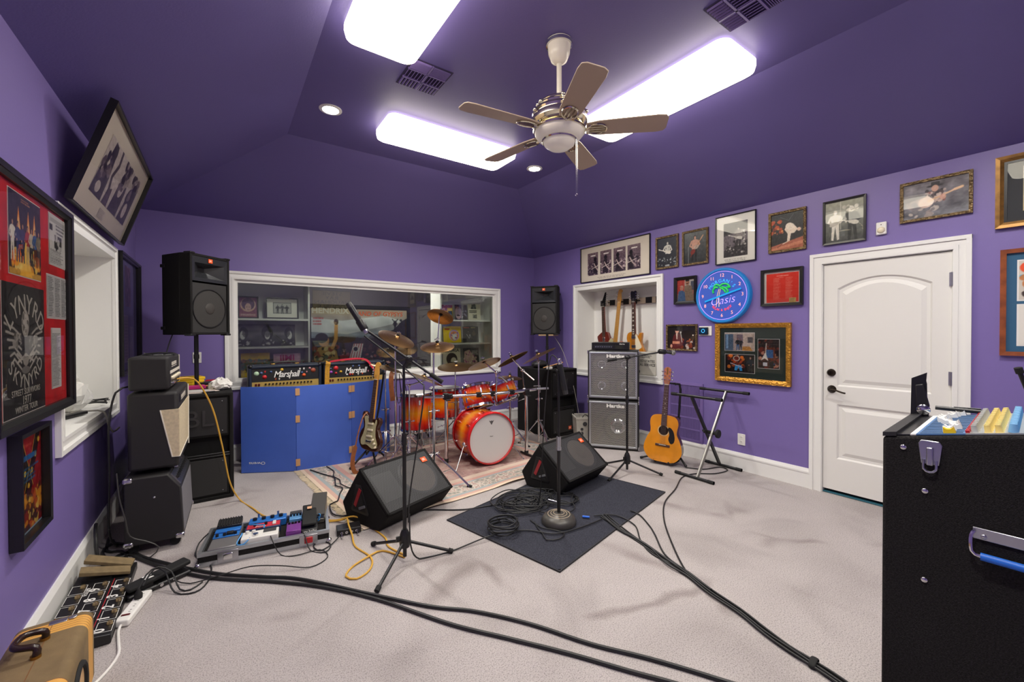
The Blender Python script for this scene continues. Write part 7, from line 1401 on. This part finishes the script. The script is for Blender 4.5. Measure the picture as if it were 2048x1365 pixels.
for k, (lb, a) in enumerate((('blue patch cable between the left pedal and the white pedal', [(-.165, -.02, .09), (-.15, -.08, .12), (-.17, -.15, .09), (-.13, -.17, .09), (-.10, -.14, .11), (-.115, -.10, .09)]), ('blue patch cable between the purple pedal and the black wah', [(.20, -.06, .09), (.205, .0, .11), (.195, .04, .10), (.19, .09, .10)]), ('blue patch cable beside the grey volume pedal', [(.30, -.02, .09), (.315, -.02, .13), (.30, .02, .12), (.31, .0, .085)]), ('blue patch cable arching over the red pedal', [(-.12, .04, .12), (-.09, .01, .13), (-.05, .0, .125), (-.03, -.02, .13), (-.03, -.045, .12)]))): cable(lb, [pbl(*q) for q in a], .0042, PC, 'patch_cable', step=.012)
t = thing('stage_box', 'small black box with a row of jack sockets right of the pedalboard', 'stage box', (.737, 3.10, 0), math.radians(-8))
MB().bb(-.08, .08, -.05, .05, .003, .045).build('chassis', BLACKP, t, bevel=.004)
for k in range(4): MB().lathe([(.004, -.055), (.009, -.055), (.009, -.05), (.004, -.05)], (-.05+.033*k, 0, .022), 'Y', 16, close=True).build('jack_socket', CHROME, t)
for k in (0, 3): MB().cyl((-.05+.035*k, -.05, .022), (-.05+.035*k, -.10, .014), .007).build('jack_plug', CHROME, t)
# ---- foot controller with rocker pedals
fc = thing('foot_controller', 'long black numbered foot controller with two rocker pedals by the baseboard', 'pedal', (-.545, 2.985, 0), PI/2)
W, D = .74, .235; x, y = W/2, D/2
MB().prism([(-y, .004), (y, .004), (y, .075), (-y, .045)], -x, x, plane='YZ').build('chassis', BLACKP, fc, bevel=.003)
TS = math.atan2(.03, D); WPR = mat('white_print', '#e8e6e0', .5); RPR = mat('red_print', '#b02430', .5); DOME = mat('brass_footswitch', '#b5a078', .3, metal=.9)
def tz(yy): return .045+.03*(yy+y)/D+.0008
def on(o, xx, yy): o.location = (xx, yy, tz(yy)); o.rotation_euler = (TS, 0, 0); return o
dome = MB().lathe([(0, .016), (.008, .015), (.011, .010), (.012, 0)], n=14).mesh('footswitch', [DOME], True); ol = MB().ring(-.045, .045, -.03, .03, .002, -.0006, 0).mesh('outline_print', [WPR]); ol.transform(Matrix.Rotation(-PI/2, 4, 'X'))
for row, yy, labs in ((0, -.085, '01234'), (1, -.0, '56789'), (2, .085, 'BUDVP')):
    for k, ch in enumerate(labs):
        xx = -.31+.104*k; on(link('footswitch', dome, fc), xx+.030, yy-.014); on(link('outline_print', ol, fc), xx+.012, yy)
        if row < 2: on(text(ch, .062, WPR, fc, rot=(0, 0, 0), off=.001, name='numeral'), xx-.014, yy+.016)
on(text('VOLUME', .022, WPR, fc, rot=(0, 0, 0), name='lettering'), .08, .045); on(MB().box((-.08, 0, 0), (.54, .003, .0008)).build('red_line', RPR, fc, smooth=False), 0, -.045)
TAN = mat('worn_tan_tread', '#7a6848', .8, var=.2, vscale=30)
for k, (xx, a, hi) in enumerate(((.225, .10, .035), (.33, -.06, .05))):
    q = MB().prism([(-.105, 0), (.105, hi), (.105, hi+.022), (-.105, .018)], -.04, .04, plane='YZ').build('rocker_pedal', [TAN], fc, bevel=.003); q.location = (xx, .0, .068); q.rotation_euler = (TS, 0, a)
    MB().box((0, .03, -.012), (.05, .12, .03)).build('pedal_mount', BLACKP, q, smooth=False)
vp = thing('volume_pedal', 'black volume pedal with a white initial beside the foot controller', 'pedal', (-.308, 3.065, 0), math.radians(28)+PI/2*0)
MB().bb(-.15, .15, -.05, .05, .004, .03).build('base', BLACKP, vp, bevel=.012, seg=3); MB().prism([(-.14, .04), (.15, .06), (.15, .085), (-.14, .062)], -.04, .04).build('treadle', RUBBER, vp, bevel=.008); text('M', .055, WSCR, vp, (-.04, 0, .0735), rot=(.0, -.075, PI/2), off=.002); MB().cyl((.0, -.05, .02), (.0, -.053, .02), .009).cyl((.06, -.05, .02), (.06, -.052, .02), .006).build('jack_socket', CHROME, vp); MB().box((-.06, 0, .036), (.06, .06, .02)).build('pivot', BLACKP, vp, smooth=False)
ps = thing('power_strip', 'white power strip with a black plug beside the foot controller', 'power strip', (-.378, 2.85, 0), math.radians(76))
MB().bb(-.13, .13, -.03, .03, .002, .036).build('housing', WHITEP, ps, bevel=.008, seg=3); MB().box((-.085, 0, .0365), (.012, .035, .006)).build('switch', mat('dark_red_switch', '#5a1a1c', .4), ps, bevel=.002)
for k in range(4): MB().bb(-.05+.045*k-.009, -.05+.045*k-.007, -.008, .0, .0355, .037).bb(-.05+.045*k+.007, -.05+.045*k+.009, -.008, .0, .0355, .037).build('outlet_slots', BLACKP, ps, smooth=False)
pg = thing('power_plug', 'black power plug standing in the white power strip', 'plug', (-.368, 2.905, .0365), .3); MB().lathe([(0, 0), (.017, 0), (.018, .02), (.010, .035), (.006, .05), (0, .05)], n=16).build('body', RUBBER, pg)
cable('short black cord from the plug over the volume pedal', [(-.368, 2.905, .085), (-.34, 2.95, .13), (-.30, 3.02, .125), (-.24, 3.0, .09), (-.20, 2.93, .01), (-.15, 2.90, .006), (-.10, 2.95, .006)], .0042)
cable('white power cord curving from the power strip towards the suitcase amplifier', [(-.408, 2.735, .018), (-.414, 2.69, .008), (-.40, 2.60, .006), (-.385, 2.50, .006), (-.40, 2.42, .006), (-.42, 2.37, .006), (-.44, 2.33, .006)], .006, mat('white_cord', '#e2dfda', .45))
# ---- suitcase amplifier
TANL = mat('tan_tweed_cloth', '#776241', .75, bump=.4, bscale=400, var=.18, vscale=12); STRP = mat('golden_striped_cloth', '#d8a04a', .6, bump=.3, bscale=400); BRN = mat('brown_stripe', '#7a4a20', .6); SGR = mat('tan_speaker_weave', '#c9a274', .8, bump=1., bscale=700)
sa = thing('suitcase_amplifier', 'vintage tan striped suitcase amplifier in the bottom left corner', 'amplifier', (-.535, 2.05, 0), math.radians(2))
def sect(ins): return [(px, pz+.152) for px, pz in rrect(.108-ins, .15-ins, max(.01, .035-ins), 8)]
ys = [(-.34, .02), (-.335, .006), (-.32, 0)]; cols = [0, 0]
def bandy(y0, y1):
    n = 5; out = []
    for k in range(n): out += [(y0+(y1-y0)*k/n, 1), (y0+(y1-y0)*(k+.84)/n, 2)]
    return out
marks = [(-.32, 0)]+bandy(-.20, -.09)+[(-.09, 0)]+bandy(.215, .295)+[(.295, 0), (.315, 0)]
S = [(-.335, .018), (-.33, .006)]+[(m, 0) for m, _ in marks]+[(.325, .006), (.33, .018)]; mc = [0, 0]+[c for _, c in marks[:-1]]+[0, 0]
b = MB(); nn = len(sect(0))
for yy, ins in S: b.v += [(px, yy, pz) for px, pz in sect(ins)]
for i in range(len(S)-1): b.f += [(i*nn+k, i*nn+(k+1) % nn, (i+1)*nn+(k+1) % nn, (i+1)*nn+k) for k in range(nn)]; b.m += [mc[min(i, len(mc)-1)]]*nn
b.f += [tuple(range(nn)), tuple((len(S)-1)*nn+k for k in range(nn))]; b.m += [0, 0]
b.build('case', [TANL, STRP, BRN], sa)
MB().torus((.110, .045, .135), .098, .010, 'X', 40, 8).build('speaker_ring', RUBBER, sa); MB().lathe([(0, .1085), (.095, .1085), (.095, .107)], (0, .045, .135), 'X', 40).build('speaker_cloth', SGR, sa)
MB().tube(crom([(.0, .075, .303), (.0, .08, .335), (-.045, .09, .345), (-.06, .12, .345), (-.045, .17, .345), (.0, .18, .335), (.0, .185, .303)], .01), .011, 10).build('handle', mat('dark_brown_bakelite', '#2a1812', .25), sa)
for yy in (.075, .185): MB().cyl((0, yy, .302), (0, yy, .312), .014).build('handle_mount', BRASS, sa)
for yy in (.29, -.13): MB().box((.015, yy, .3035), (.05, .028, .004)).cyl((.055, yy, .302), (.055, yy, .308), .012).build('clasp', STEEL, sa, bevel=.002)
MB().bb(-.0, .002, -.32, .32, .3015, .3025).build('lid_seam', BRN, sa, smooth=False)
for a in (-.07, .07):
    for c in (-.28, .28): MB().cyl((a, c, 0), (a, c, .004), .012).build('foot', RUBBER, sa)

# ---- hanging strap and cable loops on the hi-hat stand
strap('guitar_strap', 'brown leather strap and loops hanging on the chrome stand left of the floor toms', LEA, [(1.52, 4.42, 1.0), (1.50, 4.40, .97), (1.495, 4.40, .90), (1.50, 4.40, .80), (1.51, 4.40, .72), (1.515, 4.405, .69)], .05, (-.3, -1, 0))
cable('black cable hung in long loops beside the brown strap', [(1.56, 4.40, 1.0), (1.55, 4.39, .80), (1.57, 4.39, .66), (1.60, 4.39, .72), (1.58, 4.39, .98), (1.60, 4.38, .80), (1.63, 4.38, .69), (1.66, 4.38, .78), (1.60, 4.39, 1.0)], .004)

# ---- mixing desk in its carpeted case
mx = thing('mixing_desk', 'large mixing desk in a black carpeted road case at the right edge', 'mixing desk', (1.60, .372, 0), math.radians(3))
W, Dp, S0, NC, CS = .43, .60, .20, 16, .0255
MB().prism([(0, .28), (0, 1.120), (-Dp, 1.120+S0*Dp), (-Dp, .28)][::-1], 0, W, plane='YZ').build('case', CARPETB, mx, bevel=.008)
A_ = -math.atan(S0); cA = math.cos(A_)
def dk(xx, s, dz=0): return (xx, -s, 1.1215+S0*s+dz)
def slab(name, m, x0, x1, s0, s1, h=.004):
    return MB().add([dk(x0, s0), dk(x1, s0), dk(x1, s1), dk(x0, s1), dk(x0, s0, h), dk(x1, s0, h), dk(x1, s1, h), dk(x0, s1, h)], [(0, 1, 2, 3), (4, 7, 6, 5), (0, 4, 5, 1), (1, 5, 6, 2), (2, 6, 7, 3), (3, 7, 4, 0)]).build(name, m, mx, smooth=False)
slab('padded_edge', BLACK, 0.0, W, 0.0, .03, .012); slab('arm_rest', SATIN, .01, W-.01, .03, .058, .003); slab('write_on_strip', WHITEP, .01, W-.01, .058, .070, .004); slab('fader_panel', mat('blue_desk_panel', '#4a6f9c', .45), .01, W-.01, .070, .165); slab('channel_panel', mat('grey_desk_panel', '#8c9092', .45), .01, W-.01, .165, Dp-.02)
fd = MB().prism([(-.012, 0), (.012, 0), (.010, .016), (.004, .011), (-.004, .011), (-.010, .016)], -.008, .008, plane='YZ').mesh('fader_cap', [WHITEP]); fdy = fd.copy(); fdy.materials.clear(); fdy.materials.append(mat('yellow_cap', '#f0c81c', .4))
r = random.Random(8)
for k in range(NC):
    s = .118+.022*math.sin(k*.45)+r.uniform(-.004, .004); s = .135 if k == 0 else s
    o = link('fader_cap', fdy if k == 0 else fd, mx, dk(.024+CS*k, s, .004), (A_, 0, 0))
b = MB()
for k in range(NC): b.box(dk(.024+CS*k, .118, .0046), (.003, .085, .001), rot=(A_, 0, 0))
b.build('fader_slots', BLACKP, mx, smooth=False)
b = MB()
for k in range(NC): b.box(dk(.024+CS*k, .168, .007), (.013, .008, .008), rot=(A_, 0, 0))
o = b.build('red_buttons', mat('red_button', '#b01c24', .35), mx, smooth=False); o['kind'] = 'stuff'
KC = [mat('knob_'+n, c, .4) for n, c in (('grey', '#a5a7a4'), ('yellow', '#e0c878'), ('blue', '#7ab0dc'), ('mint', '#a8d0cc'), ('white', '#d8d8d4'))]
kms = [MB().lathe([(0, .022), (.007, .022), (.009, .002), (.011, 0)], n=12).mesh('channel_knob', [m], True) for m in KC]
rows = [(.182, 0), (.205, 1), (.224, 1)]
for s, c in rows:
    for k in range(NC): link('channel_knob', kms[c], mx, dk(.024+CS*k, s, .004), (A_, 0, 0)).scale = (.8, .8, .9)
b = MB(); mi = 0
for j, c in enumerate((2, 2, 3, 3, 0, 0, 4, 4, 2, 1, 0, 3)):
    for k in range(NC): p = Vector(dk(.024+CS*k, .246+.026*j, .004)); b.cyl(p, p+Vector((0, 0, .022)), .010, .007, 10, c)
o = b.build('far_knobs', KC, mx); o['kind'] = 'stuff'
# latch, screws, spring handle on the side facing the room
def sd(s, z, d=-.001): return (d, -s, z)
MB().prism([(-.118, 1.062), (-.082, 1.062), (-.076, 1.118), (-.082, 1.128), (-.118, 1.128), (-.124, 1.118)], -.005, .001, plane='YZ').build('latch_plate', STEEL, mx, bevel=.002)
MB().box((-.008, -.10, 1.085), (.008, .014, .05)).build('latch_lever', STEEL, mx, bevel=.003); MB().tube(crom([(-.008, -.088, 1.075), (-.010, -.088, 1.05), (-.010, -.10, 1.042), (-.010, -.112, 1.05), (-.008, -.112, 1.075)], .006), .003, 8).build('latch_loop', STEEL, mx)
for s, z in ((.045, 1.098), (.09, .985), (.09, .735)): MB().sphere(sd(s, z), .008, 12, sc=(.5, 1, 1)).build('screw', CHROME, mx)
MB().box((-.003, -.29, .905), (.004, .22, .03)).build('handle_plate', STEEL, mx, bevel=.002)
MB().tube(crom([(-.010, -.183, .912), (-.014, -.178, .90), (-.018, -.178, .87), (-.018, -.184, .856), (-.018, -.21, .852), (-.018, -.37, .852), (-.018, -.396, .856), (-.018, -.402, .87), (-.014, -.402, .90), (-.010, -.397, .912)], .008), .0045, 8).build('handle_bail', CHROME, mx)
MB().cyl((-.018, -.195, .852), (-.018, -.385, .852), .0095, n=16).build('handle_grip', mat('blue_rubber_grip', '#1f6ad0', .45), mx)
for s in (.20, .29, .38): MB().sphere((-.006, -s, .900), .006, 10, sc=(.5, 1, 1)).build('handle_screw', STEEL, mx)
MB().prism([(-.043, 1.10), (.002, 1.10), (.0, 1.262), (-.040, 1.285), (-.038, 1.255), (-.040, 1.245)][::-1], W+.004, W+.008, plane='YZ').build('support_bracket', SATIN, mx, bevel=.001)
MB().prism([(-.044, 1.10), (-.018, 1.10), (-.012, 1.24), (-.032, 1.245), (-.048, 1.17)][::-1], W-.012, W+.004, plane='YZ').build('support_arm', BLACKP, mx, bevel=.003)
MB().lathe([(0, W-.022), (.010, W-.021), (.018, W-.016), (.018, W-.011)], (0, -.034, 1.155), 'X', 20).build('arm_bolt', CHROME, mx)
for a in (.08, W-.08):
    for c in (-.08, -Dp+.08): MB().cyl((a-.018, c, .229), (a+.018, c, .229), .042, n=20).box((a, c, .272), (.05, .05, .02)).build('caster', RUBBER, mx)
mx.scale = (1.15, 1.15, 1.15); mx.location = (1.60*1.15, .372*1.15, CAM_H-CAM_H*1.15)
p0 = mx.matrix_basis@Vector(dk(.41, .125, .016))
simple('marker_pen', 'black marker pen lying on the far edge of the mixing desk', 'pen', BLACKP, (p0.x, p0.y, p0.z+.006), -PI/2+.1, lambda b: b.cyl((-.07, 0, 0), (.07, 0, .0), .008, n=12).cyl((-.02, 0, .008), (.05, 0, .010), .003))
t = thing('microphone_stand', 'black microphone stand whose tip shows at the right edge above the mixing desk', 'microphone stand', (3.62, .10, 0))
MB().lathe([(0, 0), (.12, 0), (.12, .012), (.02, .03), (0, .03)], n=32).build('base', SATIN, t); MB().cyl((0, 0, .02), (0, 0, .62), .011, n=14).build('tube', SATIN, t)
MB().tube([(.01, 0, .60), (-.16, .155, 1.225)], .010, 12).build('boom', SATIN, t); MB().cyl((-.155, .15, 1.205), (-.162, .157, 1.235), .016, n=14).build('end_cap', RUBBER, t)
